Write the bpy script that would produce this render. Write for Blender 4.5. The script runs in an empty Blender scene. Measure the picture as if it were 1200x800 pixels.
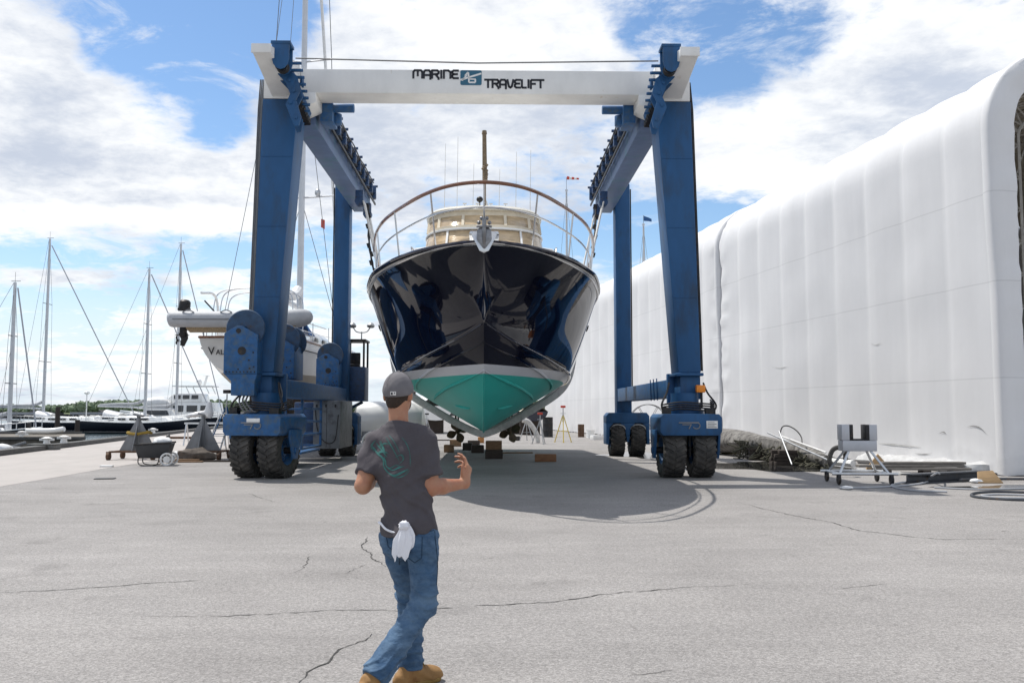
import bpy, bmesh, math, random
import numpy as np
from mathutils import Vector, Matrix, noise
from mathutils.bvhtree import BVHTree

random.seed(7)
scene = bpy.context.scene
COL = scene.collection
PI = math.pi
R = math.radians
V = Vector

# ------------------------------------------------------------------ camera
CAM_Z, FPX, PITCH = 1.6, 1067.0, math.atan(82 / 1067.0)
cam_d = bpy.data.cameras.new('camera')
cam_d.sensor_width = 36.0
cam_d.lens = 36.0 * FPX / 1200.0
cam_d.clip_start, cam_d.clip_end = 0.1, 6000.0
cam = bpy.data.objects.new('camera', cam_d)
COL.objects.link(cam)
cam.location = (0, 0, CAM_Z)
cam.rotation_euler = (PI / 2 + PITCH, 0, 0)
scene.camera = cam

CT, ST = math.cos(PITCH), math.sin(PITCH)

def ray(px, py):
    rx, up = (px - 600) / FPX, (400 - py) / FPX
    return V((rx, CT - up * ST, ST + up * CT))

def W(px, py, Y):
    """Point of the photo at world depth Y."""
    d = ray(px, py)
    return V((0, 0, CAM_Z)) + d * (Y / d.y)

def G(px, py, z=0.0):
    """Point of the photo on the level z."""
    d = ray(px, py)
    return V((0, 0, CAM_Z)) + d * ((z - CAM_Z) / d.z)

# ------------------------------------------------------------------ materials
_M = {}

def _node(nt, typ, x=0, y=0, **kw):
    n = nt.nodes.new(typ)
    n.location = (x, y)
    for k, v in kw.items():
        setattr(n, k, v)
    return n

def pmat(name, col, rough=.5, metal=0.0, var=.15, vs=3.0, col2=None, c2s=4.0, c2t=.62, c2w=.08,
         bump=0.0, bs=60.0, coat=0.0, spec=None, stretch=(1, 1, 1), ior=None, trans=0.0, alpha=None, sub=0):
    if name in _M:
        return _M[name]
    m = bpy.data.materials.new(name)
    m.use_nodes = True
    nt = m.node_tree
    b = nt.nodes['Principled BSDF']
    b.inputs['Roughness'].default_value = rough
    b.inputs['Metallic'].default_value = metal
    b.inputs['Coat Weight'].default_value = coat
    if spec is not None:
        b.inputs['Specular IOR Level'].default_value = spec
    if ior:
        b.inputs['IOR'].default_value = ior
    b.inputs['Transmission Weight'].default_value = trans
    if alpha is not None:
        b.inputs['Alpha'].default_value = alpha
    tc = _node(nt, 'ShaderNodeTexCoord', -1200)
    mp = _node(nt, 'ShaderNodeMapping', -1000)
    mp.inputs['Scale'].default_value = stretch
    nt.links.new(tc.outputs['Object'], mp.inputs['Vector'])
    n1 = _node(nt, 'ShaderNodeTexNoise', -800)
    n1.inputs['Scale'].default_value = vs
    n1.inputs['Detail'].default_value = 6
    n1.inputs['Roughness'].default_value = .62
    nt.links.new(mp.outputs['Vector'], n1.inputs['Vector'])
    mx = _node(nt, 'ShaderNodeMix', -500, data_type='RGBA')
    mr = _node(nt, 'ShaderNodeMapRange', -650)
    mr.inputs['From Min'].default_value = .3
    mr.inputs['From Max'].default_value = .7
    nt.links.new(n1.outputs['Fac'], mr.inputs['Value'])
    nt.links.new(mr.outputs['Result'], mx.inputs['Factor'])
    c = V(col[:3])
    mx.inputs['A'].default_value = (*(c * (1 - var)), 1)
    mx.inputs['B'].default_value = (*[min(1, x) for x in c * (1 + var)], 1)
    out = mx.outputs['Result']
    if col2 is not None:
        n2 = _node(nt, 'ShaderNodeTexNoise', -800, -300)
        n2.inputs['Scale'].default_value = c2s
        n2.inputs['Detail'].default_value = 8
        n2.inputs['Roughness'].default_value = .65
        nt.links.new(mp.outputs['Vector'], n2.inputs['Vector'])
        m2 = _node(nt, 'ShaderNodeMapRange', -650, -300)
        m2.inputs['From Min'].default_value = c2t - c2w
        m2.inputs['From Max'].default_value = c2t + c2w
        nt.links.new(n2.outputs['Fac'], m2.inputs['Value'])
        x2 = _node(nt, 'ShaderNodeMix', -300, data_type='RGBA')
        nt.links.new(m2.outputs['Result'], x2.inputs['Factor'])
        nt.links.new(out, x2.inputs['A'])
        x2.inputs['B'].default_value = (*col2[:3], 1)
        out = x2.outputs['Result']
    nt.links.new(out, b.inputs['Base Color'])
    if bump:
        n3 = _node(nt, 'ShaderNodeTexNoise', -800, -600)
        n3.inputs['Scale'].default_value = bs
        n3.inputs['Detail'].default_value = 5
        nt.links.new(mp.outputs['Vector'], n3.inputs['Vector'])
        bp = _node(nt, 'ShaderNodeBump', -300, -400)
        bp.inputs['Strength'].default_value = min(1.0, bump)
        bp.inputs['Distance'].default_value = .02
        nt.links.new(n3.outputs['Fac'], bp.inputs['Height'])
        nt.links.new(bp.outputs['Normal'], b.inputs['Normal'])
    _M[name] = m
    return m

def band_mat(name, bands, rough=.1, coat=.6, spec=.5, axis=2, noise_amt=.10, rough_by=None):
    """Paint bands by height (object z): bands = [(upper limit, colour, roughness)], last limit ignored."""
    m = bpy.data.materials.new(name)
    m.use_nodes = True
    nt = m.node_tree
    b = nt.nodes['Principled BSDF']
    tc = _node(nt, 'ShaderNodeTexCoord', -1200)
    sp = _node(nt, 'ShaderNodeSeparateXYZ', -1000)
    nt.links.new(tc.outputs['Object'], sp.inputs['Vector'])
    n1 = _node(nt, 'ShaderNodeTexNoise', -1000, -300)
    n1.inputs['Scale'].default_value = 1.6
    n1.inputs['Detail'].default_value = 8
    nt.links.new(tc.outputs['Object'], n1.inputs['Vector'])
    out, rout = None, None
    for i, (lim, col, rg) in enumerate(bands):
        c = V(col)
        mx = _node(nt, 'ShaderNodeMix', -600, 200 * i, data_type='RGBA')
        mx.inputs['A'].default_value = (*(c * (1 - noise_amt)), 1)
        mx.inputs['B'].default_value = (*(c * (1 + noise_amt)), 1)
        nt.links.new(n1.outputs['Fac'], mx.inputs['Factor'])
        if out is None:
            out = mx.outputs['Result']
            v = _node(nt, 'ShaderNodeValue', -400, 300)
            v.outputs[0].default_value = rg
            rout = v.outputs[0]
        else:
            ge = _node(nt, 'ShaderNodeMath', -600, -200 - 50 * i, operation='GREATER_THAN')
            nt.links.new(sp.outputs['XYZ'[axis]], ge.inputs[0])
            ge.inputs[1].default_value = bands[i - 1][0]
            m2 = _node(nt, 'ShaderNodeMix', -300, 200 * i, data_type='RGBA')
            nt.links.new(ge.outputs[0], m2.inputs['Factor'])
            nt.links.new(out, m2.inputs['A'])
            nt.links.new(mx.outputs['Result'], m2.inputs['B'])
            out = m2.outputs['Result']
            m3 = _node(nt, 'ShaderNodeMix', -300, -200 * i)
            nt.links.new(ge.outputs[0], m3.inputs['Factor'])
            nt.links.new(rout, m3.inputs[2])
            m3.inputs[3].default_value = rg
            rout = m3.outputs[0]
    nt.links.new(out, b.inputs['Base Color'])
    nt.links.new(rout, b.inputs['Roughness'])
    b.inputs['Specular IOR Level'].default_value = spec
    return m

# ------------------------------------------------------------------ mesh builder
def frame_for(d):
    d = d.normalized()
    a = V((0, 0, 1)) if abs(d.z) < .9 else V((1, 0, 0))
    u = a.cross(d).normalized()
    return u, d.cross(u).normalized()

def catmull(pts, n=6, closed=False):
    pts = [V(p) for p in pts]
    out = []
    N = len(pts)
    rng = range(N) if closed else range(N - 1)
    for i in rng:
        if closed:
            p0, p1, p2, p3 = pts[(i - 1) % N], pts[i], pts[(i + 1) % N], pts[(i + 2) % N]
        else:
            p0 = pts[i - 1] if i > 0 else pts[0] * 2 - pts[1]
            p1, p2 = pts[i], pts[i + 1]
            p3 = pts[i + 2] if i + 2 < N else pts[-1] * 2 - pts[-2]
        for k in range(n):
            t = k / n
            out.append(.5 * ((2 * p1) + (p2 - p0) * t + (2 * p0 - 5 * p1 + 4 * p2 - p3) * t * t
                             + (3 * p1 - p0 - 3 * p2 + p3) * t ** 3))
    if not closed:
        out.append(pts[-1])
    return out

class MB:
    def __init__(self):
        self.v, self.f = [], []
    def add(self, vs, fs):
        o = len(self.v)
        self.v += [V(p) for p in vs]
        self.f += [tuple(i + o for i in f) for f in fs]
        return self
    def hexa(self, p):
        """8 corners: bottom 4 ccw, top 4 ccw."""
        return self.add(p, [(3, 2, 1, 0), (4, 5, 6, 7), (0, 1, 5, 4), (1, 2, 6, 5), (2, 3, 7, 6), (3, 0, 4, 7)])
    def box(self, x0, x1, y0, y1, z0, z1):
        return self.hexa([(x0, y0, z0), (x1, y0, z0), (x1, y1, z0), (x0, y1, z0),
                          (x0, y0, z1), (x1, y0, z1), (x1, y1, z1), (x0, y1, z1)])
    def obox(self, c, sx, sy, sz, M=None):
        M = M or Matrix.Identity(3)
        c = V(c)
        return self.hexa([c + M @ V((a * sx / 2, b * sy / 2, d * sz / 2)) for d in (-1, 1)
                          for a, b in ((-1, -1), (1, -1), (1, 1), (-1, 1))])
    def bar(self, p0, p1, w, h, up=None, w1=None, h1=None):
        p0, p1 = V(p0), V(p1)
        d = (p1 - p0).normalized()
        up = V(up) if up else (V((0, 0, 1)) if abs(d.z) < .95 else V((0, 1, 0)))
        s = d.cross(up).normalized()
        u = s.cross(d).normalized()
        w1, h1 = w1 or w, h1 or h
        pts = []
        for p, a, b in ((p0, w, h), (p1, w1, h1)):
            pts += [p - s * a / 2 - u * b / 2, p + s * a / 2 - u * b / 2, p + s * a / 2 + u * b / 2, p - s * a / 2 + u * b / 2]
        return self.hexa(pts)
    def tube(self, pts, r, n=8, closed=False, caps=True):
        pts = [V(p) for p in pts]
        N = len(pts)
        rr = r if isinstance(r, (list, tuple)) else [r] * N
        o = len(self.v)
        u = None
        for i in range(N):
            a = pts[(i - 1) % N] if (closed or i > 0) else pts[i]
            b = pts[(i + 1) % N] if (closed or i < N - 1) else pts[i]
            d = (b - a)
            d = d.normalized() if d.length > 1e-9 else V((0, 0, 1))
            if u is None:
                u, w = frame_for(d)
            else:
                u = (u - d * u.dot(d))
                u = u.normalized() if u.length > 1e-6 else frame_for(d)[0]
                w = d.cross(u).normalized()
            for k in range(n):
                t = 2 * PI * k / n
                self.v.append(pts[i] + (u * math.cos(t) + w * math.sin(t)) * rr[i])
        for i in range(N if closed else N - 1):
            for k in range(n):
                j = (i + 1) % N
                self.f.append((o + i * n + k, o + i * n + (k + 1) % n, o + j * n + (k + 1) % n, o + j * n + k))
        if caps and not closed:
            self.f.append(tuple(o + k for k in range(n))[::-1])
            self.f.append(tuple(o + (N - 1) * n + k for k in range(n)))
        return self
    def cyl(self, p0, p1, r0, r1=None, n=16):
        return self.tube([p0, p1], [r0, r0 if r1 is None else r1], n)
    def lathe(self, prof, c=(0, 0, 0), ax=(0, 0, 1), n=24, caps=False):
        """prof: (radius, height along ax)."""
        c, ax = V(c), V(ax).normalized()
        u, w = frame_for(ax)
        o = len(self.v)
        for r, h in prof:
            for k in range(n):
                t = 2 * PI * k / n
                self.v.append(c + ax * h + (u * math.cos(t) + w * math.sin(t)) * r)
        for i in range(len(prof) - 1):
            for k in range(n):
                self.f.append((o + i * n + k, o + i * n + (k + 1) % n, o + (i + 1) * n + (k + 1) % n, o + (i + 1) * n + k))
        if caps:
            self.f.append(tuple(o + k for k in range(n))[::-1])
            self.f.append(tuple(o + (len(prof) - 1) * n + k for k in range(n)))
        return self
    def prism(self, poly, origin, u, v, depth):
        """2-D polygon in plane (u,v) extruded by the vector depth."""
        o, u, v, d = V(origin), V(u), V(v), V(depth)
        n = len(poly)
        a = [o + u * p[0] + v * p[1] for p in poly]
        b = [p + d for p in a]
        return self.add(a + b, [tuple(range(n))[::-1], tuple(range(n, 2 * n))] +
                        [(i, (i + 1) % n, n + (i + 1) % n, n + i) for i in range(n)])
    def sphere(self, c, r, n=16, m=10, M=None):
        c = V(c)
        r = V((r, r, r)) if isinstance(r, (int, float)) else V(r)
        o = len(self.v)
        M = M or Matrix.Identity(3)
        for i in range(m + 1):
            a = PI * i / m
            for k in range(n):
                t = 2 * PI * k / n
                self.v.append(c + M @ V((r.x * math.sin(a) * math.cos(t), r.y * math.sin(a) * math.sin(t), r.z * math.cos(a))))
        for i in range(m):
            for k in range(n):
                self.f.append((o + i * n + k, o + (i + 1) * n + k, o + (i + 1) * n + (k + 1) % n, o + i * n + (k + 1) % n))
        return self
    def rows(self, rows, closed=False, cap0=False, cap1=False, flip=False):
        o = len(self.v)
        n = len(rows[0])
        for r in rows:
            self.v += [V(p) for p in r]
        for i in range(len(rows) - 1):
            for k in range(n if closed else n - 1):
                q = (o + i * n + k, o + i * n + (k + 1) % n, o + (i + 1) * n + (k + 1) % n, o + (i + 1) * n + k)
                self.f.append(q[::-1] if flip else q)
        if cap0:
            self.f.append(tuple(o + k for k in range(n)))
        if cap1:
            self.f.append(tuple(o + (len(rows) - 1) * n + k for k in range(n)))
        return self
    def xf(self, M):
        self.v = [M @ p for p in self.v]
        return self
    def build(self, name, mat, parent=None, bevel=0.0, smooth=35, segs=2, world=False, merge=False, solid=0.0):
        me = bpy.data.meshes.new(name)
        vs = self.v
        if world and parent is not None:
            inv = MW[parent.name].inverted()
            vs = [inv @ p for p in vs]
        me.from_pydata([tuple(p) for p in vs], [], self.f)
        bm = bmesh.new()
        bm.from_mesh(me)
        if merge:
            bmesh.ops.remove_doubles(bm, verts=bm.verts, dist=1e-4)
        bmesh.ops.recalc_face_normals(bm, faces=bm.faces)
        if solid:
            bmesh.ops.solidify(bm, geom=bm.faces[:], thickness=solid)
            bmesh.ops.recalc_face_normals(bm, faces=bm.faces)
        if bevel:
            es = [e for e in bm.edges if len(e.link_faces) == 2 and e.calc_face_angle(0) > R(40)]
            if es:
                bmesh.ops.bevel(bm, geom=es, offset=bevel, segments=segs, affect='EDGES', profile=.5, clamp_overlap=True)
        bm.to_mesh(me)
        bm.free()
        if smooth:
            me.polygons.foreach_set('use_smooth', [True] * len(me.polygons))
            me.set_sharp_from_angle(angle=R(smooth))
        me.materials.append(mat)
        o = bpy.data.objects.new(name, me)
        COL.objects.link(o)
        if parent is not None:
            o.parent = parent
            MW[o.name] = MW[parent.name].copy()
        else:
            MW[o.name] = Matrix.Identity(4)
        return o

MW = {}

def thing(name, label, cat, loc=(0, 0, 0), rotz=0.0, group=None):
    o = bpy.data.objects.new(name, None)
    o.empty_display_size = .3
    COL.objects.link(o)
    o.location = loc
    o.rotation_euler = (0, 0, rotz)
    o['label'], o['category'] = label, cat
    if group:
        o['group'] = group
    MW[o.name] = Matrix.Translation(V(loc)) @ Matrix.Rotation(rotz, 4, 'Z')
    return o

def tag(o, label, cat, group=None):
    o['label'], o['category'] = label, cat
    if group:
        o['group'] = group
    return o

def struct(o, kind='structure'):
    o['kind'] = kind
    return o

def copy_tree(o, parent=None):
    c = o.copy()
    COL.objects.link(c)
    if parent is not None:
        c.parent = parent
    for ch in o.children:
        copy_tree(ch, c)
    return c

def recentre(o, c):
    """Move a top-level mesh's origin to c without moving the mesh."""
    c = V(c)
    o.data.transform(Matrix.Translation(-c))
    o.location = c
    return o

def interp(tab, x):
    """Monotone cubic through (x, y) points."""
    xs = [p[0] for p in tab]
    ys = [p[1] for p in tab]
    n = len(xs)
    if x <= xs[0]:
        return ys[0]
    if x >= xs[-1]:
        return ys[-1]
    d = [(ys[i + 1] - ys[i]) / (xs[i + 1] - xs[i]) for i in range(n - 1)]
    m = [d[0]] + [0 if d[i - 1] * d[i] <= 0 else 2 * d[i - 1] * d[i] / (d[i - 1] + d[i]) for i in range(1, n - 1)] + [d[-1]]
    i = max(k for k in range(n - 1) if xs[k] <= x)
    h = xs[i + 1] - xs[i]
    t = (x - xs[i]) / h
    return (ys[i] * (2 * t ** 3 - 3 * t ** 2 + 1) + h * m[i] * (t ** 3 - 2 * t ** 2 + t)
            + ys[i + 1] * (-2 * t ** 3 + 3 * t ** 2) + h * m[i + 1] * (t ** 3 - t ** 2))

# ------------------------------------------------------------------ common materials
BLUE = (.020, .088, .215)
m_blue = pmat('blue_paint', BLUE, .5, spec=.3, var=.10, vs=2.5, col2=(.028, .060, .115), c2s=2.2, c2t=.60, c2w=.12, bump=.05, bs=9, stretch=(1, 1, .35))
m_blue_worn = pmat('worn_blue_paint', (.022, .098, .25), .5, spec=.35, var=.25, vs=6, col2=(.07, .11, .15), c2s=9, c2t=.58, c2w=.12, bump=.06, bs=20)
m_bluedark = pmat('dark_blue_paint', (.018, .055, .14), .5, var=.25, vs=8, col2=(.03, .03, .035), c2s=7, c2t=.6)
m_white = pmat('white_paint', (.76, .75, .73), .4, var=.07, vs=2, col2=(.50, .38, .24), c2s=2.6, c2t=.67, c2w=.05, stretch=(1, 1, .45))
m_gel = pmat('white_gelcoat', (.82, .82, .80), .22, var=.03, vs=1.5, col2=(.6, .58, .54), c2s=2.5, c2t=.72, coat=.3)
m_steel = pmat('galvanised_steel', (.42, .43, .44), .5, metal=.6, var=.2, vs=8, col2=(.3, .2, .13), c2s=6, c2t=.68)
m_steelgrey = pmat('grey_steel_plate', (.20, .205, .215), .6, metal=.2, var=.2, vs=3, col2=(.24, .15, .1), c2s=4, c2t=.68, bump=.1, bs=12)
m_chrome = pmat('polished_stainless', (.58, .58, .59), .22, metal=1, var=.03)
m_black = pmat('black_rubber', (.014, .014, .015), .75, var=.35, vs=14, col2=(.085, .078, .07), c2s=4, c2t=.50, c2w=.16, bump=.3, bs=40)
m_blacksteel = pmat('greasy_black_steel', (.022, .022, .024), .5, metal=.4, var=.4, vs=16, col2=(.07, .05, .035), c2s=9, c2t=.6)
m_rust = pmat('rusty_steel', (.10, .055, .032), .8, var=.4, vs=9, bump=.2)
m_alu = pmat('aluminium', (.6, .61, .62), .38, metal=.85, var=.08, vs=6)
m_mast = pmat('silver_mast', (.55, .56, .58), .4, metal=.5, var=.06, vs=3)
m_wire = pmat('wire_rope', (.16, .16, .165), .5, metal=.6, var=.1)
m_orange = pmat('amber_plastic', (.85, .26, .015), .3, var=.1)
m_glass = pmat('dark_glass', (.012, .015, .02), .06, var=.1, spec=.7)
m_canvas = pmat('tan_canvas', (.68, .60, .47), .8, var=.1, vs=5, bump=.15, bs=14)
m_vinyl = pmat('clear_vinyl_over_tan_blind', (.50, .375, .235), .10, var=.4, vs=2.2, spec=.7, bump=.3, bs=4, stretch=(1, 1, 4))
m_teak = pmat('varnished_teak', (.17, .065, .03), .25, var=.25, vs=5, stretch=(1, 1, 1), coat=.5)
m_cream = pmat('cream_gelcoat', (.72, .68, .58), .25, var=.04)
m_sling = pmat('grey_webbing', (.60, .585, .56), .85, var=.18, vs=10, col2=(.36, .345, .33), c2s=5, c2t=.62, bump=.3, bs=60)
m_wood = pmat('weathered_timber', (.22, .135, .075), .85, var=.35, vs=6, stretch=(1, 6, 6), bump=.25, bs=18)
m_wooddark = pmat('dark_timber', (.055, .042, .035), .9, var=.35, vs=6, stretch=(1, 6, 6), bump=.25, bs=18)
m_ply = pmat('plywood', (.38, .25, .13), .8, var=.2, vs=6, stretch=(1, 8, 8))
m_tarp = pmat('white_cover_cloth', (.72, .72, .72), .7, var=.08, vs=5, bump=.3, bs=6)
m_yellow = pmat('yellow_paint', (.62, .46, .05), .5, var=.15, vs=9, col2=(.2, .12, .05), c2s=8, c2t=.66)
m_red = pmat('red_paint', (.5, .05, .025), .5, var=.15)
m_navy = pmat('navy_gelcoat', (.008, .010, .026), .08, var=.1, spec=.6)
m_letter = pmat('black_lettering', (.012, .013, .02), .5, var=.1)
m_logo = pmat('teal_blue_emblem', (.02, .115, .19), .5, var=.1)
m_grey_tube = pmat('grey_inflatable_fabric', (.42, .43, .45), .6, var=.08, vs=4, bump=.05, bs=10)
# ------------------------------------------------------------------ light, sky
SUN_DIR = V((-.40, .315, 1.0)).normalized()
sun_el = math.asin(SUN_DIR.z)
sun_az = math.atan2(SUN_DIR.x, SUN_DIR.y)          # clockwise from +Y
sl = bpy.data.lights.new('sun', 'SUN')
sl.energy, sl.angle, sl.color = 4.6, R(.53), (1.0, .965, .90)
so = bpy.data.objects.new('sun', sl)
COL.objects.link(so)
so.location = (-20, 16, 50)
so.rotation_euler = (-SUN_DIR).to_track_quat('-Z', 'Y').to_euler()

world = bpy.data.worlds.new('World')
scene.world = world
world.use_nodes = True
nt = world.node_tree
bg = nt.nodes['Background']
SKY_S = .12
bg.inputs['Strength'].default_value = SKY_S

def wmath(op, a, b=None, c=None, clamp=False):
    n = nt.nodes.new('ShaderNodeMath')
    n.operation = op
    n.use_clamp = clamp
    for i, x in enumerate((a, b, c)):
        if x is None:
            continue
        if isinstance(x, (int, float)):
            n.inputs[i].default_value = x
        else:
            nt.links.new(x, n.inputs[i])
    return n.outputs[0]

def wmap(v, a, b, c=0.0, d=1.0, smooth=True):
    n = nt.nodes.new('ShaderNodeMapRange')
    n.interpolation_type = 'SMOOTHSTEP' if smooth else 'LINEAR'
    nt.links.new(v, n.inputs['Value'])
    for k, x in zip(('From Min', 'From Max', 'To Min', 'To Max'), (a, b, c, d)):
        n.inputs[k].default_value = x
    return n.outputs['Result']

def wmix(f, a, b):
    n = nt.nodes.new('ShaderNodeMix')
    n.data_type = 'RGBA'
    nt.links.new(f, n.inputs['Factor']) if not isinstance(f, float) else setattr(n.inputs['Factor'], 'default_value', f)
    for k, x in (('A', a), ('B', b)):
        if isinstance(x, tuple):
            n.inputs[k].default_value = (*x, 1)
        else:
            nt.links.new(x, n.inputs[k])
    return n.outputs['Result']

sky = nt.nodes.new('ShaderNodeTexSky')
sky.sky_type = 'NISHITA'
sky.sun_disc = False
sky.sun_elevation = sun_el
sky.sun_rotation = sun_az
sky.air_density, sky.dust_density, sky.ozone_density = 1.0, .2, 1.6
tc = nt.nodes.new('ShaderNodeTexCoord')
sep = nt.nodes.new('ShaderNodeSeparateXYZ')
nt.links.new(tc.outputs['Generated'], sep.inputs[0])
X, Y, Z = sep.outputs
zz = wmath('ADD', wmath('MAXIMUM', Z, 0.0), .16)
comb = nt.nodes.new('ShaderNodeCombineXYZ')
nt.links.new(wmath('DIVIDE', X, zz), comb.inputs[0])
nt.links.new(wmath('DIVIDE', Y, zz), comb.inputs[1])
comb.inputs[2].default_value = 3.7

def wnoise(vec, scale, detail, rough=.55, dist=0.0):
    n = nt.nodes.new('ShaderNodeTexNoise')
    nt.links.new(vec, n.inputs['Vector'])
    n.inputs['Scale'].default_value = scale
    n.inputs['Detail'].default_value = detail
    n.inputs['Roughness'].default_value = rough
    n.inputs['Distortion'].default_value = dist
    return n.outputs['Fac']

n_big = wnoise(comb.outputs[0], 1.9, 9, .58, .25)
n_fine = wnoise(comb.outputs[0], 7.5, 7, .6, .2)
n_shade = wnoise(comb.outputs[0], 1.5, 6, .55, .4)
front = wmap(Y, .05, .2)
Yc = wmath('MAXIMUM', Y, .05)
U = wmath('DIVIDE', X, Yc)
Vv = wmath('DIVIDE', Z, Yc)

def blob(px, py, sx, sy, w):
    """A thicker (w>0) or thinner (w<0) patch of cloud towards one direction of the sky."""
    d = ray(px, py)
    u0, v0 = d.x / d.y, d.z / d.y
    a = wmath('POWER', wmath('DIVIDE', wmath('SUBTRACT', U, u0), sx / FPX), 2.0)
    b = wmath('POWER', wmath('DIVIDE', wmath('SUBTRACT', Vv, v0), sy / FPX), 2.0)
    e = wmath('EXPONENT', wmath('MULTIPLY', wmath('ADD', a, b), -1.0))
    return wmath('MULTIPLY', wmath('MULTIPLY', e, front), w)

n_tiny = wnoise(comb.outputs[0], 21, 6, .62, .3)
cov = wmath('ADD', wmath('ADD', wmath('MULTIPLY', n_big, .50), wmath('MULTIPLY', n_fine, .36)), wmath('MULTIPLY', n_tiny, .14))
for bl in [
    # blue openings
    (235, 30, 135, 75, -.42), (150, 60, 55, 45, -.12), (255, 150, 48, 52, -.22), (175, 140, 60, 30, -.08), (60, 300, 190, 20, -.17), (120, 352, 150, 14, -.09), (250, 300, 130, 22, -.17), (40, 400, 120, 22, -.08), (200, 325, 160, 9, .10),
    (865, 275, 110, 34, -.30), (760, 270, 60, 36, -.16), (660, 285, 90, 40, -.18), (755, 20, 80, 60, -.16), (890, 15, 90, 40, -.15), (840, 90, 60, 45, -.12), (940, 60, 40, 40, -.06),
    # cloud masses
    (40, 110, 130, 130, .26), (210, 225, 170, 45, .16), (360, 130, 60, 90, .12), (420, 40, 70, 60, .12), (590, 45, 150, 60, .20), (500, 150, 110, 60, .16),
    (620, 150, 130, 60, .05), (510, 128, 50, 16, -.10), (545, 150, 30, 16, -.08), (740, 45, 40, 20, -.08), (880, 175, 120, 55, .12), (1030, 110, 110, 80, .24), (1140, 60, 110, 90, .20), (960, 160, 60, 50, .10), (150, 425, 260, 25, .06), (300, 180, 90, 40, .08)]:
    cov = wmath('ADD', cov, blob(*bl))
m_cloud = wmap(cov, .405, .56)
# cumulus that stands low over the lake reads as one pale bank towards the horizon
m_low = wmath('MULTIPLY', wmap(Z, .15, .03), .45)
m_cloud = wmath('MAXIMUM', m_cloud, m_low)
gsum = wmath('ADD', wmath('MULTIPLY', n_shade, .9), wmath('MULTIPLY', wmath('ADD', n_fine, n_tiny), .24))
for bl in ((1090, 100, 110, 60, .20), (60, 120, 70, 110, .12), (110, 190, 120, 22, .13), (180, 232, 110, 12, .10), (700, 110, 140, 40, .04), (150, 400, 400, 50, -.2), (420, 180, 120, 60, .04)):
    gsum = wmath('ADD', gsum, blob(*bl))
n_wisp = wnoise(comb.outputs[0], 4.2, 9, .66, .6)
m_wisp = wmath('MULTIPLY', wmap(wmath('ADD', n_wisp, wmath('MULTIPLY', cov, .25)), .60, .80), .75)
m_cloud = wmath('MAXIMUM', m_cloud, m_wisp)
grey = wmap(gsum, .61, .92)
k = 1.0 / SKY_S
c_white = tuple(x * k * 1.08 for x in (.97, .985, 1.0))
c_grey = tuple(x * k * .70 for x in (.86, .95, 1.12))
ccol = wmix(grey, c_white, c_grey)
hs = nt.nodes.new('ShaderNodeHueSaturation')
hs.inputs['Saturation'].default_value = 1.10
hs.inputs['Value'].default_value = 1.25
nt.links.new(sky.outputs['Color'], hs.inputs['Color'])
low = wmath('MULTIPLY', wmap(Z, .20, -.02), .92)
skyc = wmix(low, hs.outputs['Color'], tuple(x * k * .92 for x in (.66, .83, 1.0)))
nt.links.new(wmix(m_cloud, skyc, ccol), bg.inputs['Color'])

vs_ = scene.view_settings
vs_.view_transform = 'Standard'
vs_.look = 'None'
vs_.exposure = 0.0
vs_.gamma = 1.0
vs_.use_curve_mapping = False
scene.cycles.max_bounces = 8
scene.cycles.sample_clamp_indirect = 8.0

# ------------------------------------------------------------------ ground, quay, water, far shore
def quay_x(y):
    return -19.4 - .175 * (y - 36)

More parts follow.
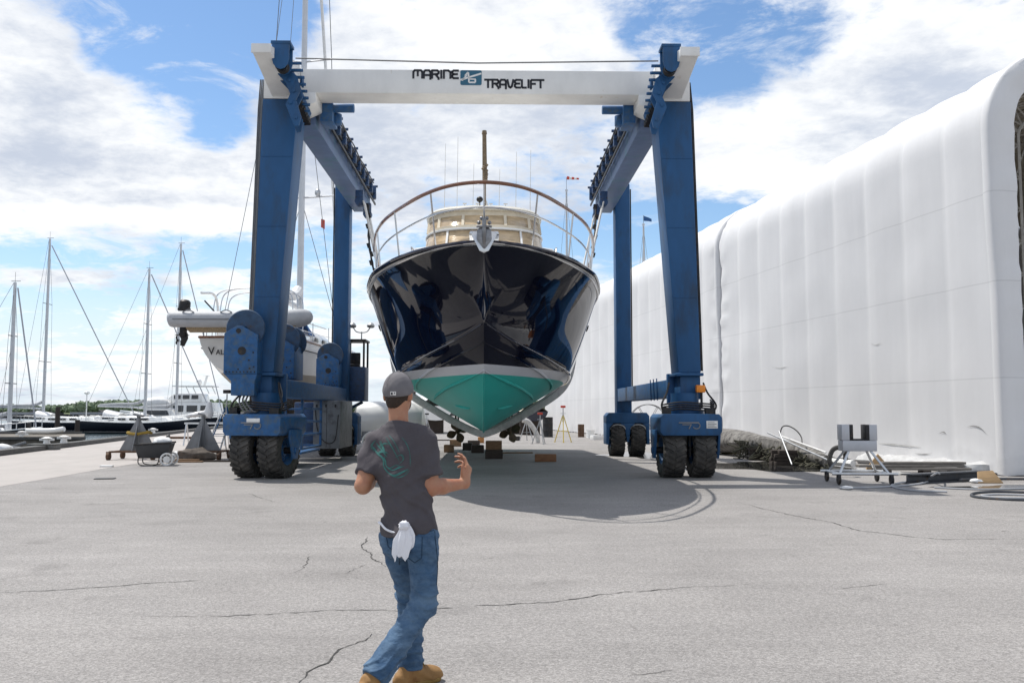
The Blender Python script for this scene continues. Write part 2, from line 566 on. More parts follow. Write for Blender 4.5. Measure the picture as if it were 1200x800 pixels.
def ground_mat():
    m = bpy.data.materials.new('worn_asphalt')
    m.use_nodes = True
    t = m.node_tree
    b = t.nodes['Principled BSDF']
    b.inputs['Roughness'].default_value = .9
    b.inputs['Specular IOR Level'].default_value = .3
    c = t.nodes.new('ShaderNodeTexCoord')
    def nz(s, d, r=.6, st=None):
        n = t.nodes.new('ShaderNodeTexNoise')
        n.inputs['Scale'].default_value, n.inputs['Detail'].default_value, n.inputs['Roughness'].default_value = s, d, r
        if st:
            mp = t.nodes.new('ShaderNodeMapping')
            mp.inputs['Scale'].default_value = st
            t.links.new(c.outputs['Object'], mp.inputs['Vector'])
            t.links.new(mp.outputs['Vector'], n.inputs['Vector'])
        else:
            t.links.new(c.outputs['Object'], n.inputs['Vector'])
        return n.outputs['Fac']
    def ramp(v, a, b_, lo, hi):
        r = t.nodes.new('ShaderNodeMapRange')
        t.links.new(v, r.inputs['Value'])
        r.inputs['From Min'].default_value, r.inputs['From Max'].default_value = a, b_
        r.inputs['To Min'].default_value, r.inputs['To Max'].default_value = lo, hi
        return r.outputs['Result']
    def mul(a, b_):
        n = t.nodes.new('ShaderNodeMath')
        n.operation = 'MULTIPLY'
        for i, x in enumerate((a, b_)):
            if isinstance(x, float):
                n.inputs[i].default_value = x
            else:
                t.links.new(x, n.inputs[i])
        return n.outputs[0]
    vo = t.nodes.new('ShaderNodeTexVoronoi')
    vo.inputs['Scale'].default_value = 95
    t.links.new(c.outputs['Object'], vo.inputs['Vector'])
    sp = t.nodes.new('ShaderNodeSeparateColor')
    t.links.new(vo.outputs['Color'], sp.inputs[0])
    f = ramp(sp.outputs[0], 0, 1, .72, 1.28)                      # stones of many greys
    f = mul(f, ramp(nz(.35, 6), .3, .7, .86, 1.13))               # worn patches
    f = mul(f, ramp(nz(1.2, 8, .7, (.35, 1.6, 1)), .3, .72, .90, 1.08))  # tyre-worn streaks across
    f = mul(f, ramp(nz(26, 4), .3, .7, .84, 1.16))
    f = mul(f, ramp(nz(.9, 5, .6),   .60, .74, 1.0, .76))           # old stains
    f = mul(f, ramp(nz(.55, 7, .68, (.16, 1.3, 1)), .58, .70, 1.0, 1.15))  # pale scuffs left by wheels
    f = mul(f, ramp(nz(3.1, 3, .5), .735, .76, 1.0, .62))         # oil spots
    col = t.nodes.new('ShaderNodeMix')
    col.data_type = 'RGBA'
    t.links.new(nz(.25, 3), col.inputs['Factor'])
    col.inputs['A'].default_value = (.256, .241, .230, 1)
    col.inputs['B'].default_value = (.270, .257, .249, 1)
    vm = t.nodes.new('ShaderNodeVectorMath')
    vm.operation = 'SCALE'
    t.links.new(col.outputs['Result'], vm.inputs[0])
    t.links.new(f, vm.inputs['Scale'])
    t.links.new(vm.outputs[0], b.inputs['Base Color'])
    bp = t.nodes.new('ShaderNodeBump')
    bp.inputs['Strength'].default_value = .5
    bp.inputs['Distance'].default_value = .006
    t.links.new(vo.outputs['Distance'], bp.inputs['Height'])
    t.links.new(bp.outputs['Normal'], b.inputs['Normal'])
    return m

gm = ground_mat()
g = MB()
ys = [-60, 0, 36, 100, 200, 420]
g.rows([[(quay_x(y), y, 0), (0, y, 0), (600, y, 0)] for y in ys])
struct(g.build('ground', gm, smooth=None))
# pale concrete apron along the quay
m_conc = pmat('pale_concrete', (.375, .345, .325), .9, var=.08, vs=.8, col2=(.33, .31, .29), c2s=1.1, c2t=.6, c2w=.1, bump=.12, bs=30, stretch=(1, .5, 1))
pv = MB()
pr = []
for y in range(2, 210, 4):
    e = -10.9 - .075 * (y - 19) + .05 * math.sin(y * .9)
    pr.append([(quay_x(y), y, .004), (e, y, .004)])
pv.rows(pr)
struct(pv.build('pavement', m_conc, smooth=None))
# quay edge: dark kerb and the wall below it
qk = MB()
qk.rows([[(quay_x(y) - .05, y, .20), (quay_x(y) + .45, y, .20), (quay_x(y) + .45, y, -.05), (quay_x(y) + .3, y, -2.4), (quay_x(y) - .05, y, -2.4)]
         for y in (0, 40, 80, 140, 260)], closed=True, cap0=True, cap1=True)
m_kerb = pmat('dark_quay_timber', (.085, .083, .08), .85, var=.3, vs=2, bump=.3, bs=12)
tag(qk.build('quay_wall', m_kerb, smooth=None), 'long dark kerb wall along the edge of the quay above the water', 'quay wall')

wm = bpy.data.materials.new('harbour_water')
wm.use_nodes = True
t = wm.node_tree
b = t.nodes['Principled BSDF']
b.inputs['Base Color'].default_value = (.025, .045, .055, 1)
b.inputs['Roughness'].default_value = .12
c = t.nodes.new('ShaderNodeTexCoord')
mp = t.nodes.new('ShaderNodeMapping')
mp.inputs['Scale'].default_value = (1, 2.5, 1)
t.links.new(c.outputs['Object'], mp.inputs[0])
n = t.nodes.new('ShaderNodeTexNoise')
n.inputs['Scale'].default_value = 1.2
n.inputs['Detail'].default_value = 6
t.links.new(mp.outputs[0], n.inputs['Vector'])
bp = t.nodes.new('ShaderNodeBump')
bp.inputs['Strength'].default_value = .5
bp.inputs['Distance'].default_value = .12
t.links.new(n.outputs['Fac'], bp.inputs['Height'])
t.links.new(bp.outputs['Normal'], b.inputs['Normal'])
WZ = -.9
wa = MB()
wa.add([(-2600, -200, WZ), (600, -200, WZ), (600, 3000, WZ), (-2600, 3000, WZ)], [(0, 1, 2, 3)])
struct(wa.build('water', wm, smooth=None))

# far shore with its wood
fs = MB()
rows_ = []
for i in range(60):
    x = -1500 + i * 40
    rows_.append([(x, 585 + 25 * math.sin(x * .011), WZ - .5), (x, 600 + 25 * math.sin(x * .011), .6), (x, 1000, 3)])
fs.rows(rows_)
struct(fs.build('far_shore', pmat('shore_grass', (.10, .13, .05), .9, var=.25, vs=.02), smooth=None))
m_leaf = pmat('hazed_foliage', (.15, .20, .12), .9, var=.35, vs=.08, col2=(.19, .23, .155), c2s=.2, c2t=.55)  # greens lightened so the colour stands in for haze over the distance
tw = MB()
rnd = random.Random(3)
for i in range(2600):
    x = rnd.uniform(-760, 330)
    y = rnd.uniform(605, 660) + 25 * math.sin(x * .011)
    hgt = rnd.uniform(4.2, 6.9) * (1 + .22 * math.sin(x * .021) + .15 * math.sin(x * .063))
    rr = rnd.uniform(1.6, 3.4)
    o = len(tw.v)
    tw.sphere((x, y, .4 + hgt * .55), (rr, rr, hgt * .52), 10, 8)
    for j in range(o, len(tw.v)):
        p = tw.v[j]
        tw.v[j] = p + V((rnd.uniform(-1, 1), rnd.uniform(-1, 1), rnd.uniform(-.8, .8))) * .75
to = tw.build('far_wood', m_leaf, smooth=None)
struct(to, 'stuff')
to['label'] = 'low green wood along the far shore of the water'
br = MB()
for i in range(160):
    x = -420 + i * 2.6 + rnd.uniform(-.6, .6)
    s = rnd.uniform(.8, 1.5)
    M_ = Matrix.Rotation(rnd.uniform(0, 3), 3, 'Z') @ Matrix.Rotation(rnd.uniform(-.4, .4), 3, 'X')
    br.obox((x, 330 + rnd.uniform(-2, 2), WZ + .5), 2.9 * s, 3 * s, 2.6 * s, M_)
bo = br.build('breakwater', pmat('dark_rock', (.05, .05, .05), .9, var=.4, vs=.5), smooth=None)
tag(bo, 'long dark rock breakwater far out in front of the wooded shore', 'breakwater')

# pavement cracks: thin dark fissures, nearly level with the asphalt
m_crack = pmat('crack_fill', (.045, .043, .04), .95, var=.3, vs=20)
def crack(pts, w, seed, name='crack', jit=.02):
    rn = random.Random(seed)
    P = [G(*p) for p in pts]
    Q = [P[0]]
    for a, b_ in zip(P, P[1:]):
        k = max(3, int((b_ - a).length / .05))
        nrm = (b_ - a).normalized().cross(V((0, 0, 1)))
        off = 0
        for i in range(1, k + 1):
            off = off * .8 + rn.uniform(-1, 1) * jit
            Q.append(a.lerp(b_, i / k) + nrm * off * (1 if i < k else 0))
    rows = []
    for i, p in enumerate(Q):
        a, b_ = Q[max(0, i - 1)], Q[min(len(Q) - 1, i + 1)]
        nrm = (b_ - a).normalized().cross(V((0, 0, 1)))
        ww = .78 * w * (.25 + 1.0 * rn.random()) * (.06 if noise.noise(V((p.x * 2.3, p.y * 2.3, seed))) > .40 else 1) * min(1, .25 + 4 * i / len(Q), .25 + 4 * (len(Q) - i) / len(Q))
        rows.append([p + nrm * ww + V((0, 0, .004)), p - nrm * ww + V((0, 0, .004))])
    struct(MB().rows(rows).build(name, m_crack, smooth=None))
crack([(165, 722), (260, 722), (400, 715), (470, 716), (560, 709), (640, 706), (720, 695), (800, 688), (880, 684)], .011, 1)
crack([(0, 694), (70, 691), (130, 687), (200, 682), (265, 679)], .010, 2)
crack([(430, 629), (424, 640), (436, 650), (440, 656), (452, 664)], .010, 3)
crack([(436, 742), (420, 752), (392, 766), (370, 782), (350, 800)], .009, 4)
crack([(345, 671), (366, 651)], .006, 5)
crack([(292, 578), (308, 584), (322, 588)], .010, 6)
crack([(860, 588), (920, 602), (975, 612), (1010, 622), (1060, 628), (1110, 632), (1200, 631)], .012, 7)
crack([(735, 792), (760, 789), (790, 785)], .006, 8)
crack([(405, 672), (428, 662)], .005, 9)
crack([(980, 690), (1010, 687), (1040, 684)], .006, 10)
crack([(870, 628), (905, 627)], .008, 11)

# wet patches near the hall
m_wet = pmat('wet_asphalt', (.055, .053, .050), .06, var=.25, vs=1.5, spec=.6)
def puddle(cx, cy, rx, ry, seed):
    rn = random.Random(seed)
    ph = [rn.uniform(0, 6) for _ in range(4)]
    n_ = 48
    pts = []
    for i in range(n_):
        a = 2 * PI * i / n_
        r = 1 + .22 * math.sin(2 * a + ph[0]) + .16 * math.sin(3 * a + ph[1]) + .12 * math.sin(5 * a + ph[2]) + .07 * math.sin(9 * a + ph[3])
        pts.append((cx + rx * r * math.cos(a), cy + ry * r * math.sin(a), .006))
    struct(MB().add(pts, [tuple(range(n_))]).build('puddle', m_wet, smooth=None))
puddle(8.1, 27.2, 2.3, 3.0, 1)
puddle(10.7, 19.4, 1.7, .55, 2)
puddle(5.0, 33.5, 1.6, 2.5, 5)
puddle(9.6, 24.0, .9, .8, 4)
# ------------------------------------------------------------------ travelling boat hoist
H = thing('boat_hoist', 'towering blue and white wheeled gantry hoist carrying the navy yacht', 'boat hoist', (-.86, 22.4, 0), .02)
HB = 10.9        # rear legs

def tread_tyre(mb, c, r, w, n=26, seed=0):
    """Heavy earth-mover tyre, axle along x."""
    c = V(c)
    hw = w / 2
    prof = [(r * .52, -hw * .86), (r * .60, -hw * .98), (r * .80, -hw), (r * .93, -hw * .92), (r * .955, -hw * .75),
            (r * .96, 0), (r * .955, hw * .75), (r * .93, hw * .92), (r * .80, hw), (r * .60, hw * .98), (r * .52, hw * .86)]
    mb.lathe(prof, c, (1, 0, 0), 48)
    for k in range(n):
        for s in (-1, 1):
            a = 2 * PI * (k + (.5 if s > 0 else 0)) / n
            M_ = Matrix.Rotation(a, 3, 'X')
            sl_ = Matrix.Rotation(s * R(28), 3, 'Z')
            ctr = c + M_ @ V((s * hw * .50, 0, r * .965))
            mb.obox(ctr, hw * .98, r * .105, r * .075, M_ @ sl_)
            ctr = c + M_ @ V((s * hw * .97, r * .04, r * .885))
            mb.obox(ctr, hw * .10, r * .10, r * .14, M_)

TYRE = None
def wheel(parent, c, r, w, rim_side):
    global TYRE
    key = (round(r, 3), round(w, 3))
    mb = MB()
    tread_tyre(mb, (0, 0, 0), r, w)
    if TYRE is None or TYRE[0] != key:
        ty = mb.build('wheel', m_black, parent, smooth=30)
        TYRE = (key, ty)
    else:
        ty = TYRE[1].copy()
        COL.objects.link(ty)
        ty.parent = parent
        MW[ty.name] = MW[parent.name]
    ty.location = c
    MW[ty.name] = MW[parent.name] @ Matrix.Translation(V(c))
    rm = MB()
    s = rim_side
    rm.lathe([(.02, s * w * .30), (r * .2, s * w * .30), (r * .22, s * w * .22), (r * .40, s * w * .16), (r * .46, s * w * .38), (r * .53, s * w * .45), (r * .54, s * w * .40)], (0, 0, 0), (1, 0, 0), 28)
    rm.lathe([(.02, -s * w * .1), (r * .5, -s * w * .1), (r * .54, -s * w * .42)], (0, 0, 0), (1, 0, 0), 28)
    for k in range(8):
        a = 2 * PI * k / 8
        rm.cyl((s * w * .2, r * .3 * math.cos(a), r * .3 * math.sin(a)), (s * w * .27, r * .3 * math.cos(a), r * .3 * math.sin(a)), r * .035, n=6)
    rm.build('rim', m_blue_worn, ty)
    return ty

def steer_matrix(cx, cy, a):
    return Matrix.Translation((cx, cy, 0)) @ Matrix.Rotation(a, 4, 'Z') @ Matrix.Translation((-cx, -cy, 0))

# ---- front bogies: chamfered box, side guards, pair of tyres
def front_bogie(cx, a, flip):
    b = MB()
    poly = [(-.74, 1.12), (-.67, 1.03), (.67, 1.03), (.74, 1.12), (.74, 1.46), (.67, 1.54), (-.67, 1.54), (-.74, 1.46)]
    b.prism(poly, (cx, -.72, 0), (1, 0, 0), (0, 0, 1), (0, 1.44, 0))
    root = b.build('bogie', m_blue_worn if flip else m_blue, H, bevel=.012)
    for sx in (-1, 1):
        gu = MB()
        gu.prism([(-.30, 1.16), (.34, 1.16), (.34, .98), (.16, .62), (.12, .46), (-.12, .46), (-.16, .62), (-.30, .98)], (cx + sx * .775 - .03, 0, 0), (0, 1, 0), (0, 0, 1), (.06, 0, 0))
        gu.cyl((cx + sx * .75, 0, .66), (cx + sx * .84, 0, .66), .085)
        gu.build('axle_guard', m_blue_worn if flip else m_blue, root, bevel=.008)
    ax = MB()
    ax.cyl((cx - .75, 0, .66), (cx + .75, 0, .66), .08)
    for s in (-.05, .05):
        ax.bar((cx + s, -.3, .5), (cx + s, -.3, 1.1), .03, .03)
    ax.build('axle', m_blacksteel, root)
    piv = MB()
    piv.lathe([(.46, 1.54), (.46, 1.62), (.40, 1.62), (.40, 1.78), (.34, 1.78), (.34, 2.05)], (cx + .0, 0, 0), (0, 0, 1), 32, caps=True)
    piv.build('slew_ring', m_blue, root)
    hs = MB()
    for i in range(4):
        z = 1.60 + .055 * i
        hs.tube(catmull([(cx - .62, -.50 + .04 * i, z), (cx - .2, -.55, z + .06), (cx + .3, -.56 + .02 * i, z + .03), (cx + .62, -.42, z + .02), (cx + .66, .1, z + .12)], 6), .022, 6)
    for s in (-1, 1):
        hs.tube(catmull([(cx + s * .55, -.45, 1.54), (cx + s * .66, -.48, 1.75), (cx + s * .5, -.30, 2.05), (cx + s * .42, -.2, 2.3)], 6), .025, 6)
    hs.obox((cx - .55, -.5, 1.62), .2, .18, .16)
    hs.obox((cx + .5, -.5, 1.6), .24, .16, .13)
    hs.build('hydraulic_hoses', m_blacksteel, root)
    pl = MB()
    em = MB()
    if flip:
        pl.box(cx - .12, cx + .22, -.735, -.722, 1.33, 1.44)
    else:
        pl.box(cx + .36, cx + .63, -.735, -.722, 1.20, 1.38)
        for i in range(4):
            em.box(cx + .39, cx + .60 - .05 * (i % 2), -.739, -.736, 1.225 + i * .037, 1.237 + i * .037)
        # worn grey emblem: a swept wing with an open ring
    ex = cx - .02 if not flip else cx + .02
    em.bar((ex - .28, -.728, 1.335), (ex + .20, -.728, 1.335), .03, .03)
    em.bar((ex - .2, -.728, 1.29), (ex + .0, -.728, 1.29), .03, .022)
    em.tube([V((ex + .14 + .085 * math.cos(t_), -.728, 1.265 + .075 * math.sin(t_))) for t_ in [PI * .5 - i * PI * 1.35 / 12 for i in range(13)]], .015, 5)
    em.bar((ex + .02, -.728, 1.30), (ex - .04, -.728, 1.19), .022, .022)
    pl.build('sign_plate', m_white, root, bevel=.003)
    em.build('emblem', m_steelgrey, root)
    w1 = wheel(root, (cx - .365, 0, .66), .66, .52, -1)
    w2 = wheel(root, (cx + .365, 0, .66), .66, .52, 1)
    if a:
        # steered: turn the bogie about its king pin
        M_ = steer_matrix(cx, 0, a)
        root.matrix_local = M_
        MW[root.name] = MW[H.name] @ M_
    return root

front_bogie(-5.15, R(-13), True)
front_bogie(5.12, 0, False)

def rear_bogie(cx):
    b = MB()
    # arched housing over each tyre
    poly = [(-.78, .42), (-.78, 1.44), (-.68, 1.56), (.68, 1.56), (.78, 1.44), (.78, .42), (.68, .42), (.66, 1.02), (.56, 1.18), (.24, 1.18), (.10, .95), (.04, .42), (-.04, .42), (-.10, .95), (-.24, 1.18), (-.56, 1.18), (-.66, 1.02), (-.68, .42)]
    n = len(poly)
    # split into a cap and three legs so that the faces stay convex
    y0, y1 = HB - .45, HB + .45
    b.prism([(-.78, 1.19), (.78, 1.19), (.78, 1.44), (.68, 1.56), (-.68, 1.56), (-.78, 1.44)], (cx, y0, 0), (1, 0, 0), (0, 0, 1), (0, y1 - y0, 0))
    for s in (-1, 1):
        b.prism([(s * .78, .42), (s * .78, 1.186), (s * .52, 1.186), (s * .66, 1.02), (s * .68, .42)], (cx, y0, 0), (1, 0, 0), (0, 0, 1), (0, y1 - y0, 0))
    b.prism([(-.035, .50), (-.10, .98), (-.26, 1.186), (.26, 1.186), (.10, .98), (.035, .50)], (cx, y0, 0), (1, 0, 0), (0, 0, 1), (0, y1 - y0, 0))
    root = b.build('bogie', m_blue, H, bevel=.01)
    fm = MB()
    for s in (-1, 1):
        fm.tube([V((cx + s * .365 + .26 * math.cos(t_), y0 - .02, .96 + .17 * math.sin(t_))) for t_ in [i * PI / 10 for i in range(11)]], .022, 6)
    fm.cyl((cx - .72, HB, .66), (cx + .72, HB, .66), .08)
    fm.build('wheel_arch_lip', m_steel, root)
    wheel(root, (cx - .365, HB, .645), .645, .5, -1)
    wheel(root, (cx + .365, HB, .645), .645, .5, 1)
rear_bogie(-5.25)
rear_bogie(5.25)

# ---- columns
def column(s):
    c = MB()
    fy0, fy1 = -.15, .80
    xo, xi = 5.35, 4.47
    bo, bi = 5.50, 4.95
    # upper tapered box
    z0, z1 = 2.55, 9.36
    def ring(xo_, xi_, z, y0=fy0, y1=fy1):
        a, b_ = sorted((s * xo_, s * xi_))
        return [(a, y0, z), (b_, y0, z), (b_, y1, z), (a, y1, z)]
    c.hexa(ring(bo, bi, z0) + ring(xo, xi, z1))
    c.hexa(ring(bo + .06, bi - .06, 2.47, fy0 - .05, fy1 + .05) + ring(bo + .06, bi - .06, 2.546, fy0 - .05, fy1 + .05))
    c.hexa(ring(5.50, 5.0, 1.9, -.08, .74) + ring(5.50, 5.0, 2.466, -.08, .74))
    o = c.build('front_column', m_blue, H, bevel=.02)
    for i in range(6):
        d = MB()
        d.obox((s * (5.51 - .024 * i), .15, 3.2 + i * 1.15), .06, .10, .12)
        d.build('pipe_clip', m_blacksteel, o)
    for i in range(3):
        sm = MB()                                   # raised weld bead across the column
        z = 4.4 + 1.75 * i
        f_ = (z - 2.55) / 6.81
        a_, b_ = sorted((s * (5.50 - .15 * f_), s * (4.95 - .48 * f_)))
        sm.tube([(a_ + .02, -.152, z), (b_ - .02, -.152, z)], .009, 5)
        sm.build('weld_bead', m_blue, o)
    p = MB()
    for k in range(4 if s < 0 else 2):
        xx = s * (5.55 + .04 * k)
        p.tube([(xx, .05 + .03 * k, 2.6), (xx - s * .06, .05 + .03 * k, 5.5), (xx - s * .14, .05 + .03 * k, 9.2), (xx - s * .22, .0, 9.9)], .017 if k else .03, 6)
    p.build('hydraulic_pipe', m_wire if s < 0 else m_blacksteel, o)
    # rear column
    r = MB()
    a, b_ = sorted((s * 5.42, s * 4.88))
    r.box(a, b_, HB - .30, HB + .35, 1.55, 9.98)
    r.build('rear_column', m_blue, H, bevel=.02)
    rp = MB()
    rp.tube([(s * 5.46, HB - .2, 2), (s * 5.46, HB - .2, 9.8)], .025, 6)
    rp.build('hydraulic_pipe', m_blacksteel, H)
column(-1)
column(1)

# ---- side girders with noses, head blocks, cross beam
def girder(s):
    def X(a, b_):
        return sorted((s * a, s * b_))
    x0, x1 = X(4.84, 4.24)
    g_ = MB()
    g_.hexa([(x0, .83, 9.02), (x1, .83, 9.02), (x1, HB + .5, 9.06), (x0, HB + .5, 9.06),
             (x0, .83, 9.84), (x1, .83, 9.84), (x1, HB + .5, 9.82), (x0, HB + .5, 9.82)])
    j0, j1 = X(5.30, 4.843)
    g_.box(j0, j1, HB + .36, HB + .48, 9.2, 9.75)
    gi = g_.build('side_girder', m_blue_g, H, bevel=.015)
    # white head block on the column and tapering nose
    hb = MB()
    a0, a1 = X(5.33, 4.46)
    hb.box(a0, a1, -.16, .81, 9.365, 10.26)
    b0, b1 = X(5.20, 4.78)
    c0, c1 = X(5.12, 4.47)
    hb.hexa([(b0, -1.75, 9.90), (b1, -1.75, 9.90), (c1, -.163, 9.42), (c0, -.163, 9.42),
             (b0, -1.75, 10.07), (b1, -1.75, 10.07), (c1, -.163, 10.27), (c0, -.163, 10.27)])
    hb.box(b0 - .02, b1 + .02, -1.80, -1.753, 9.88, 10.10)
    h = hb.build('head_block', m_white, H, bevel=.012)
    # blue sheave bracket at the nose
    bk = MB()
    u_ = [(-.2, .55), (-.2, .12), (-.17, 0), (-.1, -.09), (0, -.13), (.1, -.09), (.17, 0), (.2, .12), (.2, .55)]
    cx = s * 4.60
    for yy in (-1.55, -1.18):
        bk.prism(u_, (cx, yy, 9.72), (1, 0, 0), (0, 0, 1), (0, .045, 0))
    bk.box(cx - .23, cx + .23, -1.56, -1.13, 10.20, 10.27)
    br_ = bk.build('sheave_bracket', m_blue, H, bevel=.006)
    sv = MB()
    sv.lathe([(.02, -.12), (.15, -.12), (.15, -.07), (.11, -.05), (.11, .05), (.15, .07), (.15, .12), (.02, .12)], (cx, -1.34, 9.73), (0, 1, 0), 24)
    sv.build('sheave', m_blacksteel, br_)
    # pivot links from the nose down to the girder, with a roller chain beneath
    lk = MB()
    d_ = V((s * -.03, .78, -.62)).normalized()
    PLATE = [(-.16, .12), (.06, .10), (.14, -.12), (.30, -.24), (.40, -.62), (.30, -.86), (.44, -1.30), (.40, -1.52), (.30, -1.54), (.06, -.98), (.16, -.70), (.04, -.42), (-.16, -.20)]
    for yy in (-1.0, -.74):
        q_ = V((s * 4.62, yy, 9.86 - .25 * (yy + 1)))
        pts = [(-s * a_, b_) for a_, b_ in PLATE]
        for tri in ((0, 1, 2, 12), (12, 2, 11), (2, 3, 10, 11), (3, 4, 10), (4, 5, 9, 10), (5, 6, 7, 8, 9)):
            lk.prism([pts[i] for i in tri], q_, (1, 0, 0), (0, .12, .99), (0, .05, 0))
        for a_, b_ in ((-.02, -.02), (.12, -.35), (.24, -.62), (.18, -.92), (.32, -1.3)):
            lk.cyl(q_ + V((-s * a_, -.03 + .12 * b_, b_)), q_ + V((-s * a_, .30 + .12 * b_, b_)), .045, n=10)
    for i in range(7):
        q = V((s * 4.34, -1.1, 9.84)) + d_ * (i * .19)
        lk.cyl(q + V((-.14, 0, .06)), q + V((.14, 0, .06)), .04, n=8)
        lk.cyl(q + V((-.14, 0, -.10)), q + V((.14, 0, -.10)), .028, n=8)
    lk.obox((s * 4.28, -.62, 9.62), .05, .22, .22)
    lk.build('pivot_link', m_blue, H, bevel=.006)
    ch = MB()
    p0, p1 = V((s * 4.52, -.95, 9.58)), V((s * 4.28, .10, 8.86))
    N_ = 15
    for i in range(N_):
        q = p0.lerp(p1, i / (N_ - 1))
        M_ = (p1 - p0).to_track_quat('Y', 'Z').to_matrix()
        ch.obox(q, .12, .07, .15, M_)
        ch.obox(q + V((0, 0, -.06)), .16, .03, .06, M_)
    ch.build('roller_chain', m_blacksteel, H)
    # upper plate that covers the chain
    cp = MB()
    cp.bar(p0 + V((s * .0, .0, .17)), p1 + V((0, .06, .17)), .14, .18)
    cp.build('chain_guard', m_blue_worn, H, bevel=.01)
    # trolley track on the inner face: rail, hoses, brackets
    tr = MB()
    xi = s * 4.20
    tr.bar((xi - s * .07, .6, 9.62), (xi - s * .07, HB + .7, 9.62), .14, .10)
    tr.bar((xi - s * .12, .6, 9.40), (xi - s * .12, HB + .7, 9.40), .05, .08)
    trk = tr.build('trolley_track', m_blacksteel, H, bevel=.006)
    hz = MB()
    for k in range(5):
        rn = random.Random(k + (3 if s > 0 else 11))
        hz.tube(catmull([(xi - s * (.10 + .035 * k), 1.0 + j * 1.15, 9.70 + .035 * k + rn.uniform(-.04, .03)) for j in range(9)], 3), .022, 5)
    hz.build('hydraulic_hoses', m_blacksteel, trk)
    for j in range(11):
        y = 1.1 + j * .98
        bks = MB()
        bks.obox((xi - s * .16, y, 9.80), .16, .10, .26)
        bks.obox((xi - s * .13, y + .1, 9.58), .20, .16, .20)
        bks.cyl((xi - s * .05, y, 9.91), (xi - s * .3, y, 9.91), .045, n=8)
        bks.build('roller_bracket', m_bluedark, trk, bevel=.006)
    # trolley motor just inside the front
    tm = MB()
    tm.cyl((xi - s * .05, .95, 9.50), (xi - s * .95, .95, 9.50), .115, n=16)
    tm.box(*sorted((xi - s * .10, xi - s * .42)), .75, 1.5, 9.10, 9.60)
    tm.cyl((xi - s * .45, 1.2, 9.15), (xi - s * .45, 1.2, 9.42), .14, n=14)
    tm.build('trolley_motor', m_blue_worn, H, bevel=.01)
    # hanging sheave blocks that carry the slings
    for yy in (7.7, 9.6):
        hk = MB()
        hk.box(*sorted((xi + s * .02, xi - s * .24)), yy - .10, yy + .10, 8.62, 8.97)
        hk.cyl((xi - s * .12, yy - .16, 8.58), (xi - s * .12, yy + .16, 8.58), .15, n=20)
        hk.build('hook_block', m_bluedark, H, bevel=.01)
# girders painted paler: light bounced up from the ground is put into the colour
m_blue_g = pmat('bounce_lit_blue_paint', (.085, .135, .25), .55, var=.14, vs=2.0, col2=(.05, .16, .2), c2s=1.6, c2t=.64, c2w=.12)
girder(-1)
girder(1)
cb = MB()
cb.box(-4.455, 4.455, -.06, .74, 9.55, 10.17)
beam = cb.build('cross_beam', m_white, H, bevel=.03)
for s in (-1, 1):
    kn = MB()
    kn.hexa([(s * 4.44, -.10, 9.12), (s * 4.05, -.10, 9.30), (s * 4.05, .78, 9.30), (s * 4.44, .78, 9.12),
             (s * 4.44, -.10, 9.547), (s * 4.05, -.10, 9.547), (s * 4.05, .78, 9.547), (s * 4.44, .78, 9.547)])
    kn.build('knee_plate', m_white, H, bevel=.01)
cl = MB()
cl.tube([(-4.5, -.4, 10.30), (0, -.3, 10.25), (4.5, -.4, 10.30)], .018, 6)
cl.build('cable', m_wire, H)
# weathered streaks under the lettering are in the paint; lettering itself:
GLY = {
    'M': ([[(0, 0), (0, .8), (.15, 1), (.85, 1), (1, .8), (1, 0)], [(.5, 1), (.5, .3)]], 1.15),
    'A': ([[(0, .0), (0, .75), (.2, 1), (.8, 1), (1, .8), (1, -.15)], [(0, .38), (1, .38)]], .85),
    'R': ([[(0, 0), (0, 1), (.8, 1), (1, .85), (1, .65), (.8, .5), (.15, .5)], [(.5, .5), (1, 0), (1, -.15)]], .85),
    'I': ([[(0.5, 0), (0.5, 1)]], .25),
    'N': ([[(0, 0), (0, 1), (.7, 1), (1, .75), (1, 0)]], .85),
    'E': ([[(1, 1), (.25, 1), (0, .85), (0, .68), (.25, .52), (.85, .52)], [(.25, .52), (0, .36), (0, .16), (.25, 0), (1, 0)]], .8),
    'T': ([[(-.05, 1), (1.05, 1)], [(.5, 1), (.5, 0)]], .85),
    'V': ([[(0, 1), (.25, .15), (.5, 0), (.75, .15), (1, 1)]], .85),
    'L': ([[(0, 1), (0, .12), (.15, 0), (1, 0)]], .6),
    'F': ([[(0, -.1), (0, .85), (.15, 1), (1, 1)], [(0, .5), (.85, .5)]], .75),
}
def lettering(txt, x0, x1, z0, z1, y):
    mb = MB()
    hgt = z1 - z0
    gap = .22
    tot = sum(GLY[c][1] for c in txt) + gap * (len(txt) - 1)
    k = (x1 - x0) / tot
    x = x0
    for c in txt:
        st, wd = GLY[c]
        for line in st:
            for a, b_ in zip(line, line[1:]):
                pa = V((x + a[0] * wd * k, y, z0 + a[1] * hgt))
                pb = V((x + b_[0] * wd * k, y, z0 + b_[1] * hgt))
                e = (pb - pa).normalized() * .016
                mb.bar(pa - e, pb + e, .006, .052, up=(pb - pa).cross(V((0, 1, 0))))
        x += (wd + gap) * k
    return mb
hl = lambda px, py: MW[H.name].inverted() @ W(px, py, 22.33)
zA, zB = hl(540, 92).z, hl(540, 83).z
lettering('MARINE', hl(484.5, 90).x, hl(537, 90).x, zA, zB, -.066).build('lettering', m_letter, beam)
lettering('TRAVELIFT', hl(568.5, 97).x, hl(637, 97).x, hl(600, 102.5).z, hl(600, 93.5).z, -.0665).build('lettering', m_letter, beam)
em = MB()
ex0, ex1, ez0, ez1 = hl(539.5, 90).x, hl(564.5, 90).x, hl(550, 100).z, hl(550, 82.5).z
rr_ = .04
pts = []
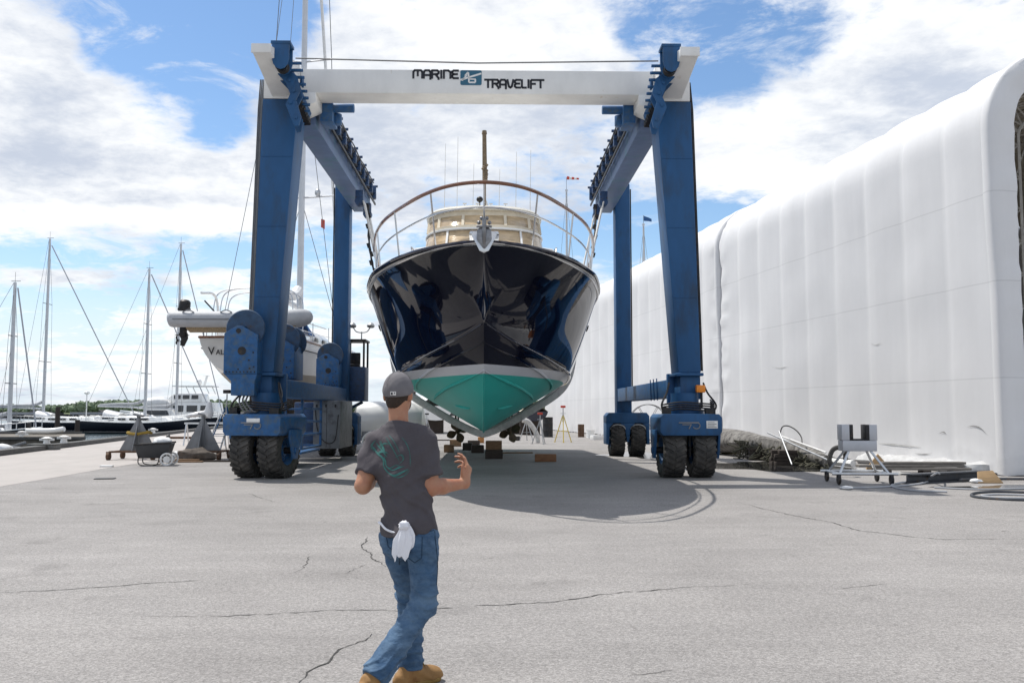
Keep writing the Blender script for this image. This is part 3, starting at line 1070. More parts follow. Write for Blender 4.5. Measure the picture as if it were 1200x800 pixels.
for cx_, cz_, a0 in ((ex1 - rr_, ez1 - rr_, 0), (ex0 + rr_, ez1 - rr_, 90), (ex0 + rr_, ez0 + rr_, 180), (ex1 - rr_, ez0 + rr_, 270)):
    for i in range(5):
        a = R(a0 + i * 22.5)
        pts.append((cx_ + rr_ * math.cos(a), cz_ + rr_ * math.sin(a)))
em.prism(pts, (0, -.068, 0), (1, 0, 0), (0, 0, 1), (0, .006, 0))
emb = em.build('emblem', m_logo, beam)
e2 = MB()
def es(x, z):
    return V((ex0 + (ex1 - ex0) * x, -.070, ez0 + (ez1 - ez0) * z))
for a, b_, w_ in (((.0, .34), (.98, .78), .045), ((.22, .62), (.36, .86), .04), ((.36, .86), (.40, .45), .045), ((.40, .18), (.70, .18), .04), ((.40, .45), (.40, .18), .04), ((.70, .18), (.70, .40), .04), ((.45, .40), (.72, .40), .03), ((.08, .30), (.30, .66), .035)):
    pa, pb = es(*a), es(*b_)
    e2.bar(pa, pb, .004, w_, up=(pb - pa).cross(V((0, 1, 0))))
e2.build('emblem_mark', m_white, emb)

# ---- lower side beams
for s in (-1, 1):
    lb = MB()
    x0, x1 = sorted((s * 5.40, s * 4.90))
    lb.box(x0, x1, .95, HB - .303, 1.96, 2.42)
    o = lb.build('lower_beam', m_blue_worn, H, bevel=.015)
    ft = MB()
    ft.box(x0 - .05, x1 + .05, .76, .947, 1.80, 2.56)
    if s > 0:
        for k in range(3):
            ft.tube([(4.88, 2.4 + .5 * k, 1.9), (4.86, 2.4 + .5 * k, 2.5)], .018, 6)
    ft.build('beam_flange', m_blue, o, bevel=.01)
bc = MB()
bc.box(5.33, 5.55, -.40, -.21, 2.06, 2.24)
bcn = bc.build('beacon', m_orange, H, bevel=.02)
bb = MB()
bb.bar((5.48, -.25, 1.7), (5.48, -.25, 2.06), .05, .05)
bb.build('beacon_stalk', m_blacksteel, bcn)

# ---- winches on the left side
def winch(y, cx, lower=True):
    b = MB()
    b.prism([(-.40, 2.50), (.40, 2.50), (.40, 3.42), (.02, 3.64), (-.10, 3.64), (-.40, 3.46)], (cx, y - .02, 0), (1, 0, 0), (0, 0, 1), (0, 1.22, 0))
    if lower:
        b.prism([(-.22, 1.98), (.34, 1.98), (.34, 2.30), (.40, 2.497), (-.40, 2.497), (-.22, 2.32)], (cx, y, 0), (1, 0, 0), (0, 0, 1), (0, 1.1, 0))
    root = b.build('winch_housing', m_blue_worn, H, bevel=.012)
    d = MB()
    for yy, rr in ((y + .10, .45), (y + .95, .45)):
        d.lathe([(.05, 0), (rr, 0), (rr + .02, .03), (rr, .07), (.05, .07)], (cx + .07, yy, 3.58), (0, 1, 0), 36)
    d.cyl((cx + .07, y + .17, 3.58), (cx + .07, y + .95, 3.58), .28, n=24)
    for i in range(8):
        d.tube([V((cx + .07 + .30 * math.cos(t_), y + .23 + i * .09, 3.58 + .30 * math.sin(t_))) for t_ in [2 * PI * k / 20 for k in range(20)]], .03, 5, closed=True)
    d.build('winch_drum', m_drum, root)
    bt = MB()
    bt.cyl((cx + .03, y - .03, 3.04), (cx + .03, y - .005, 3.04), .10, n=18)
    bt.cyl((cx - .06, y - .03, 3.52), (cx - .06, y - .005, 3.52), .06, n=14)
    for i in range(9):
        bt.cyl((cx - .34 + i * .085, y - .03, 2.54), (cx - .34 + i * .085, y - .005, 2.54), .018, n=6)
    for px_, pz in ((.2, 2.82), (.32, 2.66), (.22, 2.62), (.3, 3.0), (-.05, 2.6)):
        bt.cyl((cx + px_, y - .03, pz), (cx + px_, y - .005, pz), .022, n=6)
    bt.build('bolt', m_blacksteel, root)
m_drum = pmat('dark_blue_drum', (.022, .058, .12), .6, var=.3, vs=6, col2=(.05, .042, .04), c2s=5, c2t=.60, c2w=.08)
winch(-.62, -5.62)
winch(2.9, -5.52, False)
winch(HB - .95, -5.48)
# front hose clutter below the first winch
cf = MB()
for k in range(3):
    c1_ = MB()
    c1_.tube(catmull([(-5.6 + .1 * k, -.4, 2.1), (-5.65 + .08 * k, -.55, 1.85), (-5.5 + .1 * k, -.6, 1.6), (-5.2, -.5, 1.62)], 6), .022, 6)
    c1_.build('hydraulic_hose', m_wire, H)
cf.tube(catmull([(-4.95, .5, 2.3), (-4.86, .4, 2.0), (-4.9, .2, 1.75), (-4.7, .1, 1.6)], 6), .025, 6)
cf.build('hydraulic_hose', m_wire, H)
# ---- engine house between the wheels
eh = MB()
eh.box(-5.35, -4.50, 6.9, 9.4, .42, 1.945)
eng = eh.build('engine_house', pmat('grey_engine_panel', (.16, .17, .185), .5, metal=.2, var=.15, vs=2, col2=(.07, .07, .075), c2s=3, c2t=.6), H, bevel=.012)
sm = MB()
sm.box(-4.93, -4.925, 6.885, 6.9, .45, 1.93)
for k in range(3):
    sm.obox((-5.25 + .3 * k, 6.89, 1.78), .05, .02, .09)
sm.tube(catmull([(-5.3, 6.87, 1.7), (-5.2, 6.86, 1.0), (-4.95, 6.86, .62), (-4.65, 6.87, .7), (-4.55, 6.87, 1.5)], 6), .014, 5)
sm.build('door_seam', m_blacksteel, eng)
bk = MB()
bk.box(-6.05, -5.36, 7.3, 9.2, .5, 1.9)
bk.build('fuel_tank', m_bluedark, H, bevel=.03)
rl = MB()
for z in (.55, .92, 1.30, 1.68):
    rl.bar((-6.1, 6.3, z), (-5.0, 6.3, z), .06, .06)
    rl.bar((-5.0, 3.5, z), (-5.0, 6.3, z), .06, .06)
for x, y in ((-6.1, 6.3), (-5.0, 6.3), (-5.0, 3.5)):
    rl.bar((x, y, .52), (x, y, 1.95), .07, .07)
rl.box(-6.1, -5.0, 3.5, 6.3, .40, .46)
rl.build('guard_frame', m_blue_worn, H, bevel=.006)
# ---- operator's cab
cbn = MB()
x0, x1, y0, y1 = -5.10, -4.36, HB + .40, HB + 1.5
cbn.box(x0, x1, y0, y1, 1.98, 3.25)
cab = cbn.build('operator_cab', m_bluedark, H, bevel=.015)
fr = MB()
for x, y in ((x0 + .04, y0 + .04), (x1 - .04, y0 + .04), (x0 + .04, y1 - .04), (x1 - .04, y1 - .04)):
    fr.bar((x, y, 3.25), (x, y, 4.20), .07, .07)
fr.box(x0 - .03, x1 + .03, y0 - .03, y1 + .03, 4.20, 4.27)
fr.build('cab_frame', m_blacksteel, cab, bevel=.005)
st = MB()
st.box(-4.95, -4.6, y0 + .5, y0 + .62, 3.25, 3.8)
st.box(-4.95, -4.6, y0 + .2, y0 + .5, 3.25, 3.36)
st.build('seat', m_blacksteel, cab, bevel=.03)
fl = MB()
fl.tube([(-4.5, y0 + .1, 4.27), (-4.5, y0 + .1, 4.55)], .025, 6)
fl.tube(catmull([(-4.82, y0 + .1, 4.72), (-4.7, y0 + .1, 4.56), (-4.5, y0 + .1, 4.52), (-4.3, y0 + .1, 4.56), (-4.18, y0 + .1, 4.72)], 5), .022, 6)
flo = fl.build('lamp_bracket', m_steel, cab)
for x in (-4.84, -4.16):
    hd = MB()
    hd.lathe([(.01, .09), (.10, .08), (.14, .0), (.15, -.02), (.13, -.05), (.01, -.05)], (x, y0 + .08, 4.78), (0, .3, 1), 18)
    hd.build('floodlight', m_steel, flo)
br_ = MB()
br_.bar((-5.1, HB + .5, 1.6), (-4.5, HB + .9, 1.95), .10, .10)
br_.build('cab_brace', m_bluedark, H)

# ---- slings (each hangs from the hoist and carries the yacht)
def sling(yl, label, shape, w):
    mb = MB()
    pts = catmull([(x, yl, z) for x, z in shape], 5)
    n = len(pts)
    rows = []
    for i, p in enumerate(pts):
        a, b_ = pts[max(0, i - 1)], pts[min(n - 1, i + 1)]
        d = (b_ - a).normalized()
        nr = V((d.z, 0, -d.x))
        t_ = .11 if p.z < 2.6 else (.02 if p.z > 4.4 else .11 - .09 * (p.z - 2.6) / 1.8)
        rows.append([p - nr * t_ + V((0, -w / 2, 0)), p + nr * t_ + V((0, -w / 2, 0)), p + nr * t_ + V((0, w / 2, 0)), p - nr * t_ + V((0, w / 2, 0))])
    mb.rows(rows, closed=True, cap0=True, cap1=True)
    mb.xf(MW[H.name])
    o = mb.build('lifting_sling', m_sling, None, bevel=.012)
    tag(o, label, 'lifting sling', 'slings under the navy yacht')
    c = MW[H.name] @ V((0, yl, 8))
    recentre(o, c)
    # sleeve pads where the strap bears on the hull
    return o
cxh = .07    # yacht centre line in the hoist's frame near the first sling
HALF = [(.16, .90), (.8, 1.18), (1.6, 1.64), (2.36, 2.12), (2.74, 2.55), (2.96, 3.2), (3.12, 4.2), (3.34, 5.4), (3.66, 7.0), (4.0, 8.58)]
S1 = [(cxh - x, z) for x, z in HALF[::-1]] + [(cxh + x, z) for x, z in HALF]
S2 = [(x - .09, z - .03) for x, z in S1]
# chains that hang beside the rear hook blocks
for s in (-1, 1):
    hc = MB()
    P = catmull([(s * 3.98, 9.0, 8.75), (s * 3.85, 8.4, 7.4), (s * 3.62, 8.0, 6.3), (s * 3.25, 7.8, 5.3), (s * 3.02, 7.7, 4.7)], 7)
    hc.tube(P, [.035 + .02 * (i % 3 == 0) for i in range(len(P))], 6)
    for i, q in enumerate(P):
        if i % 2 == 0:
            hc.obox(q + V((.03 * (i % 4 - 1), 0, 0)), .11, .08, .16, Matrix.Rotation(.3 * s, 3, 'Y'))
    hc.build('lifting_chain', m_blacksteel, H)
sling(7.7, 'grey webbing sling round the navy hull nearer its bow', S1, .55)
sling(9.6, 'grey webbing sling under the stern of the navy hull', S2, .42)
# ------------------------------------------------------------------ the navy yacht
YT = thing('motor_yacht', 'big navy motor yacht with teal bottom hanging bow-on in the hoist', 'motor yacht', (-.48, 15.5, 0), .031)
T_SHEER = [(0, .03), (.12, .36), (.3, .66), (.6, 1.0), (1.0, 1.33), (1.9, 1.83), (3.5, 2.36), (6.5, 2.76), (10.5, 2.86), (17.5, 2.80), (24, 2.55)]
T_ZS = [(0, 4.50), (2, 4.44), (6.5, 4.38), (10.5, 4.32), (12, 4.22), (17.5, 4.05), (24, 3.95)]
T_STEM = [(0, 4.50), (.55, 4.0), (1.1, 3.5), (1.5, 3.15), (2.0, 2.66), (2.5, 2.28), (3.3, 1.78), (4.3, 1.36), (5.6, 1.16), (7.5, 1.10), (17.5, 1.12), (24, 1.45)]
T_CH = [(1.4, 0), (2.0, .36), (2.8, .80), (4.5, 1.50), (6.5, 2.05), (8.5, 2.22), (10.5, 2.28), (17.5, 2.30), (24, 2.2)]
T_ZC = [(1.4, 3.24), (2.0, 3.06), (2.8, 2.90), (4.5, 2.68), (6.5, 2.50), (8.5, 2.42), (10.5, 2.38), (17.5, 2.34), (24, 2.3)]
LY = 24.0
def hull_pt(y, s):
    """s 0..1 keel to chine, 1..2 chine to sheer; starboard half."""
    hs, zs = interp(T_SHEER, y), interp(T_ZS, y)
    zk = interp(T_STEM, y)
    if y <= 1.4:
        hc, zc = 0.0, zk
    else:
        hc, zc = interp(T_CH, y), interp(T_ZC, y)
        zc = max(zc, zk)
    if s <= 1:
        b_ = .10 * (zc - zk)
        return V((hc * s, y, zk + (zc - zk) * s - b_ * 4 * s * (1 - s) * .35))
    t = s - 1
    k = min(1, max(0, (y - 2.5) / 5.5))
    k = k * k * (3 - 2 * k)
    fx, fz = .12 + .62 * k, .62 - .04 * k
    cx, cz = hc + fx * (hs - hc), zc + fz * (zs - zc)
    return V(((1 - t) ** 2 * hc + 2 * t * (1 - t) * cx + t * t * hs, y, (1 - t) ** 2 * zc + 2 * t * (1 - t) * cz + t * t * zs))
stations = sorted(set([LY * (i / 90) ** 1.7 for i in range(91)] + [1.4]))
def hull_side(sgn, s0, s1, n):
    return [[V((p.x * sgn, p.y, p.z)) for p in (hull_pt(y, s0 + (s1 - s0) * k / n) for k in range(n + 1))] for y in stations]
m_hull = band_mat('navy_white_and_teal_hull_paint', [(2.34, (.024, .37, .315), .45), (2.52, (.52, .53, .56), .25), (9, (.0035, .0045, .013), .03)], spec=.30)
hm = MB()
for sg in (1, -1):
    hm.rows(hull_side(sg, 0, 1, 10), flip=sg < 0)
    hm.rows(hull_side(sg, 1, 2, 22), flip=sg < 0)
# transom
tr = [hull_pt(LY, 2 * k / 20) for k in range(21)]
hm.add([p for p in tr] + [V((-p.x, p.y, p.z)) for p in tr[::-1]], [tuple(range(42))])
hull = hm.build('hull', m_hull, YT, merge=True, smooth=28)
# spray rails along the chine, strakes, rub rail, toe rail
def line_on(s, y0, y1, n=40, out=.0, dz=0.0, sg=1):
    P = []
    for i in range(n + 1):
        y = y0 + (y1 - y0) * i / n
        p = hull_pt(y, s)
        P.append(V((sg * (p.x + out), p.y - out * .3, p.z + dz)))
    return P
sr = MB()
for sg in (1, -1):
    sr.tube(line_on(1.0, 1.46, LY, 60, .012, .0, sg), [.012 + .022 * min(1, i / 12) for i in range(61)], 6)
sr.build('spray_rail', m_navy, hull)
sk = MB()
for sg in (1, -1):
    # lower strakes leave the stem at the waterline and run out over the bottom
    for y0, y1, z1 in ((2.30, 6.3, 1.93), (1.72, 6.9, 2.17)):
        P = []
        z0 = interp(T_STEM, y0)
        for i in range(31):
            y = y0 + (y1 - y0) * i / 30
            zt = z0 + (z1 - z0) * (i / 30) ** .8
            zk, zc = interp(T_STEM, y), interp(T_ZC, y)
            p = hull_pt(y, min(.97, max(0, (zt - zk) / max(.05, zc - zk))))
            P.append(V((sg * p.x, p.y - .01, p.z - .012)))
        sk.tube(P, [.032 * min(1, .3 + i / 10, .2 + (30 - i) / 4) for i in range(31)], 6)
    P = [V((sg * p.x, p.y, p.z - .012)) for p in (hull_pt(4.1 + .1 * i, .22 + .022 * i) for i in range(9))]
    sk.tube(P, [.008, .02, .028, .03, .03, .028, .024, .016, .006], 6)
ks = [V((0, y, interp(T_STEM, y) - .012)) for y in [2.3 + .13 * i for i in range(38)]]
sk.tube(ks, .022, 6)
sk.build('strake', m_hull, hull)
rb = MB()
for sg in (1, -1):
    P = [V((sg * (p.x + .012), p.y - .01, p.z)) for p in (hull_pt(LY * (i / 80) ** 1.6, 1.955) for i in range(81))]
    rb.tube(P, .020, 6)
rb.build('rub_rail', m_chrome, hull)
tr_ = MB()
for sg in (1, -1):
    P = [V((sg * p.x, p.y, p.z + .015)) for p in (hull_pt(LY * (i / 80) ** 1.6, 2.0) for i in range(81))]
    tr_.tube(P, .034, 6)
tr_.build('toe_rail', m_navy, hull)
for sg in (1, -1):
    for y, s_ in ((7.6, 1.62), (9.3, 1.60)):
        p = hull_pt(y, s_)
        q = hull_pt(y, s_ + .05)
        n_ = V((q.z - p.z, -.06, -(q.x - p.x))).normalized()
        mb = MB()
        c_ = V((sg * p.x, p.y, p.z))
        n_ = V((sg * n_.x, n_.y, n_.z))
        u, w_ = V((0, 1, 0)), n_.cross(V((0, 1, 0))).normalized()
        mb.prism([(.20 * math.cos(t_), .085 * math.sin(t_)) for t_ in [2 * PI * i / 20 for i in range(20)]], c_ - n_ * .01, u, w_, n_ * .03)
        mb.build('portlight', m_glass, hull, bevel=.004)
# deck
dk = MB()
dk.rows([[V((f * (hull_pt(y, 2.0).x - .01), y, hull_pt(y, 2.0).z - .04 + .06 * (1 - f * f))) for f in [i / 6 - 1 for i in range(13)]] for y in stations[2:]])
dk.build('deck', m_gel, YT)
# cabin trunk
ct = MB()
rows = []
for i in range(25):
    t_ = i / 24
    y = 1.7 + 6.0 * t_
    hw = 1.66 * min(1, (t_ * 3.2) ** .5) if t_ > 0 else .0
    zt = 4.50 + .60 * min(1, t_ / .34) ** .7
    zb = hull_pt(y, 2).z - .06
    rows.append([V((-hw - .02, y, zb)), V((-hw * .98, y, zb + (zt - zb) * .6)), V((-hw * .88, y, zt - .03)), V((-hw * .5, y, zt + .05)), V((0, y, zt + .07)),
                 V((hw * .5, y, zt + .05)), V((hw * .88, y, zt - .03)), V((hw * .98, y, zb + (zt - zb) * .6)), V((hw + .02, y, zb))])
ct.rows(rows, cap1=True)
trunk = ct.build('cabin_trunk', m_gel, YT, smooth=50)
cw = MB()
for x in (-1.02, -.78, .78, 1.02):
    cw.tube([(x, 2.2, 4.60), (x + .1, 2.3, 4.66), (x + .22, 2.3, 4.66), (x + .3, 2.2, 4.60)], .018, 6)
cw.build('deck_cleat', m_blacksteel, YT)
# superstructure: raked windscreen, flybridge with tan canvas enclosure, cream top
def wrap(y0, hw, dep, n=24, sq=2.6):
    """Rounded front plan (superellipse) from port aft round the front to starboard aft."""
    out = []
    for i in range(n + 1):
        a = PI * i / n
        cx = -math.cos(a)
        sy = math.sin(a)
        x = hw * math.copysign(abs(cx) ** (2 / sq), cx)
        y = y0 + dep - dep * abs(sy) ** (2 / sq)
        out.append((x, y))
    return out
def tier(z0, z1, a, b_, aft):
    r0 = [V((x, y, z0)) for x, y in wrap(*a)]
    r1 = [V((x, y, z1)) for x, y in wrap(*b_)]
    return [[V((r0[0].x, aft, z0))] + r0 + [V((r0[-1].x, aft, z0))], [V((r1[0].x, aft, z1))] + r1 + [V((r1[-1].x, aft, z1))]]
ho = MB()
ho.rows(tier(4.3, 5.20, (5.7, 1.72, 2.2), (5.8, 1.68, 2.2), 19.0), closed=True, cap1=True)
ho.rows(tier(6.05, 6.10, (6.5, 1.54, 2.0), (6.5, 1.55, 2.0), 17.0), closed=True, cap1=True, cap0=True)
house = ho.build('deckhouse', m_gel, YT, bevel=.02)
ws = MB()
ws.rows(tier(5.20, 6.04, (5.9, 1.60, 2.0), (6.6, 1.52, 1.9), 12.8), closed=True)
ws.build('windscreen', m_vinyl, house, smooth=50)
wf = MB()
for i in (8, 16):
    p = tier(5.20, 6.04, (5.88, 1.61, 2.0), (6.58, 1.53, 1.9), 12.8)
    wf.bar(p[0][i + 1], p[1][i + 1], .05, .05)
wf.tube(tier(5.205, 6.04, (5.87, 1.62, 2.0), (6.58, 1.53, 1.9), 12.8)[0], .03, 6)
wf.build('window_frame', m_white, house)
cv = MB()
cv.rows(tier(6.13, 6.20, (6.7, 1.50, 1.9), (6.7, 1.50, 1.9), 10.4), closed=True)
cv.rows(tier(6.50, 6.64, (7.0, 1.47, 1.8), (7.02, 1.47, 1.8), 10.4), closed=True)
canv = cv.build('canvas_enclosure', m_canvas, YT, smooth=50)
vy = MB()
vy.rows(tier(6.20, 6.50, (6.72, 1.485, 1.9), (7.0, 1.46, 1.8), 10.3), closed=True)
vy.build('vinyl_window', m_vinyl, canv, smooth=50)
pp = tier(6.19, 6.51, (6.70, 1.50, 1.9), (6.98, 1.475, 1.8), 10.3)
for i in (2, 6, 10, 14, 18, 22):
    vs_m = MB()
    vs_m.bar(pp[0][i + 1], pp[1][i + 1], .07, .03)
    vs_m.build('canvas_strip', m_canvas, canv)
rf = MB()
rows = []
for f, z in ((1.03, 6.62), (1.045, 6.67), (1.0, 6.74), (.8, 6.79), (.4, 6.81), (.02, 6.81)):
    w_ = wrap(6.98, 1.47, 1.8)
    ring = [(w_[0][0], 10.6)] + w_ + [(w_[-1][0], 10.6)]
    cx, cy = 0, 9.0
    rows.append([V((x * f, cy + (y - cy) * f, z)) for x, y in ring])
rf.rows(rows, closed=True, cap0=True, cap1=True)
rf.build('hardtop', m_cream, YT, smooth=40)
# handrails on the house sides
hr = MB()
for sg in (1, -1):
    hr.tube(catmull([(sg * 1.55, 4.6, 4.5), (sg * 1.62, 4.8, 5.15), (sg * 1.66, 5.2, 5.35), (sg * 1.68, 6.6, 5.42), (sg * 1.70, 7.0, 5.2), (sg * 1.7, 7.1, 4.6)], 5), .016, 6)
hr.build('hand_rail', m_chrome, YT)
# bow rail
plan = [(2.62, 9.2, 4.5), (2.68, 8.6, 4.95), (2.68, 7.6, 5.28), (2.62, 6.2, 5.40), (2.40, 4.4, 5.42), (2.16, 3.2, 5.43), (1.86, 2.2, 5.43), (1.42, 1.15, 5.43), (1.06, .42, 5.43), (.72, -.08, 5.43), (.36, -.38, 5.43), (0, -.48, 5.43)]
full = plan + [(-x, y, z) for x, y, z in plan[-2::-1]]
rail = MB()
rail.tube(catmull(full, 6), .034, 8)
railo = rail.build('bow_rail', m_teak, YT)
mr_ = MB()
mp_ = [(2.55, 7.9, 4.55), (2.56, 6.4, 4.86), (2.34, 4.4, 4.98), (2.10, 3.2, 5.0), (1.80, 2.2, 5.01), (1.36, 1.15, 5.02), (1.0, .45, 5.03), (.66, -.02, 5.03), (.32, -.28, 5.03), (0, -.36, 5.03)]
mr_.tube(catmull(mp_ + [(-x, y, z) for x, y, z in mp_[-2::-1]], 6), .018, 8)
mr_.build('mid_rail', m_chrome, railo)
for sg in (1, -1):
    for (xa, ya, za), (xb, yb, zb) in (((2.5, 6.0, 4.36), (2.60, 6.0, 5.40)), ((2.18, 3.75, 4.40), (2.27, 3.7, 5.42)), ((1.62, 1.95, 4.42), (1.72, 1.8, 5.43)), ((.86, .60, 4.48), (.94, .22, 5.43)), ((2.70, 8.3, 4.32), (2.69, 8.2, 5.1))):
        s_ = MB()
        s_.tube([(sg * xa, ya, za), (sg * xb, yb, zb)], .018, 6)
        s_.build('stanchion', m_chrome, railo)
s_ = MB()
s_.tube([(0, .1, 4.5), (0, -.46, 5.42)], .016, 6)
s_.build('stanchion', m_chrome, railo)
# anchor gear on the stem head
an = MB()
an.hexa([(-.26, -.10, 4.62), (.26, -.10, 4.62), (.26, .9, 4.62), (-.26, .9, 4.62), (-.24, -.10, 4.68), (.24, -.10, 4.68), (.24, .9, 4.68), (-.24, .9, 4.68)])
anp = an.build('bow_roller', m_chrome, YT, bevel=.01)
pl = MB()
pl.prism([(-.19, .0), (.19, .0), (.22, -.05), (.08, -.34), (.0, -.38), (-.08, -.34), (-.22, -.05)], (0, -.14, 4.66), (1, 0, 0), (0, .12, .99), (0, .03, 0))
pl.build('stem_plate', m_chrome, anp, bevel=.008)
m_alu2 = pmat('dull_anchor_steel', (.22, .22, .23), .35, metal=.9, var=.3, vs=12)
ac = MB()
ac.tube([(0, -.30, 4.86), (0, -.26, 4.6), (0, -.22, 4.42)], [.035, .04, .03], 8)
ac.prism([(0, .16), (.12, .05), (.13, -.10), (.03, -.24), (0, -.26)], (0, -.24, 4.62), (1, 0, 0), (0, 0, 1), (0, .06, 0))
ac.prism([(0, .16), (-.12, .05), (-.13, -.10), (-.03, -.24), (0, -.26)], (0, -.24, 4.62), (1, 0, 0), (0, 0, 1), (0, .06, 0))
ac.tube([(-.13, -.28, 4.72), (.13, -.28, 4.72)], .022, 8)
for i in range(6):
    a = i * PI / 3
    ac.sphere((.09 * math.cos(a), -.2, 4.80 + .09 * math.sin(a)), .035, 8, 6)
ac.build('anchor', m_alu2, anp, bevel=.004)
wl = MB()
wl.lathe([(.13, 0), (.13, .08), (.09, .1), (.08, .2), (.12, .22), (.12, .28), (.02, .3)], (0, 1.0, 4.55), (0, 0, 1), 16)
wl.build('windlass', m_chrome, YT)
# mast, radar, aerials
ms = MB()
ms.tube([(.02, 8.6, 6.75), (.01, 8.55, 7.9)], .035, 8)
ms.tube([(.02, 8.6, 7.75), (.015, 8.58, 7.8), (.0, 8.55, 9.05)], [.05, .068, .058], 10)
ms.tube([(.0, 8.55, 9.05), (.0, 8.55, 9.14)], [.075, .06], 10)
rn = random.Random(5)
for i in range(9):
    z = 7.8 + i * .05
    ms.sphere((.015 + rn.uniform(-.03, .03), 8.55, z), (.07, .07, .04), 8, 6)
ms.build('mast', pmat('brown_wrapped_mast', (.20, .15, .10), .8, var=.3, vs=12, bump=.3, bs=20), YT)
rd = MB()
rd.prism([(-.14, 0), (.22, 0), (.14, .12), (.02, .52), (-.05, .52)], (.05, 8.8, 6.79), (1, 0, 0), (0, 0, 1), (0, .25, 0))
rdo = rd.build('radar_post', m_gel, YT, bevel=.03)
sb = MB()
sb.sphere((-.12, 8.5, 7.25), (.09, .1, .08), 10, 8)
sb.cyl((-.12, 8.5, 6.79), (-.12, 8.5, 7.2), .02, n=6)
sb.build('searchlight', m_blacksteel, YT)
for x, y, h_ in ((-1.05, 8.3, 1.75), (-.72, 8.3, 1.95), (-.30, 8.6, 1.3), (.40, 8.6, 1.15), (.84, 8.3, 1.55), (1.22, 8.3, 1.6)):
    a_ = MB()
    a_.tube([(x, y, 6.75), (x, y, 7.1), (x + .02, y, 6.95 + h_)], [.014, .009, .005], 5)
    a_.build('aerial', m_white, YT)
sm_ = MB()
for x in (-.17, .17, .55, -.5):
    sm_.cyl((x, 7.6, 6.76), (x, 7.6, 6.92), .012, n=6)
    sm_.cyl((x - .05, 7.6, 6.92), (x + .05, 7.6, 6.92), .02, n=6)
sm_.build('horn', m_chrome, YT)
# propellers and rudders beneath the stern
m_fouled = pmat('fouled_bronze', (.075, .055, .028), .8, var=.5, vs=8, bump=.4, bs=15)
for sg in (1, -1):
    pr_ = MB()
    c_ = V((sg * 1.04, 20.9, .80))
    pr_.tube([c_ + V((0, -2.6, .55)), c_ + V((0, .1, 0))], .04, 8)
    pr_.bar(c_ + V((0, -.25, .05)), c_ + V((sg * .1, -.25, .9)), .07, .12)
    pr_.lathe([(.02, -.14), (.09, -.1), (.10, .08), (.03, .2)], c_, (0, 1, 0), 14)
    for k in range(4):
        a = k * PI / 2 + .4
        rows = []
        for i in range(6):
            r_ = .08 + i * .075
            wd = (.10, .16, .20, .19, .13, .03)[i]
            tw = .9 - .09 * i
            d_ = V((math.cos(a), 0, math.sin(a)))
            e_ = V((-math.sin(a), 0, math.cos(a))) * math.cos(tw) + V((0, 1, 0)) * math.sin(tw)
            rows.append([c_ + d_ * r_ - e_ * wd, c_ + d_ * r_ + e_ * wd])
        pr_.rows(rows)
    po = pr_.build('propeller', m_fouled, YT, solid=.02)
    ru = MB()
    ru.prism([(-.25, 0), (.3, 0), (.26, -.78), (-.2, -.78)], (sg * 1.04 - .03, 21.9, 1.42), (0, 1, 0), (0, 0, 1), (.06, 0, 0))
    ru.build('rudder', m_fouled, YT, bevel=.02)

# ------------------------------------------------------------------ fabric halls
HALL_DIR = math.atan(.16)
m_fab = bpy.data.materials.new('white_fabric')
m_fab.use_nodes = True
t = m_fab.node_tree
b = t.nodes['Principled BSDF']
b.inputs['Roughness'].default_value = .55
b.inputs['Specular IOR Level'].default_value = .3
c = t.nodes.new('ShaderNodeTexCoord')
sp = t.nodes.new('ShaderNodeSeparateXYZ')
t.links.new(c.outputs['Object'], sp.inputs[0])
def tm(op, a, b_=None, c_=None):
    n = t.nodes.new('ShaderNodeMath')
    n.operation = op
    for i, x in enumerate((a, b_, c_)):
        if x is None:
            continue
        if isinstance(x, (int, float)):
            n.inputs[i].default_value = x
        else:
            t.links.new(x, n.inputs[i])
    return n.outputs[0]
def tn(scale, det, st=None, rg=.6):
    n = t.nodes.new('ShaderNodeTexNoise')
    n.inputs['Scale'].default_value, n.inputs['Detail'].default_value, n.inputs['Roughness'].default_value = scale, det, rg
    mp = t.nodes.new('ShaderNodeMapping')
    mp.inputs['Scale'].default_value = st or (1, 1, 1)
    t.links.new(c.outputs['Object'], mp.inputs[0])
    t.links.new(mp.outputs[0], n.inputs['Vector'])
    return n.outputs['Fac']
f = tm('MULTIPLY_ADD', tn(.5, 6), .14, .93)
f = tm('MULTIPLY', f, tm('MULTIPLY_ADD', tn(1.0, 5, (1, 2.5, .15)), .10, .95))
for zs in (2.45, 4.9, 7.2):                       # welded seams of the cloth
    d_ = tm('ABSOLUTE', tm('SUBTRACT', sp.outputs[2], zs))
    f = tm('MULTIPLY', f, tm('SUBTRACT', 1.0, tm('MULTIPLY', tm('LESS_THAN', d_, .016), .13)))
# dirt splashed along the hem
gd = tm('SUBTRACT', tm('MULTIPLY_ADD', tn(1.5, 7, (1, .6, 1)), 1.9, -.35), sp.outputs[2])
grime = tm('MULTIPLY', tm('MINIMUM', tm('MAXIMUM', tm('MULTIPLY', gd, 1.6), 0.0), 1.0), .16)
f = tm('MULTIPLY', f, tm('SUBTRACT', 1.0, grime))
vm = t.nodes.new('ShaderNodeVectorMath')
vm.operation = 'SCALE'
vm.inputs[0].default_value = (.70, .695, .70)
t.links.new(f, vm.inputs['Scale'])
t.links.new(vm.outputs[0], b.inputs['Base Color'])
bp = t.nodes.new('ShaderNodeBump')
bp.inputs['Strength'].default_value = .35
bp.inputs['Distance'].default_value = .05
hgt = tm('ADD', tm('MULTIPLY', tn(.8, 4, (1, 1, .7)), .5), tm('MULTIPLY', tn(5, 5, (1, 1, .5)), .12))
t.links.new(hgt, bp.inputs['Height'])
t.links.new(bp.outputs['Normal'], b.inputs['Normal'])

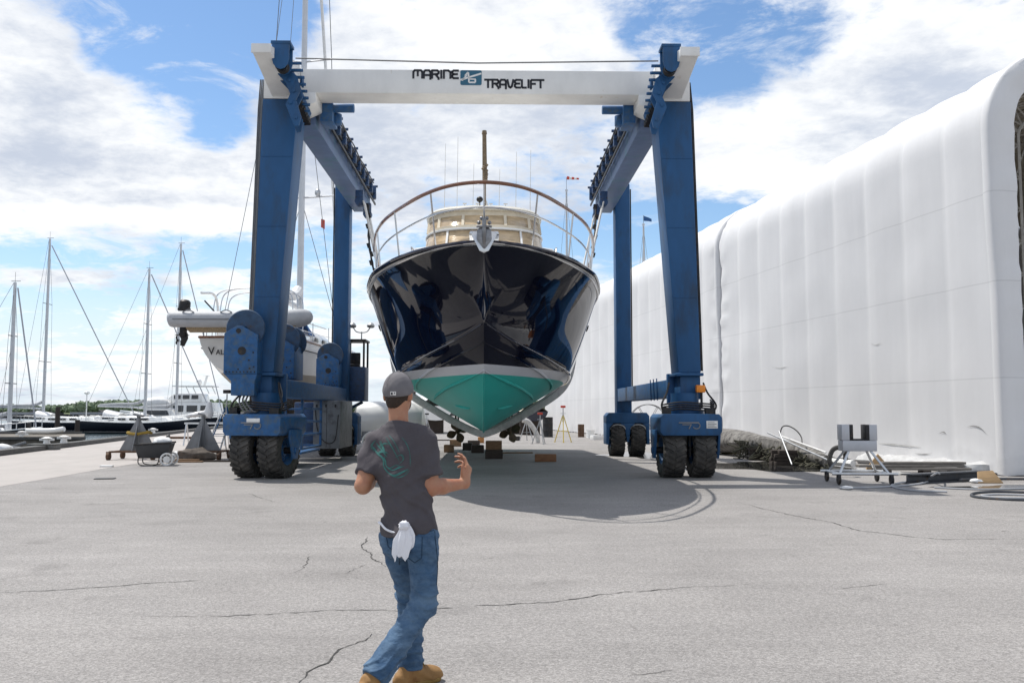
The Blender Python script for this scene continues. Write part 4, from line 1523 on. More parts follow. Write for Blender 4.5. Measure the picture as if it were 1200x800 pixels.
ZW, RR, TA, XM = 8.95, 1.9, R(68), 8.0
def _half_profile():
    """(x, z, nx, nz, arc length) from the near hem to the ridge."""
    P = [(0, ZW * i / 40, -1, 0) for i in range(40)]
    for i in range(25):
        a = TA * i / 24
        P.append((RR - RR * math.cos(a), ZW + RR * math.sin(a), -math.cos(a), math.sin(a)))
    x1, z1 = P[-1][0], P[-1][1]
    sl_ = math.tan(PI / 2 - TA)
    for i in range(1, 31):
        x = x1 + (XM - x1) * i / 30
        f = i / 30
        P.append((x, z1 + (x - x1) * sl_ * (1 - .35 * f), -math.cos(TA) * (1 - f), 1 - (1 - math.sin(TA)) * (1 - f)))
    s_, out = 0, []
    for i, q in enumerate(P):
        if i:
            s_ += math.hypot(q[0] - P[i - 1][0], q[1] - P[i - 1][1])
        out.append((*q, s_))
    return out
HP = _half_profile()
HPL = HP[-1][4]
_hs = [q[4] for q in HP]
def hall_profile(k, off=0.0):
    """k 0..1 from the near hem over the roof to the far hem; off is measured outwards."""
    m = k > .5
    d_ = (1 - k if m else k) * 2 * HPL
    x, z, nx, nz = (float(np.interp(d_, _hs, [q[j] for q in HP])) for j in range(4))
    l_ = math.hypot(nx, nz)
    x, z = x + off * nx / l_, z + off * nz / l_
    return (2 * XM - x, z) if m else (x, z)
def hall(y0, y1, bay, label, open_end, gather):
    base = V((12.42, 22.1, 0)) + V((-.158, .9875, 0)) * y0
    root = thing('fabric_hall', label, 'storage hall', base, HALL_DIR)
    L = y1 - y0
    nb = max(1, round(L / bay))
    rows = []
    ny = nb * 16
    ks = [i / 150 for i in range(151)]
    rnd_ = random.Random(int(y0 * 10))
    amp = [rnd_.uniform(.07, .11) for _ in range(nb + 1)]
    for j in range(ny + 1):
        y = L * j / ny
        u = (y / (L / nb)) % 1.0
        bi = min(nb - 1, int(y / (L / nb)))
        bulge = amp[bi] * ((4 * u * (1 - u)) ** .8 * (1 + 1.0 * (u - .5)))
        row = []
        for k in ks:
            x0, z0 = hall_profile(k)
            roof = min(1, max(0, (z0 - 5.5) / 4))
            o_ = bulge * (.62 + .66 * roof)
            # cloth gathered in horizontal folds beside a joint
            if gather and y < 1.2:
                o_ += .08 * noise.noise(V((y * 1.2, z0 * 2.6, 3.3))) * (1 - y / 1.2) + .03 * math.sin(z0 * 9 + 3 * math.sin(z0 * 1.7)) * (1 - y / 1.2)
            if y > L - 1.3:
                o_ += (.09 * noise.noise(V((y * 1.5, z0 * 2.4, 7.7))) + .025 * math.sin(z0 * 8.1 + 2.8 * math.sin(z0 * 1.3) + y * 2)) * (1 - (L - y) / 1.3)
            o_ += .03 * noise.noise(V((y * .7, z0 * .6, y0)))
            hem = 0.0
            if z0 < .7 and k < .5:
                hem = .03 * (1 - z0 / .7) ** 2 * (1 + .35 * math.sin(y * 2.3) + .25 * math.sin(y * 5.1 + 1))
            x, z = hall_profile(k, o_)
            zz_ = max(.02 + .05 * abs(math.sin(y * 3.1)), z) if k < .5 else max(0, z)
            row.append(V((x - hem, y, zz_)))
        rows.append(row)
    mb = MB()
    mb.rows(rows)
    mb.build('fabric_skin', m_fab, root, smooth=60)
    # end rims
    rim = MB()
    for yy, sg in ((0, 1), (L, -1)):
        if sg < 0:
            continue
        rr_ = []
        for i, k in enumerate(ks):
            x, z = hall_profile(k, .14 * min(1, max(.45, (hall_profile(k)[1] - 3) / 4)))
            xi, zi = hall_profile(k, -.62)
            nz_ = .05 * noise.noise(V((i * .55, y0, 1.1))) + .05 * noise.noise(V((i * 1.3, y0, 5.1)))
            if hall_profile(k)[1] < .01:
                z = zi = 0.02
            rr_.append([V((x + .03, yy + .30, z)), V((x - .02, yy + .08, z)), V((x + .05 * (1 if k < .5 else -1), yy - .03, z - .02)), V((x * .55 + xi * .45, yy - .06 + nz_, z * .55 + zi * .45)),
                        V((xi, yy - .01 + nz_, zi)), V((xi, yy + .5, zi))])
        rim.rows(rr_)
    rim.build('end_rim', m_fab, root, smooth=70)
    if open_end:
        # steel arches with lattice webs
        m_tr = pmat('galvanised_truss', (.34, .32, .29), .6, metal=.4, var=.2, vs=6)
        for q in range(5):
            yy = .9 + q * (L / nb)
            tr_ = MB()
            A = [V((x, yy, z)) for x, z in (hall_profile(i / 84, -.75) for i in range(85))]
            B = [V((x, yy, z)) for x, z in (hall_profile(i / 84, -1.45) for i in range(85))]
            tr_.tube(A, .045, 5)
            tr_.tube(B, .045, 5)
            for i in range(84):
                tr_.tube([A[i], B[i + 1]] if i % 2 else [B[i], A[i + 1]], .025, 4)
            tr_.build('arch_truss', m_tr, root)
        pu = MB()
        for i in range(6, 84, 9):
            x, z = hall_profile(i / 84, -.8)
            pu.tube([(x, .4, z), (x, 9, z)], .03, 5)
            for q in range(4):
                x2, z2 = hall_profile((i + 6) / 56, -.8)
                pu.tube([(x, .9 + q * 1.87, z), (x2, .9 + (q + 1) * 1.87, z2)], .02, 4)
        pu.build('purlin', m_tr, root)
        il = MB()
        il.rows([[V((x, .5, max(z, .01))), V((x, L - .5, max(z, .01)))] for x, z in (hall_profile(k, -.30) for k in ks)])
        il.build('lining', pmat('beige_lining', (.66, .60, .50), .8, var=.1, vs=.5), root, smooth=60)
    return root
hall(.75, 19.0, 2.03, 'nearest white fabric hall with an open arched end showing steel trusses', True, False)
hall(19.1, 35.8, 2.05, 'white fabric hall standing between two others, right behind the hoist', False, True)
hall(35.9, 60, 2.4, 'farthest white fabric hall of the row, half behind the navy yacht', False, True)

# scuffs and smears on the nearest hall
near = bpy.data.objects['fabric_hall']
m_scuff = pmat('grey_scuff', (.30, .295, .29), .9, var=.35, vs=9)
m_smear = pmat('faint_smear', (.52, .515, .50), .9, var=.2, vs=3)
hb_ = None
for ch in near.children:
    if ch.name.startswith('fabric_skin'):
        me_ = ch.data
        hb_ = BVHTree.FromPolygons([MW[near.name] @ v.co for v in me_.vertices], [tuple(q.vertices) for q in me_.polygons])
        skin_o = ch
def hall_mark(line, w, mt):
    rows = []
    Q = catmull([V((a, b_, 0)) for a, b_ in line], 8)
    for i, q in enumerate(Q):
        d = ray(q.x, q.y)
        k = math.sin(PI * min(.97, max(.03, i / (len(Q) - 1)))) * w * (.7 + .5 * noise.noise(V((i * .6, w, 0))))
        a_, b_ = [hb_.ray_cast(V((0, 0, CAM_Z)), ray(q.x, q.y + s * k).normalized()) for s in (-1, 1)]
        if a_[0] is None or b_[0] is None:
            continue
        rows.append([a_[0] + V((-.012, -.004, 0)), b_[0] + V((-.012, -.004, 0))])
    if len(rows) > 2:
        MB().rows(rows).build('scuff_mark', mt, skin_o, world=True)
hall_mark([(1134, 500), (1142, 499), (1150, 502), (1157, 509)], 1.1, m_scuff)
hall_mark([(1072, 531), (1082, 532), (1093, 531)], .8, m_scuff)
hall_mark([(1030, 519), (1050, 521), (1080, 524)], 1.6, m_smear)
hall_mark([(1100, 508), (1106, 506), (1110, 509)], .7, m_scuff)
hall_mark([(905, 430), (915, 431), (925, 429)], .5, m_smear)
hall_mark([(1020, 402), (1027, 404), (1034, 401)], .5, m_smear)
# ------------------------------------------------------------------ helpers for boats
def boat_hull(L, T_h, T_s, T_k, ny=28, nz=9, full=.55, transom_rake=0.0):
    """Round-bilge hull; y=0 stern .. L bow. T_h half beam, T_s sheer height, T_k canoe-body bottom."""
    mb = MB()
    side = []
    for i in range(ny + 1):
        y = L * i / ny
        hb, zs, zk = interp(T_h, y), interp(T_s, y), interp(T_k, y)
        row = []
        for k in range(nz + 1):
            a = PI / 2 * k / nz
            x = hb * math.sin(a) ** (full * 1.3)
            z = zk + (zs - zk) * (1 - math.cos(a) ** (1.25))
            yy = y - transom_rake * (z - zk) * max(0, 1 - i / 4)
            row.append(V((x, yy, z)))
        side.append(row)
    for sg in (1, -1):
        mb.rows([[V((p.x * sg, p.y, p.z)) for p in r] for r in side], flip=sg < 0)
    mb.add([p for p in side[0]] + [V((-p.x, p.y, p.z)) for p in side[0][::-1]], [tuple(range(2 * nz + 2))])
    dk = [[V((r[-1].x * f, r[-1].y, r[-1].z - .03 + .05 * (1 - f * f))) for f in (-.99, -.5, 0, .5, .99)] for r in side]
    return mb, dk, side

# ------------------------------------------------------------------ sailing yacht on the hard, behind the left legs
SB = thing('sailboat', 'large white cruising sailboat standing on the hard behind the left hoist legs', 'sailboat', (-9.75, 33.2, 0), -.035)
TH = [(0, 1.62), (2, 1.98), (6, 2.2), (10, 1.9), (14, .9), (16.5, .04)]
TS = [(0, 4.28), (5, 4.15), (10, 4.35), (16.5, 4.95)]
TK = [(0, 2.95), (1.2, 2.55), (3, 2.12), (6, 1.80), (9, 1.80), (12, 2.2), (14.5, 2.9), (16.5, 4.0)]
mb, dk_, side_ = boat_hull(16.5, TH, TS, TK, 40, 14, .6, .18)
m_sbh = band_mat('white_and_brown_sailboat_hull', [(2.62, (.095, .062, .045), .8), (3.02, (.42, .37, .31), .6), (9, (.78, .78, .77), .2)], spec=.5, noise_amt=.15)
sbh = mb.build('hull', m_sbh, SB, merge=True, smooth=40)
MB().rows(dk_).build('deck', m_gel, SB)
tr_ = MB()
for sg in (1, -1):
    tr_.tube([V((sg * r[-1].x, r[-1].y, r[-1].z + .02)) for r in side_], .05, 6)
tr_.tube([V((-1.62, -.24, 4.30)), V((1.62, -.24, 4.30))], .05, 6)
tr_.build('toe_rail', m_teak, SB)
cs = MB()
for sg in (1, -1):
    cs.tube([V((sg * (r[-1].x + .006), r[-1].y, r[-1].z - .34)) for r in side_[1:36]], .022, 5)
cs.build('cove_stripe', m_letter, sbh)
# name on the transom (only its first letters show past the winch)
def letters(body, size, x):
    fc = bpy.data.curves.new('name_text', 'FONT')
    fc.body, fc.size, fc.extrude, fc.offset = body, size, .004, .004
    fo = bpy.data.objects.new('name_text_tmp', fc)
    COL.objects.link(fo)
    dg = bpy.context.evaluated_depsgraph_get()
    tme = bpy.data.meshes.new_from_object(fo.evaluated_get(dg))
    bpy.data.objects.remove(fo)
    tx = bpy.data.objects.new('lettering', tme)
    COL.objects.link(tx)
    tme.materials.clear()
    tme.materials.append(m_letter)
    tx.parent = sbh
    tx.rotation_euler = (PI / 2 + .18, 0, 0)
    tx.location = (x, -.225, 3.66)
letters('V', .40, -1.28)
letters('ALEN', .26, -1.0)
# fin keel and rudder
kl = MB()
kl.hexa([(-.14, 5.6, .32), (.14, 5.6, .32), (.14, 8.8, .32), (-.14, 8.8, .32), (-.2, 5.2, 1.95), (.2, 5.2, 1.95), (.2, 9.4, 1.95), (-.2, 9.4, 1.95)])
kl.build('keel', m_wooddark, SB, bevel=.06)
ru = MB()
ru.hexa([(-.05, .9, .9), (.05, .9, .9), (.05, 1.6, .9), (-.05, 1.6, .9), (-.07, .7, 2.6), (.07, .7, 2.6), (.07, 1.9, 2.6), (-.07, 1.9, 2.6)])
ru.build('rudder', m_wooddark, SB, bevel=.03)
# coachroof, cockpit coaming, sprayhood, bimini
co = MB()
rows = []
for i in range(15):
    y = 4.4 + 6.6 * i / 14
    hw = 1.30 * min(1, (1.15 - i / 14) * 1.6) ** .5 * min(1, .75 + i * .1)
    zt = 5.02 - .012 * i
    rows.append([V((-hw, y, 4.1)), V((-hw * .95, y, zt - .2)), V((-hw * .8, y, zt)), V((0, y, zt + .07)), V((hw * .8, y, zt)), V((hw * .95, y, zt - .2)), V((hw, y, 4.1))])
co.rows(rows, cap0=True, cap1=True)
coach = co.build('coachroof', m_gel, SB, smooth=40)
for sg in (1, -1):
    for y in (5.4, 6.7, 8.0):
        w_ = MB()
        w_.obox((sg * 1.285, y, 4.62), .04, .72, .16)
        w_.build('window', m_glass, coach, bevel=.01)
gc = MB()
for sg in (1, -1):
    gc.hexa([(sg * 1.35, .6, 4.1), (sg * 1.0, .6, 4.1), (sg * 1.0, 4.3, 4.1), (sg * 1.35, 4.3, 4.1), (sg * 1.25, .6, 4.55), (sg * 1.05, .6, 4.55), (sg * 1.05, 4.3, 4.7), (sg * 1.25, 4.3, 4.7)])
gc.build('cockpit_coaming', m_gel, SB, bevel=.03)
m_bluecl = pmat('blue_canvas', (.03, .10, .26), .85, var=.12, vs=5, bump=.2, bs=10)
sh = MB()
sh.rows([[V((1.25 * math.cos(a), 4.2 + .16 * j + .55 * (1 - math.sin(a)) * 0, 4.75 + (1.05 - .11 * j) * math.sin(a))) for a in [PI * k / 14 for k in range(15)]] for j in range(7)])
sh.build('sprayhood', m_bluecl, SB, solid=.02)
# white stern arch hoops, pushpit, davits
pp_ = MB()
for sg in (1, -1):
    pp_.tube(catmull([(sg * 1.5, -.1, 4.3), (sg * 1.55, -.15, 5.0), (sg * 1.62, .6, 5.05), (sg * 1.8, 2.2, 5.0), (sg * 1.95, 4.2, 4.98)], 5), .022, 6)
    pp_.tube(catmull([(sg * 1.55, -.1, 4.65), (sg * 1.7, 1.2, 4.68), (sg * 1.95, 4.2, 4.66), (sg * 2.2, 7, 4.75)], 5), .012, 5)
    for y in (.6, 2.2, 4.2):
        pp_.tube([(sg * interp(TH, y) * .96, y, 4.2), (sg * interp(TH, y) * .96, y, 5.02)], .018, 6)
pp_.tube([(-1.5, -.1, 5.0), (1.5, -.1, 5.0)], .022, 6)
for k, (y, hh) in enumerate(((.8, 6.25), (1.5, 6.35), (2.3, 6.3))):
    pp_.tube(catmull([(-1.5, y - .1, 4.3), (-1.5, y, 5.5), (-1.25, y + .1, hh - .15), (0, y + .15, hh), (1.25, y + .1, hh - .15), (1.5, y, 5.5), (1.5, y - .1, 4.3)], 6), .022, 6)
pp_.build('stern_hoops', m_chrome, SB)
dv = MB()
for x in (-1.1, 1.1):
    dv.tube(catmull([(x, .2, 4.2), (x, .1, 5.5), (x, -.4, 5.85), (x, -1.5, 5.75)], 6), .045, 8)
dv.build('davit', m_gel, SB)
# rig
MY, MT = 7.3, 30.0
mm = MB()
mm.tube([(0, MY, 4.6), (0, MY, 15), (0, MY + .02, MT)], [.15, .14, .10], 12)
mast = mm.build('mast', m_mast, SB)
sp_ = MB()
for z, w_ in ((11.2, 1.5), (17.5, 1.3), (23.5, 1.0)):
    sp_.tube([(-w_, MY - .15, z + .06), (0, MY, z), (w_, MY - .15, z + .06)], .04, 6)
sp_.sphere((.75, MY - .1, 11.42), (.14, .14, .17), 10, 8)
sp_.sphere((.0, MY - .35, 13.9), (.22, .25, .16), 12, 8)
sp_.bar((0, MY, 13.9), (0, MY - .4, 13.85), .06, .06)
sp_.build('spreaders', m_mast, mast)
wr = MB()
for sg in (1, -1):
    for z, xx, y0 in ((11.2, 1.5, MY - .15), (17.5, 1.3, MY - .15), (23.5, 1.0, MY - .15)):
        pass
    wr.tube([(sg * 2.0, MY - .1, 4.3), (sg * 1.5, MY - .15, 11.25), (sg * 1.3, MY - .15, 17.55), (sg * 1.0, MY - .15, 23.55), (0, MY, MT - .3)], .018, 5)
    wr.tube([(sg * 1.9, MY - .7, 4.3), (0, MY, 17.4)], .014, 5)
    wr.tube([(sg * 1.9, MY + .4, 4.3), (0, MY, 11.1)], .014, 5)
wr.tube([(1.0, .2, 4.5), (.35, 3.5, 15), (0, MY - .1, MT - .2)], .012, 5)
wr.tube([(-1.0, .2, 4.5), (-.35, 3.5, 15), (0, MY - .1, MT - .2)], .012, 5)
wr.build('rigging', m_wire, mast)
fs_ = MB()
fs_.tube([(0, 16.1, 5.1), (0, MY + .3, MT - .6)], .075, 8)
fs_.build('furled_genoa', m_tarp, mast)
bm_ = MB()
bm_.tube([(0, MY - .3, 6.2), (0, 2.2, 6.35)], .12, 10)
boom = bm_.build('boom', m_mast, mast)
sc_ = MB()
sc_.tube(catmull([(0, MY - .35, 6.95), (0, 6.2, 6.62), (0, 4.5, 6.55), (0, 2.5, 6.5)], 5), [.24 - .006 * i for i in range(16)], 10)
sc_.build('sail_cover', m_tarp, boom)
fg = MB()
fg.add([(.95, MY - .2, 10.2), (1.12, MY - .2, 10.14), (1.12, MY - .2, 9.72), (.95, MY - .2, 9.82)], [(0, 1, 2, 3)])
fg.build('pennant', m_red, mast, solid=.01)
ow = MB()
ow.tube([(1.2, .2, 5.0), (1.45, -.1, 5.55)], .02, 6)
ow.prism([(0, 0), (.22, .05), (.26, .3), (.05, .22)], (1.3, -.1, 5.3), (1, 0, 0), (0, 0, 1), (0, .12, 0))
ow.build('stern_outboard', m_blacksteel, SB, bevel=.02)

# inflatable dinghy hanging across the stern
D = thing('inflatable_dinghy', 'grey inflatable dinghy with black outboard slung across the white sailboat stern', 'dinghy', W(283, 376, 31.9), 0)
tb = MB()
for yy, zz_ in ((-.62, 0), (.62, .0)):
    P = [(-2.35, yy, -.02), (-2.25, yy, -.01), (-1.9, yy, 0), (0, yy, 0), (1.2, yy * .95, .02), (1.8, yy * .7, .07), (2.15, yy * .32, .12), (2.27, 0, .14)]
    tb.tube(catmull(P, 5), [.06, .16, .2, .22, .24, .26, .275, .28, .28, .28, .28] + [.28] * 20 + [.275, .27, .265, .26, .255], 14)
tub = tb.build('inflatable_tube', m_grey_tube, D, smooth=60)
st_ = MB()
for yy in (-.62, .62):
    st_.tube([(-2.1, yy * 1.42, -.02), (0, yy * 1.455, -.02), (1.2, yy * 1.40, 0)], .03, 5)
    for x in (-1.6, -.3, .9):
        st_.tube(catmull([(x - .2, yy * 1.3, .22), (x, yy * 1.3, .30), (x + .2, yy * 1.3, .22)], 4), .02, 5)
st_.build('rubbing_strake', m_steelgrey, tub)
hl_ = MB()
rows = []
for i in range(13):
    x = -1.8 + 3.7 * i / 12
    k = min(1, (12.6 - i) / 5)
    rows.append([V((x, -.55 * k, -.12)), V((x, -.35 * k, -.32)), V((x, 0, -.36 - .05 * k)), V((x, .35 * k, -.32)), V((x, .55 * k, -.12))])
hl_.rows(rows, cap0=True, cap1=True)
hl_.build('dinghy_hull', pmat('tan_netted_hull', (.34, .26, .16), .8, var=.55, vs=22, bump=.3, bs=30), D)
ob = MB()
ob.lathe([(.02, .26), (.13, .25), (.19, .18), (.20, .02), (.18, -.1), (.10, -.16)], (-2.02, 0, .50), (.12, 0, 1), 16)
ob.box(-2.22, -1.84, -.15, .15, .36, .46)
obm = ob.build('outboard', m_blacksteel, D, bevel=.02)
ol = MB()
ol.bar((-2.02, 0, .36), (-2.04, 0, -.55), .20, .22)
ol.prism([(-.16, 0), (.16, 0), (.18, -.2), (.05, -.48), (-.08, -.44), (-.05, -.22)], (-2.05, -.05, -.42), (1, 0, 0), (0, 0, 1), (0, .10, 0))
ol.bar((-2.28, 0, -.5), (-1.85, 0, -.5), .22, .03)
for k in range(3):
    a = k * 2 * PI / 3
    ol.bar((-2.25, 0, -.68), (-2.25, .16 * math.cos(a), -.68 + .16 * math.sin(a)), .03, .1)
ol.build('outboard_leg', m_blacksteel, obm, bevel=.015)
ro = MB()
ro.bar((-.95, .1, .3), (-1.32, .0, .72), .06, .05)
ro.build('steering_arm', m_blacksteel, D)

# ------------------------------------------------------------------ props that hold the sailboat, ladder, stands
def jack_stand(name, label, base, h, mat_, r=.45, headmat=None, lean=0, group=None):
    root = thing(name, label, 'jack stand', base, 0, group)
    lg = MB()
    for k in range(3):
        a = 2 * PI * k / 3 + .5 + lean
        f = V((r * math.cos(a), r * math.sin(a), 0))
        lg.tube([f + V((0, 0, .02)), V((.03 * math.cos(a), .03 * math.sin(a), h * .72))], .026, 6)
        lg.obox(f + V((0, 0, .012)), .1, .1, .02)
    lg.tube([(r * .6 * math.cos(a), r * .6 * math.sin(a), h * .30) for a in [2 * PI * k / 3 + .5 + lean for k in range(3)]], .016, 5, closed=True)
    o = lg.build('tripod', mat_, root)
    sc_ = MB()
    sc_.cyl((0, 0, h * .55), (0, 0, h * .74), .045, n=10)
    sc_.cyl((0, 0, h * .74), (0, 0, h * .93), .025, n=8)
    sc_.bar((-.14, 0, h * .78), (.14, 0, h * .78), .025, .025)
    sc_.build('screw', m_steel, root)
    hd = MB()
    hd.obox((0, 0, h * .965), .26, .22, h * .045 + .03)
    hd.build('pad', headmat or m_red, root, bevel=.02)
    return root
jack_stand('jack_stand', 'yellow tripod boat stand with red pad beside the farther right wheels', (G(660, 518).x, G(660, 518).y, 0), 1.92, m_yellow, .50)
GR = 'thin grey stands beneath the navy yacht'
jack_stand('jack_stand', 'thin grey tripod stand with red pad, left of the yellow boat stand', V((G(633, 520).x, G(633, 520).y, 0)), 1.55, m_steel, .4, m_red, .4, GR)
jack_stand('jack_stand', 'thin grey tripod stand with dark pad, in the gap under the yacht stern', V((G(617, 516).x, G(617, 516).y, 0)), 1.5, m_steel, .42, m_blacksteel, 1.0, GR)
jack_stand('jack_stand', 'thin grey stand just right of the man\'s shoulder, under the yacht', V((G(500, 512).x, G(500, 512).y, 0)), 1.5, m_steel, .42, m_blacksteel, .2, GR)
jack_stand('jack_stand', 'tall blue boat prop under the white sailboat, behind the hoist wheel', (-11.0, 35.2, 0), 2.45, m_blue, .75, m_blacksteel, .7)
jack_stand('jack_stand', 'dark boat prop under the sailboat stern beside the ladder', (-9.2, 36.6, 0), 2.3, m_blacksteel, .7, m_blacksteel, .2)
# aluminium step ladder leaning by the sailboat
c0 = G(256, 533)
LD = thing('step_ladder', 'pale aluminium step ladder standing beside the left front hoist wheel', 'ladder', (c0.x, c0.y, 0))
ra = MB()
for x in (-.28, .28):
    ra.bar((x - .25, -.1, 0), (x * .7 + .12, .35, 1.5), .06, .03)
    ra.bar((x + .30, .9, 0), (x * .7 + .18, .42, 1.5), .04, .03)
ra.build('rail', m_steel, LD)
rg = MB()
for i in range(5):
    f = (i + .8) / 6
    a, b_ = V((-.28 - .25, -.1, 0)).lerp(V((-.196 + .12, .35, 1.5)), f), V((.28 - .25, -.1, 0)).lerp(V((.196 + .12, .35, 1.5)), f)
    rg.bar(a, b_, .09, .025)
rg.build('step', m_steel, LD)

def steel_stand(px, py, hgt, w, label, strap):
    c = G(px, py)
    root = thing('steel_stand', label, 'boat stand', (c.x, c.y, 0), 0, 'grey triangular steel stands by the quay')
    zb = .30
    pl = MB()
    pl.prism([(-w / 2, zb), (w / 2, zb), (.06, hgt), (-.06, hgt)], (0, -.02, 0), (1, 0, 0), (0, 0, 1), (0, .03, 0))
    for s in (-1, 1):
        pl.add([(-.015, s * .02, zb), (-.015, s * w * .40, zb), (-.015, s * .02, hgt - .05), (.015, s * .02, zb), (.015, s * w * .40, zb), (.015, s * .02, hgt - .05)],
               [(0, 1, 2), (3, 5, 4), (0, 3, 4, 1), (1, 4, 5, 2), (0, 2, 5, 3)])
    pl.build('gusset_plate', m_steelgrey, root, bevel=.004)
    po = MB()
    po.cyl((0, 0, zb), (0, 0, hgt + .12), .065, n=12)
    po.obox((0, 0, hgt + .14), .3, .26, .06, Matrix.Rotation(.25, 3, 'Y'))
    po.build('post', m_steelgrey, root, bevel=.004)
    ba = MB()
    for y in (-.45, .45):
        ba.bar((-w * .62, y, zb - .03), (w * .62, y, zb - .03), .08, .06)
    for x in (-w * .55, w * .55):
        ba.bar((x, -.6, zb - .03), (x, .6, zb - .03), .08, .06)
    ba.build('base_frame', m_rust, root, bevel=.004)
    for x in (-w * .6, w * .6):
        for y in (-.55, .55):
            cw = MB()
            cw.cyl((x - .05, y, .125), (x + .05, y, .125), .125, n=18)
            cw.obox((x, y, .2), .16, .06, .16)
            cw.build('caster_wheel', m_rust, root, bevel=.01)
    if strap:
        s_ = MB()
        z = .88
        wz = w / 2 * (hgt - z) / (hgt - zb) + .05
        s_.tube(catmull([(-wz, -.06, z), (0, -.12, z - .03), (wz, -.1, z + .02), (wz + .08, .1, z), (0, .35, z + .04), (-wz, .15, z + .03)], 5, closed=True), .05, 6, closed=True)
        s_.build('strap', pmat('mustard_webbing', (.27, .18, .03), .9, var=.4, vs=9), root)
    return root
steel_stand(161, 538, 1.34, 1.22, 'grey triangular steel stand with a mustard strap round it, beside the cart', True)
s2 = steel_stand(237, 538, 1.36, 1.22, 'grey triangular steel stand topped by a white wrapped pad', False)
pd = MB()
rows = []
for i in range(9):
    t_ = i / 8
    z = 1.40 + .52 * t_
    r_ = .12 + .035 * math.sin(t_ * 5) if t_ < .9 else .07
    rows.append([V((.18 + r_ * math.cos(a) * (1 + .1 * math.sin(3 * a + i)), r_ * math.sin(a), z + .03 * math.sin(2 * a + i))) for a in [2 * PI * k / 14 for k in range(14)]])
pd.rows(rows, closed=True, cap0=True, cap1=True)
rows = []
for i in range(9):
    t_ = i / 8
    x = -.55 + .72 * t_
    r_ = .05 + .06 * t_
    rows.append([V((x, r_ * 1.3 * math.cos(a), 1.45 + .12 * t_ + r_ * math.sin(a) + .02 * math.sin(3 * a + i))) for a in [2 * PI * k / 12 for k in range(12)]])
pd.rows(rows, closed=True, cap0=True, cap1=True)
pd.xf(MW[s2.name])
pdo = pd.build('wrapped_pad', m_tarp, None, smooth=60)
tag(pdo, 'white cloth-wrapped pad lying on top of the right triangular steel stand', 'pad')
recentre(pdo, MW[s2.name] @ V((0, 0, 1.4)))

# garden cart
c0 = G(181, 545)
CA = thing('hand_cart', 'small black garden cart full of white rags, with pale spoked wheels', 'cart', (c0.x, c0.y, 0), .15)
tb_ = MB()
T0 = [(-.42, -.25, .22), (.40, -.25, .22), (.40, .25, .22), (-.42, .25, .22)]
T1 = [(-.52, -.33, .60), (.52, -.33, .66), (.52, .33, .66), (-.52, .33, .60)]
tb_.hexa(T0 + T1)
tb_.build('tub', pmat('dark_plastic', (.035, .036, .04), .5, var=.2, vs=5), CA, bevel=.03)
tl = MB()
tl.tube([V(p) * 1.0 + V((0, 0, .02)) for p in T1], .03, 6, closed=True)
tl.tube(catmull([(-.40, -.27, .3), (-.36, -.28, .04), (.1, -.28, .03), (.2, -.27, .28)], 6), .016, 6)
tl.tube(catmull([(-.40, .27, .3), (-.36, .28, .04), (.1, .28, .03), (.2, .27, .28)], 6), .016, 6)
tl.build('frame', m_blacksteel, CA)
for y in (-.36, .36):
    w_ = MB()
    w_.tube([V((.42 + .17 * math.cos(a), y, .19 + .17 * math.sin(a))) for a in [2 * PI * k / 24 for k in range(24)]], .03, 6, closed=True)
    for k in range(8):
        w_.tube([(.42, y, .19), (.42 + .16 * math.cos(k * PI / 4), y, .19 + .16 * math.sin(k * PI / 4))], .008, 4)
    w_.cyl((.42, y - .03, .19), (.42, y + .03, .19), .10, n=14)
    w_.build('wheel', m_white, CA)
def crumple(c, r, seed, amp=.3, n=16, m=10, fq=2.5):
    mb = MB()
    mb.sphere((0, 0, 0), 1, n, m)
    mb.v = [V((p.x * r[0], p.y * r[1], p.z * r[2])) * (1 + amp * noise.noise(p * fq + V((seed, 0, 0)))) + V(c) for p in mb.v]
    return mb
rg_ = crumple((c0.x + .22, c0.y, .70), (.26, .24, .14), 3)
rg_.v += []
o = rg_.build('rag_heap', m_tarp, None, smooth=60)
tag(recentre(o, (c0.x + .22, c0.y, .66)), 'heap of white rags lying in the black garden cart', 'rags')
# bundle, planks on the ground beside the cart
c1 = G(222, 541)
b_ = crumple((c1.x + .1, c1.y + .3, .17), (.62, .26, .25), 8, .35, 22, 12, 2.2)
tag(recentre(b_.build('tarpaulin_bundle', pmat('grey_brown_canvas', (.10, .082, .068), .9, var=.4, vs=7, bump=.4, bs=9), None, smooth=60), (c1.x, c1.y, 0)), 'grey brown canvas bundle on the ground between the two triangular stands', 'bundle')
b_ = crumple((c1.x - .62, c1.y + .5, .14), (.3, .2, .16), 5, .3)
tag(recentre(b_.build('cloth_bundle', m_tarp, None, smooth=60), (c1.x - .6, c1.y + .5, 0)), 'crumpled white cloth on the ground just behind the garden cart', 'cloth')
def plank(c, L, w, h, rz, label, mat_=None, z=0.0, name='plank', group=None):
    mb = MB()
    mb.obox((0, 0, h / 2), L, w, h)
    o = mb.build(name, mat_ or m_wood, None, bevel=.006)
    o.location = (c[0], c[1], z)
    o.rotation_euler = (0, 0, rz)
    return tag(o, label, 'plank' if name == 'plank' else name.replace('_', ' '), group)
plank((c1.x - .3, c1.y - .05), 1.25, .2, .09, .05, 'brown plank lying in front of the grey canvas bundle')
plank((c1.x + .15, c1.y - .32), .75, .15, .05, .12, 'short brown board on the asphalt in front of the longer plank')
plank((c1.x + 1.0, c1.y + .02), 1.3, .12, .05, .0, 'thin dark board lying just left of the hoist wheel', m_wooddark)
plank((G(125, 547).x, G(125, 547).y), .34, .2, .05, .1, 'small pale board alone on the asphalt left of the cart', m_white)
plank((G(123, 561).x, G(123, 561).y), .45, .26, .02, .2, 'flat dark scrap on the asphalt nearest the pale concrete', m_blacksteel)
